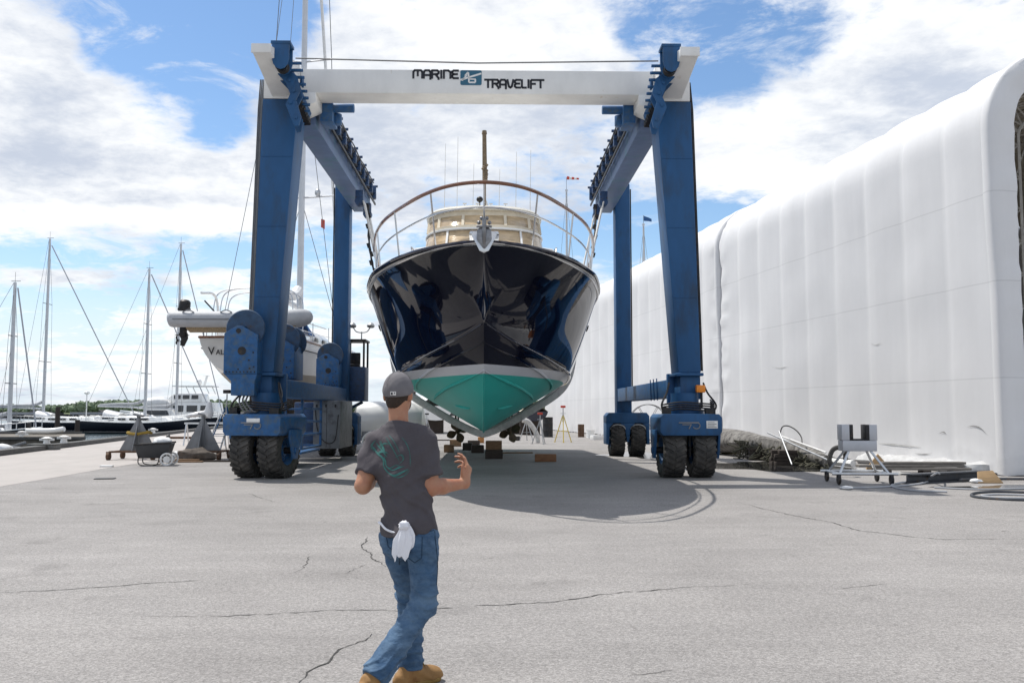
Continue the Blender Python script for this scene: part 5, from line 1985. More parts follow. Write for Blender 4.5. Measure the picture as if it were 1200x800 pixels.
# trestle behind the second stand
c2 = G(243, 522)
TR = thing('trestle', 'pale metal trestle standing behind the wrapped triangular stand', 'trestle', (c2.x, c2.y, 0))
tt = MB()
tt.bar((-1.1, 0, 1.05), (1.0, 0, 1.05), .08, .08)
tt.build('top_bar', m_alu, TR)
for x in (-1.0, .9):
    for y in (-.35, .35):
        lgm = MB()
        lgm.bar((x, y * .1, 1.02), (x, y, 0), .05, .05)
        lgm.build('leg', m_alu, TR)
# cylinder dolly in the back
c3 = G(214, 516)
DL = thing('pipe_roller', 'low rusty roller dolly on the pale concrete between the steel stands', 'dolly', (c3.x, c3.y, 0))
dm = MB()
dm.cyl((-.9, 0, .16), (.7, 0, .16), .07, n=10)
dm.build('axle', m_rust, DL)
for x in (-.8, .6):
    w_ = MB()
    w_.cyl((x - .06, 0, .17), (x + .06, 0, .17), .17, n=16)
    w_.build('roller', m_blacksteel, DL, bevel=.01)

# ------------------------------------------------------------------ timber blocks under the yacht
BG = 'timber blocks on the asphalt under the yacht'
def block(x0, x1, ybot, ytop, label, mat_=None, z0=0.0, depth=.35, rz=.0, Y=None):
    """Block whose foot stands where the photo shows it."""
    Yb = Y if Y else G((x0 + x1) / 2, ybot).y
    a, b_, tp = W(x0, ybot, Yb), W(x1, ybot, Yb), W(x0, ytop, Yb)
    w_, h_ = b_.x - a.x, tp.z - a.z
    mb = MB()
    mb.obox((0, 0, h_ / 2), w_, depth, h_)
    o = mb.build('timber_block', mat_ or m_wood, None, bevel=.01)
    o.location = ((a.x + b_.x) / 2, Yb + depth / 2, z0)
    o.rotation_euler = (0, 0, rz)
    tag(o, label, 'timber block', BG)
    return o, h_
block(520, 531.5, 530, 521, 'small brown timber block just right of the man\'s elbow')
block(527, 540, 523, 515, 'weathered timber block behind the smallest block', depth=.5)
block(542, 553, 527.5, 519, 'dark timber block third from the left', m_wooddark, depth=.6)
block(552, 566.5, 530.5, 521.5, 'dark brown block leaning against the tall two-block pile', m_wooddark, depth=.5, rz=.1)
block(548, 562, 522, 516, 'low dark block behind the middle ones', m_wooddark, depth=.5)
m_oran = pmat('orange_timber', (.42, .19, .06), .8, var=.2, vs=6, stretch=(1, 6, 6))
o, h_ = block(560, 567, 519, 512, 'small orange timber block standing behind the tall pile', m_oran)
o, h_ = block(568.5, 589, 537.5, 527, 'dark lower block of the tall two-block pile', m_wooddark, depth=.6)
Yb = o.location.y - .3
a_, b2 = W(569, 527, Yb), W(588, 516, Yb)
mb = MB()
mb.obox((0, 0, h_ * .5), b2.x - a_.x, .5, h_ * .98)
o2 = mb.build('timber_block', m_wood, None, bevel=.01)
o2.location = ((a_.x + b2.x) / 2, Yb + .3, h_ + .001)
tag(o2, 'brown timber block on top of the tall two-block pile', 'timber block', BG)
block(627, 652, 541, 532, 'long reddish block lying alone, right of the others', pmat('reddish_timber', (.25, .12, .06), .8, var=.3, vs=5, stretch=(1, 6, 6)), depth=.32)
plank((G(606, 531).x, G(606, 531).y), 1.2, .14, .05, .1, 'thin grey batten in the yacht shadow right of the tall pile', m_wood)
plank((G(520, 516).x, G(520, 516).y), 1.3, .18, .06, .1, 'thin board lying behind the small brown block', m_wooddark)
# tyre and curved white fender pipe at the stern
ty = MB()
tread_tyre(ty, (0, 0, 0), .30, .24, 18)
o = ty.build('spare_tyre', m_black, None)
o.location = (G(603, 516).x, G(603, 516).y, .12)
o.rotation_euler = (0, R(90), .3)
tag(o, 'black tyre lying flat on the ground under the right propeller', 'tyre')
cu = MB()
p0 = G(630, 519)
P = [W(612, 492, p0.y), W(619, 494, p0.y), (W(626, 503, p0.y)), W(630, 512, p0.y), V((p0.x, p0.y, .02))]
cu.tube(catmull(P, 6), .13, 10)
o = cu.build('canvas_duct', m_sling, None)
tag(recentre(o, p0), 'curved grey duct arching down to the ground under the yacht stern', 'duct')

# ------------------------------------------------------------------ white tank trailer behind the man
TT = thing('tank_trailer', 'white rounded tank trailer standing beyond the cab of the hoist', 'trailer', (-5.45, 37.6, 0))
tk = MB()
tk.lathe([(.02, -1.05), (.45, -1.0), (.68, -.86), (.78, -.6), (.80, 0), (.80, 1.5), (.66, 1.8), (.02, 1.92)], (0, 0, 1.23), (1, 0, 0), 32)
tk.build('tank', m_gel, TT)
tc_ = MB()
tc_.box(-.75, 1.7, -.7, .7, .42, .62)
tc_.box(-.6, 1.6, -.72, .72, .62, .80)
tc_.build('chassis', m_steelgrey, TT, bevel=.02)
for y in (-.72, .72):
    for x in (-.15, 1.1):
        w_ = MB()
        w_.lathe([(.16, -.1), (.30, -.11), (.33, -.07), (.33, .07), (.30, .11), (.16, .1)], (x, y, .33), (0, 1, 0), 26)
        wo = w_.build('wheel', m_black, TT)
        r_ = MB()
        r_.lathe([(.01, -.06), (.14, -.08), (.17, -.1), (.17, .1), (.01, .06)], (x, y, .33), (0, 1, 0), 20)
        r_.build('rim', m_alu, wo)
fd = MB()
for y in (-.72, .72):
    for x in (-.15, 1.1):
        fd.tube([V((x + .42 * math.cos(a), y, .36 + .42 * math.sin(a))) for a in [PI * k / 10 for k in range(11)]], .05, 6)
fd.build('mudguard', m_gel, TT)

# boats stored far behind the yacht
SHR = [('shrink-wrapped white motor boat stored far behind the yacht, left of the propellers', -5.5, 66, 1.0, .2), ('white covered boat on stands, second behind the yacht stern', -1.2, 74, 1.1, -.1), ('low dark covered boat far back under the yacht, near its right propeller', 1.5, 62, .8, .3)]
for i, (lab, x, y, k, rz) in enumerate(SHR):
    r_ = thing('stored_boat', lab, 'boat', (x, y, 0), rz, 'boats stored at the back of the yard')
    mb, dk_, sd_ = boat_hull(8 * k, [(0, 1.25 * k), (4 * k, 1.35 * k), (8 * k, .05)], [(0, 2.0 * k), (8 * k, 2.4 * k)], [(0, .95), (5 * k, .9), (8 * k, 1.6 * k)], 16, 7)
    mb.build('hull', m_gel if i < 2 else m_navy, r_, merge=True)
    cvm = MB()
    cvm.rows([[V((q[-1].x * f, q[-1].y, q[-1].z + .75 * k * (1 - abs(f) ** 1.4))) for f in (-1, -.6, -.25, 0, .25, .6, 1)] for q in sd_])
    cvm.build('cover', m_tarp if i < 2 else m_canvas, r_, smooth=50)
    for yy in (1.2 * k, 5.2 * k):
        cr = MB()
        cr.box(-.7, .7, yy - .15, yy + .15, 0, 1.02)
        cr.build('cradle', m_wooddark, r_, bevel=.01)
def drum(px, py, h, r, label, mat_, nm='steel_drum', cat='drum'):
    c = G(px, py)
    mb = MB()
    mb.lathe([(.01, 0), (r, 0), (r * 1.03, .02), (r, .05), (r, h * .33), (r * 1.03, h * .35), (r, h * .37), (r, h * .65), (r * 1.03, h * .67), (r, h * .69), (r, h - .03), (r * 1.03, h), (r * .9, h - .02), (.01, h - .02)], (0, 0, 0), (0, 0, 1), 20)
    o = mb.build(nm, mat_, None)
    o.location = (c.x, c.y, 0)
    return tag(o, label, cat)
drum(642, 512, 1.25, .32, 'dark upright drum under the yacht, right of the grey tripod stand', m_blacksteel)
drum(692, 513, .5, .26, 'white plastic bucket by the hall, left of the farther right wheels', m_gel, 'bucket', 'bucket')
drum(509, 507, 1.1, .35, 'grey drum far under the yacht beside the man\'s shoulder', m_steelgrey)
plank((G(703, 515).x, G(703, 515).y), 1.0, .5, .25, .3, 'pale wedge-shaped board by the hall, right of the white bucket', m_white, name='chock')
drum(681, 512, .8, .2, 'rusty gas bottle standing against the white hall behind the yellow stand', m_rust, 'gas_bottle', 'gas bottle')
# ------------------------------------------------------------------ right-hand side of the yard
c0 = G(1006, 566)
CS = thing('cradle_stand', 'silver mast cradle with a U-shaped padded saddle on four casters', 'cradle', (c0.x, c0.y, 0), -.08)
sd = MB()
sd.box(-.37, .37, -.2, .2, .72, .955)
sdo = sd.build('saddle', pmat('silver_paint', (.46, .47, .50), .45, metal=.3, var=.06), CS, bevel=.008)
for s in (-1, 1):
    ck = MB()
    ck.box(*sorted((s * .385, s * .215)), -.19, .19, .96, 1.31)
    ck.build('cheek', _M['silver_paint'], sdo, bevel=.008)
    pd = MB()
    pd.box(*sorted((s * .212, s * .135)), -.19, .19, .965, 1.31)
    pd.build('pad', m_blacksteel, sdo, bevel=.01)
pb = MB()
pb.box(-.13, .13, -.19, .19, .957, .99)
pb.build('pad', m_blacksteel, sdo, bevel=.008)
for sx in (-1, 1):
    for sy in (-1, 1):
        lg = MB()
        lg.tube([(sx * .24, sy * .16, .72), (sx * .52, sy * .46, .25)], .028, 8)
        lg.build('leg', m_alu, CS)
bf = MB()
for y in (-.5, .5):
    bf.tube([(-.70, y, .24), (.70, y, .24)], .032, 8)
for x in (-.55, .55):
    bf.tube([(x, -.5, .24), (x, .5, .24)], .032, 8)
bf.build('base_frame', m_alu, CS)
for x, y in ((-.56, -.5), (.56, -.5), (-.56, .5), (.56, .5)):
    cw = MB()
    cw.lathe([(.02, -.035), (.10, -.03), (.115, 0), (.10, .03), (.02, .035)], (x, y, .115), (1, 0, 0), 18)
    cw.obox((x, y, .19), .09, .05, .08)
    cw.build('caster_wheel', m_blacksteel, CS)

# dark steel beam, plywood, planks
m_dsteel = pmat('dark_grey_steel', (.055, .06, .07), .55, metal=.3, var=.2, vs=4, col2=(.1, .07, .05), c2s=5, c2t=.65)
c1, c2 = G(1063, 567), G(1155, 562)
sbm = MB()
d_ = (c2 - c1)
Lb = d_.length
for z0, z1, hw in ((0, .03, .14), (.033, .19, .02), (.193, .225, .14)):
    sbm.box(0, Lb, -hw, hw, z0, z1)
o = sbm.build('steel_beam', m_dsteel, None, bevel=.003)
o.location = c1
o.rotation_euler = (0, 0, math.atan2(d_.y, d_.x))
tag(o, 'dark grey steel beam lying on the wet ground by the hall corner', 'steel beam')
c3 = G(1160, 566)
pw = MB()
pw.prism([(-.28, 0), (.28, 0), (.12, .30), (-.22, .28)], (0, 0, 0), (1, 0, 0), (0, .45, .9), (0, .04, -.02))
o = pw.build('plywood_offcut', m_ply, None, bevel=.003)
o.location = (c3.x, c3.y - .05, .01)
tag(o, 'tan plywood offcut leaning on the end of the dark steel beam', 'plywood')
c4 = G(1030, 549)
pw = MB()
pw.prism([(-.36, 0), (.34, 0), (.02, .42)], (0, 0, 0), (1, 0, 0), (0, .2, .98), (0, .05, 0))
o = pw.build('wooden_wedge', m_ply, None, bevel=.004)
o.location = (c4.x, c4.y, 0)
tag(o, 'triangular brown plywood piece standing behind the silver cradle', 'plywood')
PG = 'planks stacked at the foot of the hall'
cP = G(1080, 556)
for i, (dx, dy, dz, L, rz, lab) in enumerate(((0, 0, .12, 2.4, -.04, 'lowest weathered plank of the stack behind the steel beam'),
                                          (-.25, .1, .19, 2.7, .02, 'middle weathered plank of the stack behind the steel beam'),
                                          (.1, .15, .26, 2.1, -.02, 'topmost weathered plank of the stack behind the steel beam'))):
    plank((cP.x + dx, cP.y + dy), L, .26, .06, rz, lab, pmat('grey_plank', (.17, .155, .14), .9, var=.3, vs=5, stretch=(1, 6, 6)), dz, 'plank', PG)
for dx, lab in ((-.9, 'left dark bearer block under the stacked planks'), (.1, 'middle dark bearer block under the stacked planks'), (.85, 'right dark bearer block under the stacked planks')):
    plank((cP.x + dx, cP.y + .05), .2, .34, .119, 0, lab, m_wooddark, 0, 'bearer_block')
# long wrapped spar with draped tangle at the foot of the hall
A, B_ = V((9.5, 30.5, .85)), V((8.9, 24.6, .12))
hk = MB()
pa, pb_ = W(838, 520, 33), W(905, 519, 29.5)
P = [W(826, 514, 36) , W(858, 517, 33.5), W(890, 520, 31), W(925, 527, 28.6), W(950, 534, 27), W(968, 541, 25.6)]
rows = []
Q = catmull(P, 7)
for i, p in enumerate(Q):
    t_ = i / (len(Q) - 1)
    r_ = .62 * (1 - t_ * .62) * (1 + .03 * math.sin(i * .7))
    zc = max(r_ * .72, p.z)
    row = []
    for k in range(16):
        a = 2 * PI * k / 16
        nn = 1 + .26 * noise.noise(V((i * .13, math.cos(a) * 1.6, math.sin(a) * 1.6)))
        row.append(V((p.x + r_ * 1.5 * nn * math.cos(a) * .5, p.y + r_ * .9 * nn * math.cos(a), zc + r_ * .75 * nn * math.sin(a))))
    rows.append(row)
hk.rows(rows, closed=True, cap0=True, cap1=True)
m_hulk = pmat('mud_grey_canvas', (.19, .18, .168), .9, var=.35, vs=4, col2=(.05, .045, .04), c2s=6, c2t=.55, c2w=.1, bump=.5, bs=7)
o = hk.build('wrapped_spar', m_hulk, None, smooth=50)
tag(recentre(o, (Q[10].x, Q[10].y, 0)), 'long mud-grey wrapped spar lying along the foot of the white hall', 'spar')
# dark support under it
for (px, py, w_, h_, lab) in ((926, 545, 1.0, .45, 'dark pile of short timbers under the wrapped spar near its middle'), (893, 539, .8, .4, 'dark timbers under the thick end of the wrapped spar')):
    c_ = G(px, py)
    mb = MB()
    rn = random.Random(int(px))
    for k in range(4):
        for j in range(3):
            mb.obox((rn.uniform(-.05, .05), -.2 + .2 * j, (k + .5) * h_ / 4), w_ * rn.uniform(.75, 1), .17, h_ / 4 - .012, Matrix.Rotation(rn.uniform(-.06, .06), 3, 'Z'))
    o = mb.build('timber_pile', m_wooddark, None, bevel=.006)
    o.location = (c_.x, c_.y + .2, 0)
    tag(o, lab, 'timber pile')
c_ = G(860, 532)
mb = MB()
mb.lathe([(.02, 0), (.36, 0), (.45, .42), (.47, .44), (.43, .44), (.34, .05), (.02, .05)], (0, 0, 0), (0, 0, 1), 24)
o = mb.build('tub', pmat('olive_tub', (.10, .09, .035), .7, var=.3, vs=5), None)
o.location = (c_.x, c_.y + .4, 0)
tag(o, 'olive brown tub on the wet ground under the spar tip', 'tub')
# pipes, poles and ropes
def pole(pts, r, label, mat_, name='pole', cat='pole', n=8, cat_n=6):
    mb = MB()
    P_ = catmull(pts, cat_n) if len(pts) > 2 else [V(p) for p in pts]
    mb.tube(P_, r, n)
    o = mb.build(name, mat_, None)
    c = V((P_[len(P_) // 2].x, P_[len(P_) // 2].y, 0))
    return tag(recentre(o, c), label, cat)
def GP(px, py, z):
    return G(px, py, z)
pole([GP(875, 530, .12), GP(1000, 543, .12)], .10, 'thick white pipe lying behind the wrapped spar and the cradle', m_gel, 'pipe', 'pipe')
pole([W(913, 505, 27.5), W(928, 544, 25.8)], .022, 'short grey pole leaning steeply against the wrapped spar', m_steel)
pole([W(900, 507, 28.5), W(975, 541, 24.8)], .026, 'longest grey pole sloping down along the wrapped spar', m_steel)
pole([W(916, 511, 28), W(968, 530, 25.5)], .025, 'thin white pole resting on the tangled ropes', m_white)
pole([W(914, 508, 27.6), W(917, 500, 27.6), W(924, 499, 27.6), W(933, 504, 27.4), W(939, 512, 27.2), W(940, 520, 27)], .018, 'looping dark wire arching above the wrapped spar', m_blacksteel, 'wire', 'wire')
pole([W(975, 547, 22.6), W(972, 538, 22.6), W(976, 527, 22.6), W(984, 524, 22.6), W(990, 528, 22.7), W(991, 538, 22.8)], .06, 'fat black hose looped upright behind the silver cradle', m_black, 'hose', 'hose')
rn = random.Random(12)
net = MB()
for k in range(60):
    px = rn.uniform(862, 966)
    py = 515 + (px - 868) * .22 + rn.uniform(-5, 9)
    Yd = 31.5 - (px - 868) * .062
    P_ = [W(px + rn.uniform(-9, 9) * j * .5, py + j * rn.uniform(-1, 5), Yd - .15 * rn.random()) for j in range(5)]
    P_ = [V((p.x, p.y - .25, max(.03, p.z - .12))) for p in P_]
    net.tube(catmull(P_, 4), rn.uniform(.012, .03), 5)
o = net.build('rope_tangle', pmat('weedy_rope', (.09, .085, .06), .95, var=.5, vs=9), None)
tag(recentre(o, W(920, 525, 28)), 'dark tangle of weedy ropes draped over the wrapped spar', 'rope')
struct(o, 'stuff')
# hoses and coils on the ground
pole([GP(985, 572, .02), GP(1040, 570, .02), GP(1080, 566, .03), GP(1100, 558, .06), GP(1098, 554, .28), GP(1085, 560, .10), GP(1045, 568, .02), GP(1065, 574, .02), GP(1110, 576, .02)], .022, 'pale grey hose winding over the asphalt beside the dark beam', pmat('pale_hose', (.35, .36, .38), .6, var=.1), 'hose', 'hose')
pole([GP(1095, 571, .02), GP(1150, 573, .02), GP(1215, 572, .02)], .018, 'straight thin pale hose running along the wet patch at right', _M['pale_hose'], 'hose', 'hose')
pole([GP(1210, 577, .02), GP(1165, 576, .02), GP(1141, 578, .02), GP(1143, 582, .02), GP(1180, 585, .02), GP(1215, 586, .02)], .028, 'dark looped hose on the asphalt at the right edge', m_dsteel, 'hose', 'hose')
pole([GP(1210, 580, .02), GP(1170, 579, .02), GP(1150, 580.5, .02), GP(1175, 583, .02), GP(1213, 583.5, .02)], .018, 'inner pale loop of hose on the asphalt at the right edge', _M['pale_hose'], 'hose', 'hose')
pole([GP(1125, 562, .06), GP(1165, 561, .06), GP(1200, 561, .06)], .03, 'short dark pole lying in front of the hall corner hem', m_dsteel)
b_ = crumple((G(992, 573).x, G(992, 573).y, .03), (.14, .09, .035), 2)
tag(recentre(b_.build('rag', m_tarp, None, smooth=60), (G(992, 573).x, G(992, 573).y, 0)), 'small white rag on the asphalt in front of the silver cradle', 'rag')
b_ = crumple((G(1140, 565).x, G(1140, 565).y - .2, .05), (.16, .09, .05), 6)
tag(recentre(b_.build('rag', m_tarp, None, smooth=60), (G(1140, 565).x, G(1140, 565).y - .2, 0)), 'small white rag lying in front of the dark steel beam', 'rag')
# rolled hem cloth slumped along the ground at the corner
rows = []
for i in range(25):
    t_ = i / 24
    p = V((12.15, 23.4, .12)).lerp(V((11.3, 28.5, .12)), t_)
    r_ = .16 + .05 * math.sin(i * 1.7)
    rows.append([p + V((-r_ * 2.6 * math.cos(a) - .2, 0, r_ * math.sin(a) * (1 + .2 * math.sin(3 * a + i)))) for a in [2 * PI * k / 10 for k in range(10)]])
mb = MB().rows(rows, closed=True, cap0=True, cap1=True)
tag(recentre(mb.build('fabric_roll', pmat('dingy_white_cloth', (.46, .46, .46), .8, var=.2, vs=4, bump=.3, bs=6), None, smooth=60), (11.7, 26, 0)), 'slumped roll of white cloth along the hem of the nearest hall', 'cloth roll')
# big wire reel between the right wheels
c_ = G(760, 520)
RL = thing('hose_reel', 'thin wire-spoked reel standing on the ground between the right hoist wheels', 'reel', (c_.x, c_.y, 0))
rm = MB()
for y in (-.25, .25):
    rm.tube([V((.95 * math.cos(a), y, 1.0 + .95 * math.sin(a))) for a in [2 * PI * k / 36 for k in range(36)]], .02, 5, closed=True)
    for k in range(6):
        a = k * PI / 3
        rm.tube([(0, y, 1.0), (.95 * math.cos(a), y, 1.0 + .95 * math.sin(a))], .012, 4)
rm.build('wheel', m_wire, RL)
rh = MB()
rh.cyl((0, -.3, 1.0), (0, .3, 1.0), .22, n=18)
rh.build('hub', m_white, RL)
rs = MB()
for s in (-1, 1):
    for x in (-.5, .5):
        rs.tube([(x, s * .32, 0), (0, s * .32, 1.0)], .025, 5)
rs.build('stand', m_steel, RL)
# masts of boats behind the yard
def far_mast(px, ptop, pbot, Y, label, flag, flagmat):
    tp, bt = W(px, ptop, Y), W(px, pbot, Y)
    root = thing('sailboat', label, 'sailboat', (bt.x, Y, 0), 0)
    m_ = MB()
    m_.tube([(0, 0, 2.0), (0, 0, tp.z)], [.14, .10], 8)
    m_.bar((-.14, 0, tp.z - .1), (.14, 0, tp.z - .1), .1, .12)
    mo = m_.build('mast', m_mast, root)
    g_ = MB()
    for sg in (1, -1):
        g_.tube([(sg * 1.3, 0, 2.3), (sg * .9, 0, tp.z * .6), (0, 0, tp.z - .5)], .014, 4)
    g_.tube([(-.9, 0, tp.z * .6), (.9, 0, tp.z * .6)], .035, 5)
    g_.tube([(0, 4.6, 2.5), (0, .1, tp.z - .3)], .02, 4)
    g_.tube([(.0, -4.2, 2.4), (0, -.1, tp.z - .3)], .014, 4)
    g_.tube([(0, 0, tp.z), (0, 0, tp.z + flag[0])], .02, 4)
    g_.build('rigging', m_wire, mo)
    f_ = MB()
    z = tp.z + flag[0] - .05
    if flag[1] == 'sock':
        for k in range(5):
            q = MB()
            q.tube([(.05 + k * .26, 0, z - .02 * k), (.05 + (k + 1) * .26, 0, z - .02 * (k + 1))], [.19 - .02 * k, .17 - .02 * k], 12)
            q.build('windsock_band', m_red if k % 2 == 0 else m_white, mo)
    else:
        f_.rows([[V((.03 + .17 * k, .05 * math.sin(k * 1.6), z - .07 * k)), V((.03 + .17 * k, .05 * math.sin(k * 1.6), z - .55 - .02 * k))] for k in range(6)])
        f_.build('flag', m_bluecl, mo, solid=.01)
    mb, dk_, sd_ = boat_hull(10, [(0, 1.3), (4, 1.6), (10, .05)], [(0, 2.3), (10, 2.7)], [(0, 1.4), (4, .8), (10, 2.0)], 16, 7)
    mb.xf(Matrix.Translation((0, -4.5, 0)))
    mb.build('hull', m_gel, root, merge=True)
    d2 = MB()
    d2.rows([[q + V((0, -4.5, 0)) for q in r] for r in dk_])
    d2.box(-.8, .8, -3, 2, 2.3, 2.75)
    d2.build('deck', m_gel, root)
    kk = MB()
    kk.box(-.15, .15, -1.2, 1.2, .0, 1.0)
    kk.build('keel', m_wooddark, root)
    return root
far_mast(665, 222, 480, 96, 'distant sailboat mast flying a red and white windsock beyond the yacht', (1.3, 'sock'), m_red)
far_mast(756.5, 262, 480, 96, 'distant mast with a dark blue flag rising above the white hall roof', (.9, 'flag'), m_navy)

# ------------------------------------------------------------------ marina on the left
pr_ = MB()
pr_.hexa([(-75, 52.5, -2.2), (-24.6, 52.5, -2.2), (-30.8, 66, -2.2), (-75, 66, -2.2), (-75, 52.5, 0), (-24.6, 52.5, 0), (-30.8, 66, 0), (-75, 66, 0)])
po = pr_.build('concrete_pier', pmat('stained_concrete', (.17, .15, .125), .9, var=.25, vs=.6, col2=(.07, .06, .05), c2s=.9, c2t=.56, c2w=.12, bump=.3, bs=3, stretch=(1, 1, .4)), None, bevel=.05)
tag(po, 'stained concrete pier jutting into the water at the left edge', 'pier')
pc = MB()
pc.box(-75, -24.5, 52.3, 52.6, .0, .16)
pc.box(-75, -31.0, 65.6, 66, .0, .14)
pco = pc.build('kerb', m_kerb, po)
for i, x in enumerate((-28.5, -32.2, -36.5, -40)):
    bl = MB()
    bl.lathe([(.16, 0), (.13, .12), (.12, .28), (.22, .34), (.22, .42), (.05, .46)], (x, 53.2, .02), (0, 0, 1), 12)
    bl.bar((x - .35, 53.2, .28), (x + .35, 53.2, .28), .1, .1)
    bl.build('mooring_cleat', m_white, po)
for i, (px, py) in enumerate(((86, 526.5), (103, 524), (197, 511))):
    c_ = G(px, py)
    bl = MB()
    bl.lathe([(.16, 0), (.13, .12), (.12, .22), (.22, .28), (.05, .34)], (0, 0, 0), (0, 0, 1), 12)
    bl.bar((-.3, 0, .22), (.3, 0, .22), .09, .09)
    o = bl.build('mooring_cleat', m_white, None)
    o.location = (quay_x(c_.y) + .2, c_.y, .2)
    tag(o, ['white mooring cleat on the quay kerb nearest the pier', 'white mooring cleat on the quay kerb just right of the pier end', 'white mooring cleat on the quay kerb beyond the steel stands'][i], 'cleat', 'cleats on the quay kerb')
# things lying on the quay at the left edge
c_ = G(4, 530)
b_ = crumple((c_.x - .2, c_.y, .16), (.55, .28, .18), 4, .25)
tag(recentre(b_.build('fender', m_tarp, None, smooth=60), (c_.x, c_.y, 0)), 'fat white fender bag on the quay at the left edge', 'fender')
c_ = G(14, 527)
mb = MB()
mb.bar((c_.x - .5, c_.y, .12), (c_.x + .5, c_.y - .3, .08), .16, .12)
mb.bar((c_.x - .3, c_.y + .3, .1), (c_.x + .3, c_.y + .5, .3), .1, .1)
tag(recentre(mb.build('anchor_stock', m_steelgrey, None, bevel=.02), c_), 'grey steel anchor stock lying on the quay beside the white fender', 'anchor')
c_ = G(24, 528)
mb = MB()
mb.box(-.55, .55, -.3, .3, .0, .22)
mb.box(-.58, .58, -.33, .33, .223, .26)
o = mb.build('dock_box', pmat('grey_dock_box', (.13, .13, .125), .8, var=.2, vs=3), None, bevel=.02)
o.location = (c_.x + .5, c_.y + .9, 0)
tag(o, 'low grey dock box on the quay in front of the pier', 'box')

def marina_yacht(x, y, L, rz, mast_h, my, label, hullmat, house=True, boomlen=5.5, furl=True, mast2=None, pole=False):
    root = thing('moored_sailboat', label, 'sailboat', (x, y, WZ), rz, 'sailboats moored in the marina')
    s = L / 14.0
    mb, dk_, sd_ = boat_hull(L, [(0, 1.25 * s), (L * .35, 2.0 * s), (L * .75, 1.25 * s), (L, .05)], [(0, 1.25 * s), (L * .5, 1.05 * s), (L, 1.6 * s)], [(0, .25 * s), (L * .15, -.2), (L * .8, -.2), (L, .9 * s)], 22, 8, .55, -.5)
    h_ = mb.build('hull', hullmat, root, merge=True)
    MB().rows(dk_).build('deck', m_gel, root)
    rb = MB()
    for sg in (1, -1):
        rb.tube([V((sg * q[-1].x, q[-1].y, q[-1].z + .03)) for q in sd_], .06, 5)
    rb.build('toe_rail', m_gel, h_)
    co = MB()
    co.hexa([(-1.25 * s, L * .28, 1.0 * s), (1.25 * s, L * .28, 1.0 * s), (.8 * s, L * .68, 1.1 * s), (-.8 * s, L * .68, 1.1 * s),
             (-1.1 * s, L * .29, 1.75 * s), (1.1 * s, L * .29, 1.75 * s), (.6 * s, L * .64, 1.6 * s), (-.6 * s, L * .64, 1.6 * s)])
    cb_ = co.build('coachroof', m_gel, root, bevel=.06)
    for sg in (1, -1):
        for k in range(3):
            wn = MB()
            wn.obox((sg * (1.13 - .1 * k) * s, L * (.34 + .08 * k), 1.42 * s), .12, L * .055, .2 * s, Matrix.Rotation(sg * -.12, 3, 'Z'))
            wn.build('window', m_glass, cb_)
    if house:
        sp2 = MB()
        sp2.rows([[V((1.1 * s * math.cos(a), L * .20 + .3 * j, 1.6 * s + (.80 * s - .07 * j) * math.sin(a) ** .7)) for a in [PI * k / 12 for k in range(13)]] for j in range(7)])
        sp2.build('sprayhood', m_tarp, root, solid=.03)
    mm = MB()
    mm.tube([(0, my, 1.3 * s), (0, my, mast_h * .6), (0, my, mast_h)], [.19, .18, .13], 8)
    mo = mm.build('mast', m_mast, root)
    rg_ = MB()
    for z, w_ in ((mast_h * .36, 1.3 * s), (mast_h * .66, 1.0 * s)):
        rg_.tube([(-w_, my, z), (w_, my, z)], .04, 5)
    for sg in (1, -1):
        rg_.tube([(sg * 1.8 * s, my, 1.2 * s), (sg * 1.3 * s, my, mast_h * .36), (sg * 1.0 * s, my, mast_h * .66), (0, my, mast_h - .3)], .018, 4)
        rg_.tube([(sg * 1.7 * s, my - .8, 1.2 * s), (0, my, mast_h * .62)], .014, 4)
    rg_.tube([(0, .2, 1.4 * s), (0, my - .1, mast_h)], .018, 4)
    rg_.build('rigging', m_wire, mo)
    tp = MB()
    tp.bar((-.05, my - .35, mast_h + .12), (-.05, my + .45, mast_h + .12), .04, .04)
    tp.tube([(0, my, mast_h), (0, my, mast_h + .9)], .015, 4)
    tp.build('masthead', m_blacksteel, mo)
    if furl:
        fu = MB()
        fu.tube([(0, L - .5, 1.6 * s), (0, my + .25, mast_h * .965)], .065, 7)
        fu.build('furled_genoa', pmat('grey_sail', (.42, .43, .46), .8, var=.1), mo)
    bo = MB()
    bo.tube([(0, my - .2, 2.6 * s), (0, my - boomlen, 2.75 * s)], .11, 7)
    b2_ = bo.build('boom', m_mast, mo)
    cv = MB()
    cv.tube(catmull([(0, my - .2, 3.3 * s), (0, my - 1.2, 2.98 * s), (0, my - boomlen * .6, 2.92 * s), (0, my - boomlen + .2, 2.85 * s)], 4), [.19, .19, .18, .18, .17, .17, .16, .16, .15, .15, .14, .13, .1], 8)
    cv.build('sail_cover', pmat('pale_grey_cover', (.42, .43, .45), .8, var=.1, vs=3), b2_)
    st = MB()
    for sg in (1, -1):
        P_ = [V((sg * q[-1].x * .97, q[-1].y, q[-1].z + .62)) for q in sd_[::2]]
        st.tube(P_, .018, 4)
        for q in sd_[::2]:
            st.tube([(sg * q[-1].x * .97, q[-1].y, q[-1].z), (sg * q[-1].x * .97, q[-1].y, q[-1].z + .64)], .02, 4)
    st.build('guard_rail', m_alu, root)
    if pole:
        pl_ = MB()
        pl_.tube([(-.9 * s, .3, 1.2 * s), (-.9 * s, .3, 4.0 * s)], .07, 6)
        pl_.sphere((-.9 * s, .3, 4.1 * s), (.32, .32, .2), 10, 6)
        pl_.build('radar_pole', m_gel, root)
    # loose gear on deck
    rn_ = random.Random(int(x * 7))
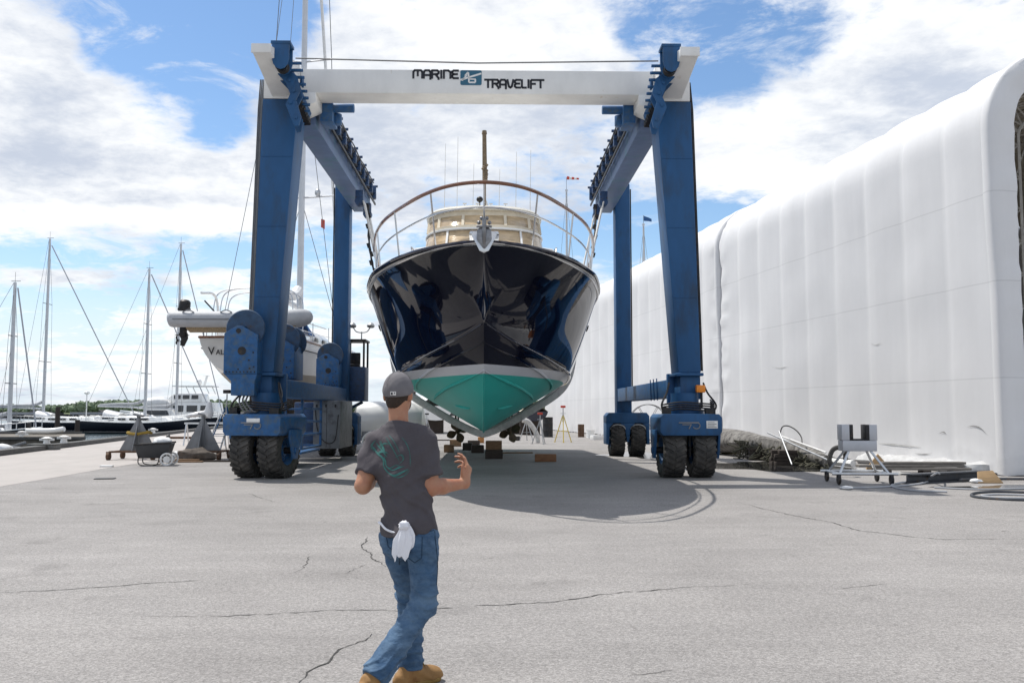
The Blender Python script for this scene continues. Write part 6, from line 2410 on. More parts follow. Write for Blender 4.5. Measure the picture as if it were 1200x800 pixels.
    for k in range(5):
        g_ = crumple((rn_.uniform(-.7, .7) * s, rn_.uniform(.1, .75) * L, 1.45 * s), (rn_.uniform(.2, .4), rn_.uniform(.25, .6), rn_.uniform(.2, .4)), k)
        g_.build('deck_cover', m_tarp, root, smooth=60)
    return root
RZ = -PI / 2     # bow to the right
m_dkhull = band_mat('dark_blue_marina_hull', [(.12, (.03, .03, .035), .5), (.24, (.5, .5, .5), .4), (9, (.006, .008, .016), .12)], spec=.5)
def at(px, Y):
    return W(px, 490, Y).x
marina_yacht(at(93, 106), 106, 16.0, RZ, 19.2, 7.6, 'dark-hulled sailboat with radar pole moored left of the steel stands', m_dkhull, True, 5.5, True, None, True)
marina_yacht(at(128, 116), 116, 15.0, RZ, 24.0, 8.5, 'tall-masted dark sailboat moored behind the one with the radar pole', m_dkhull, True, 5.0)
marina_yacht(at(16, 112), 112, 15.5, RZ, 23.9, 3.6, 'tall-masted dark sailboat behind the pier, second mast from the left', m_dkhull, True, 6.0)
marina_yacht(at(-85, 78), 78, 9.8, RZ, 13.6, 7.0, 'dark-hulled sailboat nearest the pier at the left edge, shortest mast', m_dkhull, True, 4.4)
# inflatable tender with people-sized gear on the pier's back edge
c_ = V((at(60, 65.0), 65.0, .0))
TD = thing('tender', 'small white inflatable tender lying on the pier edge', 'dinghy', c_ + V((0, -.6, 0)), 0)
tb = MB()
for yy in (-.4, .4):
    tb.tube(catmull([(-1.2, yy, .25), (0, yy, .24), (.8, yy * .8, .28), (1.15, 0, .36)], 5), [.2] * 16, 10)
tb.build('inflatable_tube', m_gel, TD, smooth=60)
tf = MB()
tf.box(-1.1, .7, -.3, .3, .10, .16)
tf.build('floor', m_steelgrey, TD)
eg = MB()
eg.obox((-1.25, 0, .62), .25, .25, .4)
eg.obox((-1.28, 0, .3), .12, .1, .5)
eg.build('outboard', m_blacksteel, TD, bevel=.04)
# piles
for i, (px, Y, h, lab) in enumerate(((67.5, 98, 3.0, 'dark mooring pile standing in the water left of the radar-pole sailboat'), (91, 99, 1.6, 'short dark mooring pile at the stern of the radar-pole sailboat'))):
    mb = MB()
    mb.cyl((0, 0, -1.2), (0, 0, h), .26, .24, 12)
    o = mb.build('mooring_pile', m_wooddark, None)
    o.location = (at(px, Y), Y, WZ)
    tag(o, lab, 'mooring pile')
# floating dock behind
fd = MB()
fd.box(-95, -38, 119.5, 121.5, WZ - .3, WZ + .55)
tag(recentre(fd.build('floating_dock', m_kerb, None, bevel=.04), (-60, 120, WZ)), 'long low dark floating dock behind the moored sailboats', 'dock')
# big white motor cruiser
MC = thing('motor_cruiser', 'white multi-deck motor cruiser moored behind the dark sailboats', 'motor cruiser', (at(268, 130), 130, WZ), PI / 2)
mb, dk_, sd_ = boat_hull(15.5, [(0, 2.2), (8, 2.3), (12, 1.6), (15.5, .05)], [(0, 1.7), (8, 1.9), (15.5, 2.7)], [(0, -.2), (12, -.2), (15.5, 1.4)], 20, 8)
mb.build('hull', m_gel, MC, merge=True)
MB().rows(dk_).build('deck', m_gel, MC)
def cabin(y0, y1, hw, z0, z1, name, rake=1.2, wz=(.35, .8), nwin=4):
    c = MB()
    c.hexa([(-hw, y0, z0), (hw, y0, z0), (hw * .8, y1, z0), (-hw * .8, y1, z0), (-hw * .93, y0 + .3, z1), (hw * .93, y0 + .3, z1), (hw * .72, y1 - rake, z1), (-hw * .72, y1 - rake, z1)])
    o = c.build(name, m_gel, MC, bevel=.08)
    h = z1 - z0
    for sg in (1, -1):
        for k in range(nwin):
            f0, f1 = (k + .12) / nwin, (k + .88) / nwin
            ya, yb = y0 + .5 + (y1 - rake - y0 - .5) * f0, y0 + .5 + (y1 - rake - y0 - .5) * f1
            def xx(yv, zf):
                fr = (yv - y0) / (y1 - y0)
                return sg * (hw * (1 - .2 * fr) * (1 - .07 * zf) + .03)
            w = MB()
            w.add([(xx(ya, wz[0]), ya, z0 + h * wz[0]), (xx(yb, wz[0]), yb, z0 + h * wz[0]), (xx(yb, wz[1]), yb, z0 + h * wz[1]), (xx(ya, wz[1]), ya, z0 + h * wz[1])], [(0, 1, 2, 3)])
            w.build('window', m_glass, o, solid=.03)
    w = MB()
    a0, a1 = z0 + h * wz[0], z0 + h * wz[1]
    yf = lambda z: y1 - rake * (z - z0) / h + .03
    w.add([(-hw * .74, yf(a0), a0), (hw * .74, yf(a0), a0), (hw * .68, yf(a1), a1), (-hw * .68, yf(a1), a1)], [(0, 1, 2, 3)])
    w.build('window', m_glass, o, solid=.03)
    return o
cabin(1.2, 11.2, 1.95, 1.75, 3.75, 'main_cabin', 1.6)
cabin(3.2, 8.6, 1.7, 3.77, 5.0, 'upper_cabin', 1.1, (.4, .85), 3)
ht = MB()
ht.box(-1.6, 1.6, 2.0, 7.6, 6.0, 6.15)
for x in (-1.4, 1.4):
    for y in (2.4, 5.2):
        ht.bar((x, y, 5.0), (x, y + .5, 6.0), .08, .12)
ht.build('hardtop', m_gel, MC, bevel=.03)
rdm = MB()
rdm.sphere((-.5, 4.2, 6.7), (.4, .4, .45), 12, 8)
rdm.sphere((.6, 4.4, 6.55), (.3, .3, .35), 12, 8)
rdm.bar((0, 3.6, 6.15), (0, 3.2, 7.6), .12, .3)
rdm.bar((0, 2.8, 7.6), (0, 3.8, 7.6), .06, .06)
rdm.build('radar_arch', m_gel, MC)
# second white flybridge boat farther left with covered deck
FB = thing('motor_boat', 'small white flybridge boat between the two rightmost marina masts', 'motor boat', (at(158, 128), 128, WZ), -PI / 2)
mb, dk_, sd_ = boat_hull(9, [(0, 1.6), (5, 1.6), (9, .05)], [(0, 1.2), (9, 1.9)], [(0, -.2), (7, -.2), (9, 1.0)], 14, 7)
mb.build('hull', m_gel, FB, merge=True)
MB().rows(dk_).build('deck', m_gel, FB)
c = MB()
c.hexa([(-1.35, 1.5, 1.2), (1.35, 1.5, 1.2), (1.0, 6.6, 1.2), (-1.0, 6.6, 1.2), (-1.25, 1.7, 3.0), (1.25, 1.7, 3.0), (.9, 5.2, 3.0), (-.9, 5.2, 3.0)])
co_ = c.build('cabin', m_gel, FB, bevel=.06)
for sg in (1, -1):
    c = MB()
    c.add([(sg * 1.34, 2, 2.0), (sg * 1.14, 5.2, 2.0), (sg * 1.06, 4.9, 2.65), (sg * 1.27, 2, 2.65)], [(0, 1, 2, 3)])
    c.build('window', m_glass, co_, solid=.03)
c = crumple((0, 3.0, 3.7), (1.2, 1.9, .8), 2, .2)
c.build('flybridge_cover', m_tarp, FB, smooth=60)
# low grey roofed float behind pier
gr = MB()
gr.box(-7, 7, -2, 2, 2.0, 2.35)
for x in (-6.5, -2, 2, 6.5):
    for y in (-1.8, 1.8):
        gr.bar((x, y, -.3), (x, y, 2.0), .16, .16)
gr.box(-7, 7, -2, 2, -.2, .35)
o = gr.build('roofed_float', pmat('grey_roof_sheet', (.30, .31, .33), .6, var=.1), None, bevel=.03)
o.location = (at(2, 150), 150, WZ)
tag(o, 'low grey roofed float beyond the pier at the left edge', 'float')
gr2 = gr
o2 = o.copy()
COL.objects.link(o2)
o2.location = (at(135, 160), 160, WZ)
tag(o2, 'low grey roofed float beyond the sailboats, under the right trees', 'float')
# ------------------------------------------------------------------ the man: bodies of rotation blended as distance fields
def A3(*p):
    return np.array(p, dtype=np.float32)

class Field:
    def __init__(self, lo, hi, h):
        self.lo, self.h = np.array(lo, np.float32), h
        self.n = [int(math.ceil((hi[i] - lo[i]) / h)) + 1 for i in range(3)]
        self.D = np.full(self.n, 1.0, np.float32)
    def sub(self, lo, hi):
        i0 = [max(0, int((lo[i] - self.lo[i]) / self.h) - 1) for i in range(3)]
        i1 = [min(self.n[i], int((hi[i] - self.lo[i]) / self.h) + 2) for i in range(3)]
        sl_ = tuple(slice(a, b) for a, b in zip(i0, i1))
        ax = [self.lo[i] + self.h * np.arange(i0[i], i1[i], dtype=np.float32) for i in range(3)]
        return sl_, np.stack(np.meshgrid(*ax, indexing='ij'), -1)
    def blend(self, sl_, d, k):
        a = self.D[sl_]
        if k <= 0:
            self.D[sl_] = np.minimum(a, d)
            return
        h_ = np.clip(.5 + .5 * (a - d) / k, 0, 1)
        self.D[sl_] = a * (1 - h_) + d * h_ - k * h_ * (1 - h_)
    def cone(self, p, q, r0, r1, k=.02, flat=None):
        """Tapered capsule; flat=(axis, factor) squashes it along an axis."""
        p, q = np.array(p, np.float32), np.array(q, np.float32)
        m = max(r0, r1) + k + .03
        sl_, P = self.sub(np.minimum(p, q) - m, np.maximum(p, q) + m)
        if P.size == 0:
            return
        pa, ba = P - p, q - p
        t_ = np.clip((pa @ ba) / max(1e-9, ba @ ba), 0, 1)
        v = pa - t_[..., None] * ba
        if flat is not None:
            ax = np.array(flat[0], np.float32)
            ax /= np.linalg.norm(ax)
            v = v + (v @ ax)[..., None] * ax * (flat[1] - 1)
        self.blend(sl_, np.linalg.norm(v, axis=-1) - (r0 + (r1 - r0) * t_), k)
    def ell(self, c, r, k=.02, M=None):
        c, r = np.array(c, np.float32), np.array(r, np.float32)
        m = r.max() + k + .03
        sl_, P = self.sub(c - m, c + m)
        v = P - c
        if M is not None:
            v = v @ np.array(M, np.float32)
        k0 = np.linalg.norm(v / r, axis=-1)
        k1 = np.linalg.norm(v / (r * r), axis=-1) + 1e-9
        self.blend(sl_, k0 * (k0 - 1) / k1, k)
    def stack(self, tab, right, k=.02):
        """Elliptical trunk: rows of (z, centre x, centre y, half width, half depth)."""
        zs = [q[0] for q in tab]
        cx, cy = [q[1] for q in tab], [q[2] for q in tab]
        m = max(q[3] for q in tab) + .06
        sl_, P = self.sub((min(cx) - m, min(cy) - m, zs[0] - .05), (max(cx) + m, max(cy) + m, zs[-1] + .05))
        z = P[..., 2]
        f = lambda j: np.interp(z, zs, [q[j] for q in tab]).astype(np.float32)
        dx, dy = P[..., 0] - f(1), P[..., 1] - f(2)
        u = dx * right[0] + dy * right[1]
        w = -dx * right[1] + dy * right[0]
        a, b_ = f(3), f(4)
        d = (np.sqrt((u / a) ** 2 + (w / b_) ** 2) - 1) * np.minimum(a, b_)
        d = np.maximum(d, np.maximum(zs[0] - z, z - zs[-1]))
        self.blend(sl_, d.astype(np.float32), k)
    def cut(self, p, nrm):
        """Remove the side the normal points to."""
        nrm = np.array(nrm, np.float32)
        nrm /= np.linalg.norm(nrm)
        sl_, P = self.sub(self.lo, self.lo + self.h * (np.array(self.n) - 1))
        self.D[sl_] = np.maximum(self.D[sl_], (P - np.array(p, np.float32)) @ nrm)
    def warp(self, fn):
        sl_, P = self.sub(self.lo, self.lo + self.h * (np.array(self.n) - 1))
        self.D[sl_] += fn(P[..., 0], P[..., 1], P[..., 2])
    def mesh(self):
        D = self.D
        h, lo = self.h, self.lo
        ins = D < 0
        cnt = np.zeros([s - 1 for s in D.shape], np.int8)
        corners = [(i, j, k) for i in (0, 1) for j in (0, 1) for k in (0, 1)]
        S = lambda i, j, k: (slice(i, D.shape[0] - 1 + i), slice(j, D.shape[1] - 1 + j), slice(k, D.shape[2] - 1 + k))
        for c in corners:
            cnt += ins[S(*c)]
        act = (cnt > 0) & (cnt < 8)
        idx = np.argwhere(act)
        num = np.full(act.shape, -1, np.int64)
        num[act] = np.arange(len(idx))
        acc = np.zeros((len(idx), 3), np.float32)
        w = np.zeros(len(idx), np.float32)
        for c in corners:
            for ax in range(3):
                if c[ax]:
                    continue
                e = list(c)
                e[ax] = 1
                a = D[tuple((idx + c).T)]
                b_ = D[tuple((idx + e).T)]
                m = (a < 0) != (b_ < 0)
                t_ = np.where(m, a / np.where(m, a - b_, 1), 0)
                p = np.tile(np.array(c, np.float32), (len(idx), 1))
                p[:, ax] = t_
                acc += p * m[:, None]
                w += m
        V_ = (idx + acc / w[:, None]) * h + lo
        F_ = []
        for ax in range(3):
            b1, b2 = (ax + 1) % 3, (ax + 2) % 3
            a = ins
            sl0 = [slice(1, -1)] * 3
            sl0[ax] = slice(0, -1)
            sl1 = list(sl0)
            sl1[ax] = slice(1, None)
            x0, x1 = a[tuple(sl0)], a[tuple(sl1)]
            for flip, m in ((False, x0 & ~x1), (True, ~x0 & x1)):
                g_ = np.argwhere(m)
                if len(g_) == 0:
                    continue
                g_ = g_ + [0 if i == ax else 1 for i in range(3)]
                def cell(d1, d2):
                    q = g_.copy()
                    q[:, b1] += d1
                    q[:, b2] += d2
                    return num[tuple(q.T)]
                quad = np.stack([cell(-1, -1), cell(0, -1), cell(0, 0), cell(-1, 0)], 1)
                F_.append(quad[:, ::-1] if flip else quad)
        return V_, np.concatenate(F_)
    def build(self, name, mat, parent, smooth_it=2, keep_biggest=True):
        v, f = self.mesh()
        # light Laplacian smoothing
        e = np.concatenate([f[:, [0, 1]], f[:, [1, 2]], f[:, [2, 3]], f[:, [3, 0]]])
        for _ in range(smooth_it):
            s_ = np.zeros_like(v)
            n_ = np.zeros(len(v))
            np.add.at(s_, e[:, 0], v[e[:, 1]])
            np.add.at(s_, e[:, 1], v[e[:, 0]])
            np.add.at(n_, e[:, 0], 1)
            np.add.at(n_, e[:, 1], 1)
            v = v * .45 + .55 * s_ / n_[:, None]
        inv = np.array(MW[parent.name].inverted())
        v = v @ inv[:3, :3].T + inv[:3, 3]
        me = bpy.data.meshes.new(name)
        me.vertices.add(len(v))
        me.vertices.foreach_set('co', v.astype(np.float32).ravel())
        me.loops.add(f.size)
        me.loops.foreach_set('vertex_index', f.astype(np.int32).ravel())
        me.polygons.add(len(f))
        me.polygons.foreach_set('loop_start', np.arange(0, f.size, 4, dtype=np.int32))
        me.update(calc_edges=True)
        me.validate()
        me.polygons.foreach_set('use_smooth', [True] * len(me.polygons))
        me.materials.append(mat)
        o = bpy.data.objects.new(name, me)
        COL.objects.link(o)
        o.parent = parent
        MW[o.name] = MW[parent.name].copy()
        return o

MAN = thing('person', 'man in charcoal T-shirt, jeans and backward grey cap walking toward the yacht', 'person', (-.62, 5.33, 0))
m_skin = pmat('tanned_skin', (.41, .205, .12), .5, var=.10, vs=14, col2=(.36, .135, .075), c2s=11, c2t=.55, c2w=.15, bump=.08, bs=90)
m_skin.node_tree.nodes['Principled BSDF'].inputs['Subsurface Weight'].default_value = .12
m_skin.node_tree.nodes['Principled BSDF'].inputs['Subsurface Radius'].default_value = (.012, .004, .002)
m_shirt = pmat('charcoal_cotton', (.062, .054, .063), .9, var=.16, vs=7, bump=.5, bs=17, stretch=(1, 1, .7), col2=(.075, .068, .074), c2s=3, c2t=.55, c2w=.2)
m_jean = pmat('blue_denim', (.030, .076, .150), .85, var=.3, vs=9, col2=(.10, .17, .26), c2s=6, c2t=.52, c2w=.14, bump=.45, bs=26, stretch=(1, 1, 1.8))
m_boot = pmat('tan_nubuck', (.29, .155, .052), .75, var=.16, vs=11, col2=(.22, .10, .03), c2s=8, c2t=.62, bump=.12, bs=60)
m_sole = pmat('yellowish_rubber', (.25, .15, .035), .7, var=.2, vs=12)
m_cap = pmat('grey_wool', (.15, .142, .15), .9, var=.12, vs=10, bump=.15, bs=130)
m_hair = pmat('dark_brown_hair', (.035, .02, .012), .8, var=.4, vs=60, bump=.4, bs=150)
m_rag = pmat('white_cotton', (.74, .74, .78), .9, var=.05, vs=8, bump=.15, bs=60)

r_ = np.array([math.cos(R(20)), -math.sin(R(20))])
RT, FW = A3(r_[0], r_[1], 0), A3(-r_[1], r_[0], 0)
UP = A3(0, 0, 1)
N0 = A3(-.672, 5.445, 1.50)
HC = A3(-.682, 5.475, 1.705)
SR, SL = A3(-.512, 5.390, 1.432), A3(-.815, 5.490, 1.408)
ER, EL = A3(-.474, 5.357, 1.158), A3(-.876, 5.402, 1.165)
WR_, WL = A3(-.285, 5.560, 1.165), A3(-.838, 5.635, 1.205)
HR, HL_ = A3(-.515, 5.335, .90), A3(-.685, 5.395, .90)
KR, KL = A3(-.502, 5.285, .51), A3(-.610, 5.545, .51)
AR, AL = A3(-.752, 5.036, .160), A3(-.597, 5.470, .085)

# ---- body: head, neck, trunk, arms, hands, legs in one skin
B = Field((-1.05, 4.90, .02), (-.12, 5.95, 1.90), .0058)
B.ell(HC + A3(0, 0, .015), (.077, .096, .112), 0)
B.ell(HC + FW * .03 + A3(0, 0, -.055), (.060, .070, .062), .03)              # jaw
B.ell(HC + FW * .092 + A3(0, 0, -.005), (.014, .02, .026), .015)             # nose
B.ell(HC + FW * .088 + A3(0, 0, -.052), (.024, .012, .012), .012)            # lips
B.ell(HC + FW * .083 + A3(0, 0, .038), (.045, .015, .010), .015)             # brow
for s in (-1, 1):
    e_ = HC + RT * (.079 * s) - FW * .008 + A3(0, 0, -.012)
    B.ell(e_ + RT * (.006 * s), (.011, .022, .034), .008, np.stack([RT, FW, UP], 1))
B.cone(N0 + A3(0, -.0, -.02), HC + A3(0, -.02, -.06), .060, .057, .03)
B.cone(N0 + A3(0, 0, -.03), SR + A3(-.05, 0, -.01), .045, .048, .03)
B.cone(N0 + A3(0, 0, -.03), SL + A3(.05, 0, -.01), .045, .048, .03)
B.stack([(.86, -.600, 5.365, .150, .100), (.95, -.602, 5.37, .150, .105), (1.10, -.615, 5.385, .132, .095), (1.25, -.64, 5.41, .150, .105), (1.38, -.662, 5.435, .160, .105), (1.48, -.672, 5.442, .12, .08)], r_, .03)
for S, E, W_, s in ((SR, ER, WR_, 1), (SL, EL, WL, -1)):
    B.cone(S, E, .056, .045, .03)
    d_ = E - S
    B.cone(S + d_ * .35, S + d_ * .75, .050, .047, .02)
    m_ = E + (W_ - E) * .32
    B.cone(E, m_, .044, .047, .03)
    B.cone(m_, W_, .045, .029, .02)
for h_, k_, a_ in ((HR, KR, AR), (HL_, KL, AL)):
    B.cone(h_, k_, .078, .055, .03)
    B.cone(k_, k_ + (a_ - k_) * .4, .053, .055, .02)
    B.cone(k_ + (a_ - k_) * .4, a_, .053, .036, .02)
def hand(F, wrist, along, palm_n, side, curl, spread=1.0, s=1.0, th=(.62, .45)):
    """along: wrist to knuckles; palm_n: way the palm looks; side: towards the thumb."""
    al = along / np.linalg.norm(along)
    pn = palm_n - al * (palm_n @ al)
    pn /= np.linalg.norm(pn)
    sd = np.cross(al, pn)
    if sd @ side < 0:
        sd = -sd
    kn = wrist + al * .092 * s
    F.cone(wrist, wrist + al * .03, .027, .027, .02)
    for t_ in (-.032, -.012, .010, .030):
        F.cone(wrist + al * .022 + sd * t_ * .6, kn + sd * t_, .0165, .0135, .012)
    F.cone(wrist + al * .03 + pn * .012 + sd * .018, wrist + al * .06 + pn * .012 + sd * .022, .017, .013, .012)
    L = ((.030, (.046, .027, .021)), (.010, (.050, .031, .023)), (-.012, (.046, .028, .022)), (-.033, (.036, .021, .019)))
    for i, (t_, seg) in enumerate(L):
        p = kn + sd * t_
        ang = R(curl[i][0])
        dirn = al * math.cos(ang) + pn * math.sin(ang) + sd * (t_ * 4.5 * spread)
        for j, l in enumerate(seg):
            dirn = dirn / np.linalg.norm(dirn)
            q = p + dirn * l * s
            F.cone(p, q, (.0112, .0102, .0092)[j], (.0102, .0092, .0078)[j], .003)
            p = q
            ang += R(curl[i][1])
            dirn = al * math.cos(ang) + pn * math.sin(ang) + sd * (t_ * 4.5 * spread)
    b0 = wrist + al * .022 + sd * .022 + pn * .010
    b1 = b0 + (al * (1.15 - th[0]) + sd * th[0] + pn * th[1]) * .046
    b2 = b1 + (al * .9 + sd * .22 + pn * .8 * th[1]) * .036
    b3 = b2 + (al * .97 + sd * .05 + pn * .5 * th[1]) * .028
    F.cone(b0, b1, .0165, .0125, .012)
    F.cone(b1, b2, .0115, .0100, .004)
    F.cone(b2, b3, .0098, .0078, .004)
# right hand: held up, palm turned in, fingers cupped
hand(B, WR_, A3(.20, .30, .93), A3(-.92, .30, .22), A3(.25, -.90, .3), [(32, 22), (44, 24), (56, 26), (68, 28)], .2, 1.12, (.40, .16))
hand(B, WL, A3(.30, .80, .48), A3(.80, -.25, .5), A3(-.2, -.3, .9), [(25, 26), (30, 30), (36, 32), (42, 34)])
body = B.build('body', m_skin, MAN, 2)

def wav(*terms):
    return lambda x, y, z: sum(a * np.sin(kx * x + ky * y + kz * z + ph + 1.3 * np.sin(.5 * (ky * x - kx * y + kz * z * .6) + ph)) for a, kx, ky, kz, ph in terms)

# ---- T-shirt
T = Field((-1.03, 5.10, .84), (-.28, 5.75, 1.62), .0075)
T.stack([(.85, -.596, 5.355, .170, .142), (.93, -.598, 5.358, .165, .136), (1.02, -.606, 5.372, .156, .120), (1.12, -.618, 5.388, .152, .118), (1.24, -.638, 5.41, .168, .128), (1.36, -.658, 5.432, .176, .128), (1.44, -.668, 5.440, .150, .108), (1.515, -.673, 5.445, .105, .085)], r_, 0)
T.cone(N0 + A3(0, 0, -.02), SR + A3(-.02, 0, .005), .062, .064, .04)
T.cone(N0 + A3(0, 0, -.02), SL + A3(.02, 0, .005), .062, .064, .04)
T.cone(N0 + A3(0, -.01, -.02), N0 + A3(0, 0, .045), .080, .070, .02)
for S_, E_ in ((SR, ER), (SL, EL)):
    Q = Field((-1.03, 5.10, .84), (-.28, 5.75, 1.62), .0075)
    Q.cone(S_, S_ + (E_ - S_) * .95, .070, .082, 0)
    Q.cut(S_ + (E_ - S_) * .74, E_ - S_)
    T.blend((slice(None),) * 3, Q.D, .035)
T.warp(wav((.0030, 22, 10, 34, .3), (.0034, -26, 14, 30, 1.7), (.0028, 9, -12, 52, 2.2), (.0022, 40, 30, -44, .9)))
def sleeve_gather(x, y, z):
    # diagonal pulls from the right armpit to the opposite hip, stronger low on the trunk
    u = (x + .62) * .78 + (z - 1.1) * .62
    env = np.exp(-((z - 1.05) / .17) ** 2)
    w_ = np.sin(u * 78 + 2 * np.sin(z * 11) + 1.5 * np.sin(x * 23 + y * 9))
    v_ = (x + .66) * .6 - (z - 1.2) * .8
    w2 = np.sin(v_ * 62 + 1.6 * np.sin(z * 14))
    e2 = np.exp(-((z - 1.22) / .11) ** 2)
    return (-.0095 * np.clip(w_, .1, 1) ** 2 * env - .006 * np.clip(w2, .2, 1) ** 2 * e2).astype(np.float32)
T.warp(sleeve_gather)
T.cut(N0 + A3(0, -.01, .035), A3(.05, .28, 1))
T.cut(A3(-.6, 5.36, .893), A3(.10, 0, -1))
shirt = T.build('t_shirt', m_shirt, MAN, 1)

# ---- jeans
J = Field((-1.0, 4.90, .04), (-.30, 5.75, 1.02), .0072)
J.stack([(.80, -.597, 5.362, .146, .112), (.88, -.597, 5.362, .150, .114), (.99, -.600, 5.365, .146, .105)], r_, 0)
J.ell((HR[0] - .03, HR[1] - .055, .835), (.080, .072, .085), .04)
J.ell((HL_[0] + .03, HL_[1] - .055, .835), (.080, .072, .085), .04)
for h_, k_, a_, hem in ((HR, KR, AR, .072), (HL_, KL, AL, .070)):
    J.cone(h_ + A3(0, 0, -.03), k_, .089, .070, .035)
    J.cone(k_, a_ + (a_ - k_) * .02, .069, hem, .03)
J.warp(wav((.0020, 18, 12, 40, .5), (.0020, -30, 18, 22, 2.1), (.0016, 44, -20, 60, .7)))
def folds(x, y, z):
    e1 = np.exp(-((z - .50) / .10) ** 2)
    e2 = np.exp(-((z - .20) / .11) ** 2)
    e3 = np.exp(-((z - .80) / .07) ** 2)
    def cr(w, lo=.15):
        return -np.clip(w, lo, 1) ** 1.6
    return (.0120 * cr(np.sin(z * 105 + x * 58 + 2.4 * np.sin(x * 23 + y * 17))) * e1 + .0140 * cr(np.sin(z * 112 - x * 52 + 2.6 * np.sin(y * 21 + x * 13))) * e2
            + .0060 * cr(np.sin(z * 90 + np.abs(x + .6) * 90)) * e3 + .004 * cr(np.sin(z * 61 + x * 90 + 2 * np.sin(y * 15)), .4)).astype(np.float32)
J.warp(folds)
sl_, P = J.sub((-1, 4.9, .04), (-.3, 5.75, .45))
for k_, a_, side in ((KR, AR, -1), (KL, AL, 1)):
    d_ = (a_ - k_) / np.linalg.norm(a_ - k_)
    near = (P[..., 1] < 5.235) if side < 0 else (P[..., 1] >= 5.235)
    J.D[sl_] = np.maximum(J.D[sl_], np.where(near, (P - (a_ - d_ * .005)) @ d_, -1))
J.cut(A3(-.6, 5.36, .945), A3(0, 0, 1))
jeans = J.build('jeans', m_jean, MAN, 1)
def bvh_of(o):
    me = o.data
    return BVHTree.FromPolygons([MW[o.name] @ v.co for v in me.vertices], [tuple(p.vertices) for p in me.polygons])
bj, bs_ = bvh_of(jeans), bvh_of(shirt)
def on(bvh, px, py, off=.002):
    d = ray(px, py)
    hit, nrm, _, _ = bvh.ray_cast(V((0, 0, CAM_Z)), d.normalized())
    if hit is None:
        return None
    if nrm.dot(d) > 0:
        nrm = -nrm
    return hit + nrm * off
def seam(bvh, px, w, n=6, off=.0015):
    P = [on(bvh, a[0] + (b_[0] - a[0]) * i / n, a[1] + (b_[1] - a[1]) * i / n, off) for a, b_ in zip(px, px[1:]) for i in range(n)]
    P = [p for p in P if p is not None]
    return P
st = MB()
m_stitch = pmat('denim_seam', (.018, .045, .085), .9, var=.2)
for line in ([(476, 624), (477, 652), (486, 659), (494, 653), (495, 624)], [(452, 624), (455, 640), (461, 645), (464, 640)], [(509, 622), (513, 660), (511, 690)], [(450, 622), (470, 626), (495, 625), (511, 620)], [(468, 626), (468, 668)]):
    P = seam(bj, line, .003)
    if len(P) > 2:
        st.tube(P, .0028, 5)
st.build('seam', m_stitch, jeans, world=True)
# undershirt showing white at the left hip
us = MB()
q0 = on(bj, 458, 632, 0)
q1 = on(bj, 470, 632, 0)
P = [W(443.5, 611.5, q0.y + .05), W(447, 614, q0.y + .02), W(452, 619.5, q0.y - .012), W(460, 623, q0.y - .022), W(468, 624, q1.y - .022)]
us.tube(catmull(P, 4), [.004, .009, .009, .008] + [.0065] * 12 + [.004], 8)
us.build('undershirt_hem', m_rag, shirt, world=True)
# teal line print on the back
pr = MB()
m_print = pmat('teal_print', (.035, .145, .13), .8, var=.35, vs=30)
strokes = [[(438, 524), (443, 531), (450, 538), (452, 545)], [(441, 519), (447, 527), (453, 534)], [(446, 516), (450, 526), (452, 532)], [(444, 531), (449, 529), (455, 531)],
           [(452, 512), (457, 520), (463, 530), (468, 540)], [(456, 510), (462, 518), (468, 530)], [(452, 534), (450, 545), (455, 553), (463, 558)], [(449, 541), (456, 548), (464, 545), (470, 548)],
           [(453, 546), (460, 551), (468, 548), (474, 546)], [(452, 552), (461, 556), (470, 553), (478, 549)], [(457, 556), (466, 559), (474, 556), (480, 549)], [(470, 512), (476, 520), (480, 532), (480, 546)],
           [(439, 528), (436, 522), (441, 515)], [(463, 536), (470, 533), (473, 538), (468, 543)], [(444, 525), (450, 520), (457, 521)]]
rn = random.Random(4)
def ribbon(mb, bvh, line, w, off=.0016):
    Q = catmull([V((q[0], q[1], 0)) for q in line], 7)
    rows = []
    for i, q in enumerate(Q):
        c_ = on(bvh, q.x, q.y, off)
        e_ = on(bvh, q.x + .4, q.y + .2, off)
        a_, b_ = Q[max(0, i - 1)], Q[min(len(Q) - 1, i + 1)]
        if c_ is None:
            continue
        t_ = b_ - a_
        nx, ny = -t_.y, t_.x
        l_ = math.hypot(nx, ny) + 1e-9
        ww = w / .0051 * math.sin(PI * min(.97, max(.08, i / (len(Q) - 1)))) ** .6 * rn.uniform(.75, 1.1)
        p0_, p1_ = on(bvh, q.x + nx / l_ * ww, q.y + ny / l_ * ww, off), on(bvh, q.x - nx / l_ * ww, q.y - ny / l_ * ww, off)
        if p0_ is not None and p1_ is not None:
            rows.append([p0_, p1_])
    if len(rows) > 2:
        mb.rows(rows)
for i, s_ in enumerate(strokes):
    for k in range(3 if i < 4 else 2):
        jx, jy = rn.uniform(-1.3, 1.3) * (k > 0), rn.uniform(-1.3, 1.3) * (k > 0)
        ribbon(pr, bs_, [(q[0] + jx + rn.uniform(-.5, .5), q[1] + jy + rn.uniform(-.5, .5)) for q in s_], (.0042 if i < 4 or i in (8, 9) else .0022) * rn.uniform(.6, 1), .0016 + .0003 * k + .0001 * i)
pr.build('print', m_print, shirt, world=True)

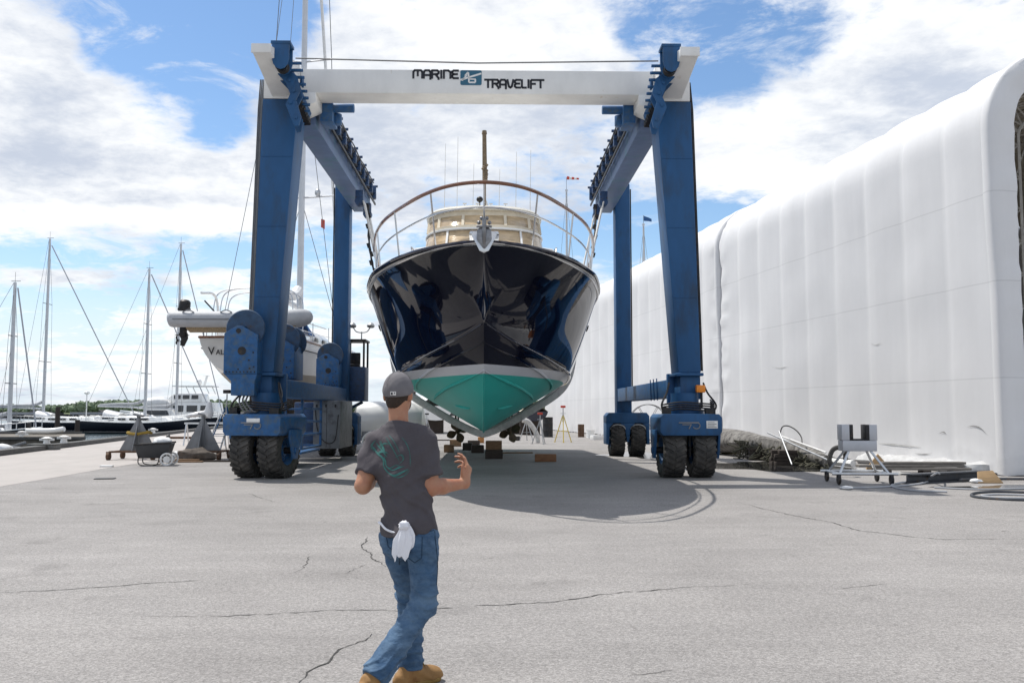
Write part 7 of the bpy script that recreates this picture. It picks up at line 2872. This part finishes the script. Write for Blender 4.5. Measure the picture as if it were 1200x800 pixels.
# ---- boots
def boot(name, heel, toe, ankle, shank, up):
    F = Field((-1.0, 4.80, .0), (-.30, 5.80, .36), .0062)
    u = (toe - heel) / np.linalg.norm(toe - heel)
    F.cone(ankle, ankle + shank * .08, .050, .052, .02)
    F.cone(heel + up * .035, ankle, .043, .05, .03)
    F.cone(heel + u * .04 + up * .03, toe - u * .055 + up * .028, .044, .043, .03)
    F.cone(toe - u * .075 + up * .030, toe - u * .045 + up * .022, .047, .042, .02)
    F.cone(ankle + u * .02, toe - u * .10 + up * .035, .046, .042, .03)
    F.warp(wav((.0016, 60, 50, 90, .2), (.0012, -70, 40, 60, 1.1)))
    F.cut(heel + up * .006, -up)
    o = F.build('boot', m_boot, MAN, 1)
    S = Field((-1.0, 4.80, -.03), (-.30, 5.80, .30), .0062)
    S.cone(heel + u * .012 + up * .006, heel + u * .10 + up * .006, .046, .044, .0)
    S.cone(heel + u * .10 + up * .006, toe - u * .06 + up * .006, .042, .047, .02)
    S.cut(heel + up * .017, up)
    S.cut(heel - up * .013, -up)
    S.build('sole', m_sole, o, 1)
    ds = MB()
    sd = np.cross(u, up)
    for i in range(4):
        c_ = ankle + u * (.045 + .022 * i) + up * (.035 - .022 * i)
        ds.tube([V(c_ + sd * .03 + up * .02), V(c_ + u * .008 + up * .032), V(c_ - sd * .03 + up * .02)], .004, 5)
    ds.build('lace', m_sole, o, world=True)
uz = A3(0, 0, 1)
hl_, tl_ = A3(-.650, 5.415, .013), A3(-.422, 5.610, .013)
boot('boot', hl_, tl_, A3(-.602, 5.462, .095), (KL - AL) / np.linalg.norm(KL - AL), uz)
hr_, tr2 = A3(-.800, 4.985, .085), A3(-.640, 5.180, .012)
u_ = (tr2 - hr_) / np.linalg.norm(tr2 - hr_)
upn = uz - u_ * (uz @ u_)
upn /= np.linalg.norm(upn)
boot('boot', hr_, tr2, A3(-.757, 5.035, .155), (KR - AR) / np.linalg.norm(KR - AR), upn)

# ---- hair, cap
hf = Field((-.83, 5.30, 1.52), (-.53, 5.66, 1.90), .0052)
hf.ell(HC + A3(0, 0, .012) - FW * .002, (.0815, .0985, .112), 0)
hf.cone(HC - FW * .055 + A3(0, 0, -.05), HC - FW * .045 + A3(0, 0, -.075), .045, .040, .03)
hf.cut(HC - FW * .03 + A3(0, 0, -.083), -UP + FW * .05)
hf.cut(HC + FW * .035, FW)
hf.cut(HC + A3(0, 0, .03), UP)
for s in (-1, 1):
    pass
hf.warp(lambda x, y, z: .0012 * np.sin(x * 300 + y * 170) * np.sin(z * 260 + y * 90))
hf.build('hair', m_hair, body, 1)
bd = Field((-.83, 5.40, 1.55), (-.53, 5.66, 1.75), .0052)
bd.ell(HC + FW * .032 + A3(0, 0, -.056), (.064, .073, .062), 0)
bd.cut(HC + A3(0, 0, -.038), UP)
bd.cut(HC + FW * .018, -FW)
bd.build('beard', m_hair, body, 1)
cf_ = Field((-.86, 5.26, 1.60), (-.50, 5.76, 1.90), .0055)
cn = UP * .97 + FW * .0 - FW * -.18
cn = cn / np.linalg.norm(cn)
cf_.ell(HC + A3(0, 0, .026) - FW * .004, (.0905, .109, .107), 0)
cf_.ell(HC + A3(0, 0, .018) - FW * .005, (.0915, .110, .085), .01)
cf_.cut(HC - FW * .10 + A3(0, 0, -.022), -(UP * .98 - FW * .17))
cf_.warp(lambda x, y, z: .0009 * np.sin(x * 150 + 3 * np.sin(y * 60)) * np.sin(z * 120 + 2))
cap = cf_.build('cap', m_cap, MAN, 1)
bi = MB()
rows = []
for j in range(7):
    rr = .07 + .085 * j / 6
    rows.append([V(HC + FW * (.03 + rr * math.cos(a)) + RT * (.098 * math.sin(a) * (1 - .05 * j)) + UP * (.028 - .02 * (rr - .07) / .085 - .02 * abs(math.sin(a)) ** 2)) for a in [R(-62 + 124 * k / 12) for k in range(13)]])
bi.rows(rows)
bi.build('brim', m_cap, cap, solid=.004, world=True)
bc_ = bvh_of(cap)
def patch(px0, py0, px1, py1, off=.0018, n=4):
    return [[on(bc_, px0 + (px1 - px0) * i / n, py0 + (py1 - py0) * j / n, off) for i in range(n + 1)] for j in range(n + 1)]
p0 = MB()
g_ = patch(457.6, 458.6, 464.2, 462.8)
if all(p is not None for r0 in g_ for p in r0):
    p0.rows(g_)
    bdg = p0.build('badge', m_white, cap, world=True, solid=.001)
    p1 = MB()
    p1.rows(patch(458.4, 459.5, 460.4, 462.2, .0036, 2))
    p1.build('badge_mark', m_navy, bdg, world=True, solid=.0006)
    p1 = MB()
    p1.rows(patch(461.8, 459.4, 463.2, 461.2, .0036, 2))
    p1.build('badge_mark', m_steelgrey, bdg, world=True, solid=.0006)
bt = MB()
bt.sphere(V(HC + A3(0, 0, .133) - FW * .004), .008, 10, 6)
bt.build('button', m_cap, cap, world=True)
ss = MB()
for k in range(6):
    a = k * PI / 3 + .2
    P = []
    for i in range(8):
        e_ = R(12 + 76 * i / 7)
        P.append(V(HC + A3(0, 0, .027) - FW * .004 + RT * (.0912 * math.cos(a) * math.cos(e_)) + FW * (.1098 * math.sin(a) * math.cos(e_)) + UP * (.1077 * math.sin(e_))))
    ss.tube(P, .0011, 4)
ss.build('panel_seam', m_cap, cap, world=True)
for s in (-1, 1):
    ey = MB()
    ey.sphere(V(HC + FW * .088 + RT * (.032 * s) + UP * .014), .012, 12, 8)
    ey.build('eye', m_gel, body, world=True)
    ir = MB()
    ir.sphere(V(HC + FW * .098 + RT * (.032 * s) + UP * .014), .005, 8, 6)
    ir.build('iris', m_letter, body, world=True)

# ---- white gloves hanging from the right back pocket
t0 = on(bj, 473, 632, .02) or V((-.62, 5.22, .92))
GLV = thing('work_gloves', 'pair of white cotton gloves hanging from the man\'s back pocket', 'gloves', t0)
def drape(name, px, topy, boty, hw, seed, off):
    rn = random.Random(seed)
    n_, m_ = 40, 16
    ph = [rn.uniform(0, 6) for _ in range(5)]
    rows = []
    for i in range(m_ + 1):
        t_ = i / m_
        row = []
        for k in range(n_):
            a = 2 * PI * k / n_
            spread = .35 + .65 * min(1, t_ * 2.4) - .35 * max(0, t_ - .55)
            fold = 1 + (.30 * math.sin(4 * a + ph[0] + t_) + .20 * math.sin(7 * a + ph[1] - 2 * t_) + .10 * math.sin(11 * a + ph[2])) * min(1, .3 + t_ * 1.6)
            tip = .5 + .3 * math.sin(3 * a + ph[3]) + .2 * math.sin(5 * a + ph[4])
            yy = topy + (boty - topy) * t_ * (.70 + .30 * tip)
            c_ = W(px + 2.2 * math.sin(t_ * 2 + ph[2]), yy, t0.y - .014 - off)
            r = hw * .0051 * spread * fold
            row.append(c_ + V((r * math.cos(a), r * .42 * math.sin(a), .004 * math.sin(3 * a + 9 * t_))))
        rows.append(row)
    MB().rows(rows, closed=True, cap0=True, cap1=True).build(name, m_rag, GLV, world=True, smooth=75)
drape('glove', 471, 616, 659, 7.8, 3, .012)
drape('glove', 476.0, 615, 648, 6.6, 8, .0)
kn_ = crumple((0, 0, 0), (.030, .022, .026), 4, .35, 20, 14, 2.2)
kn_.xf(Matrix.Translation(W(473.5, 615.5, t0.y - .03)))
kn_.build('cuff_knot', m_rag, GLV, world=True, smooth=75)
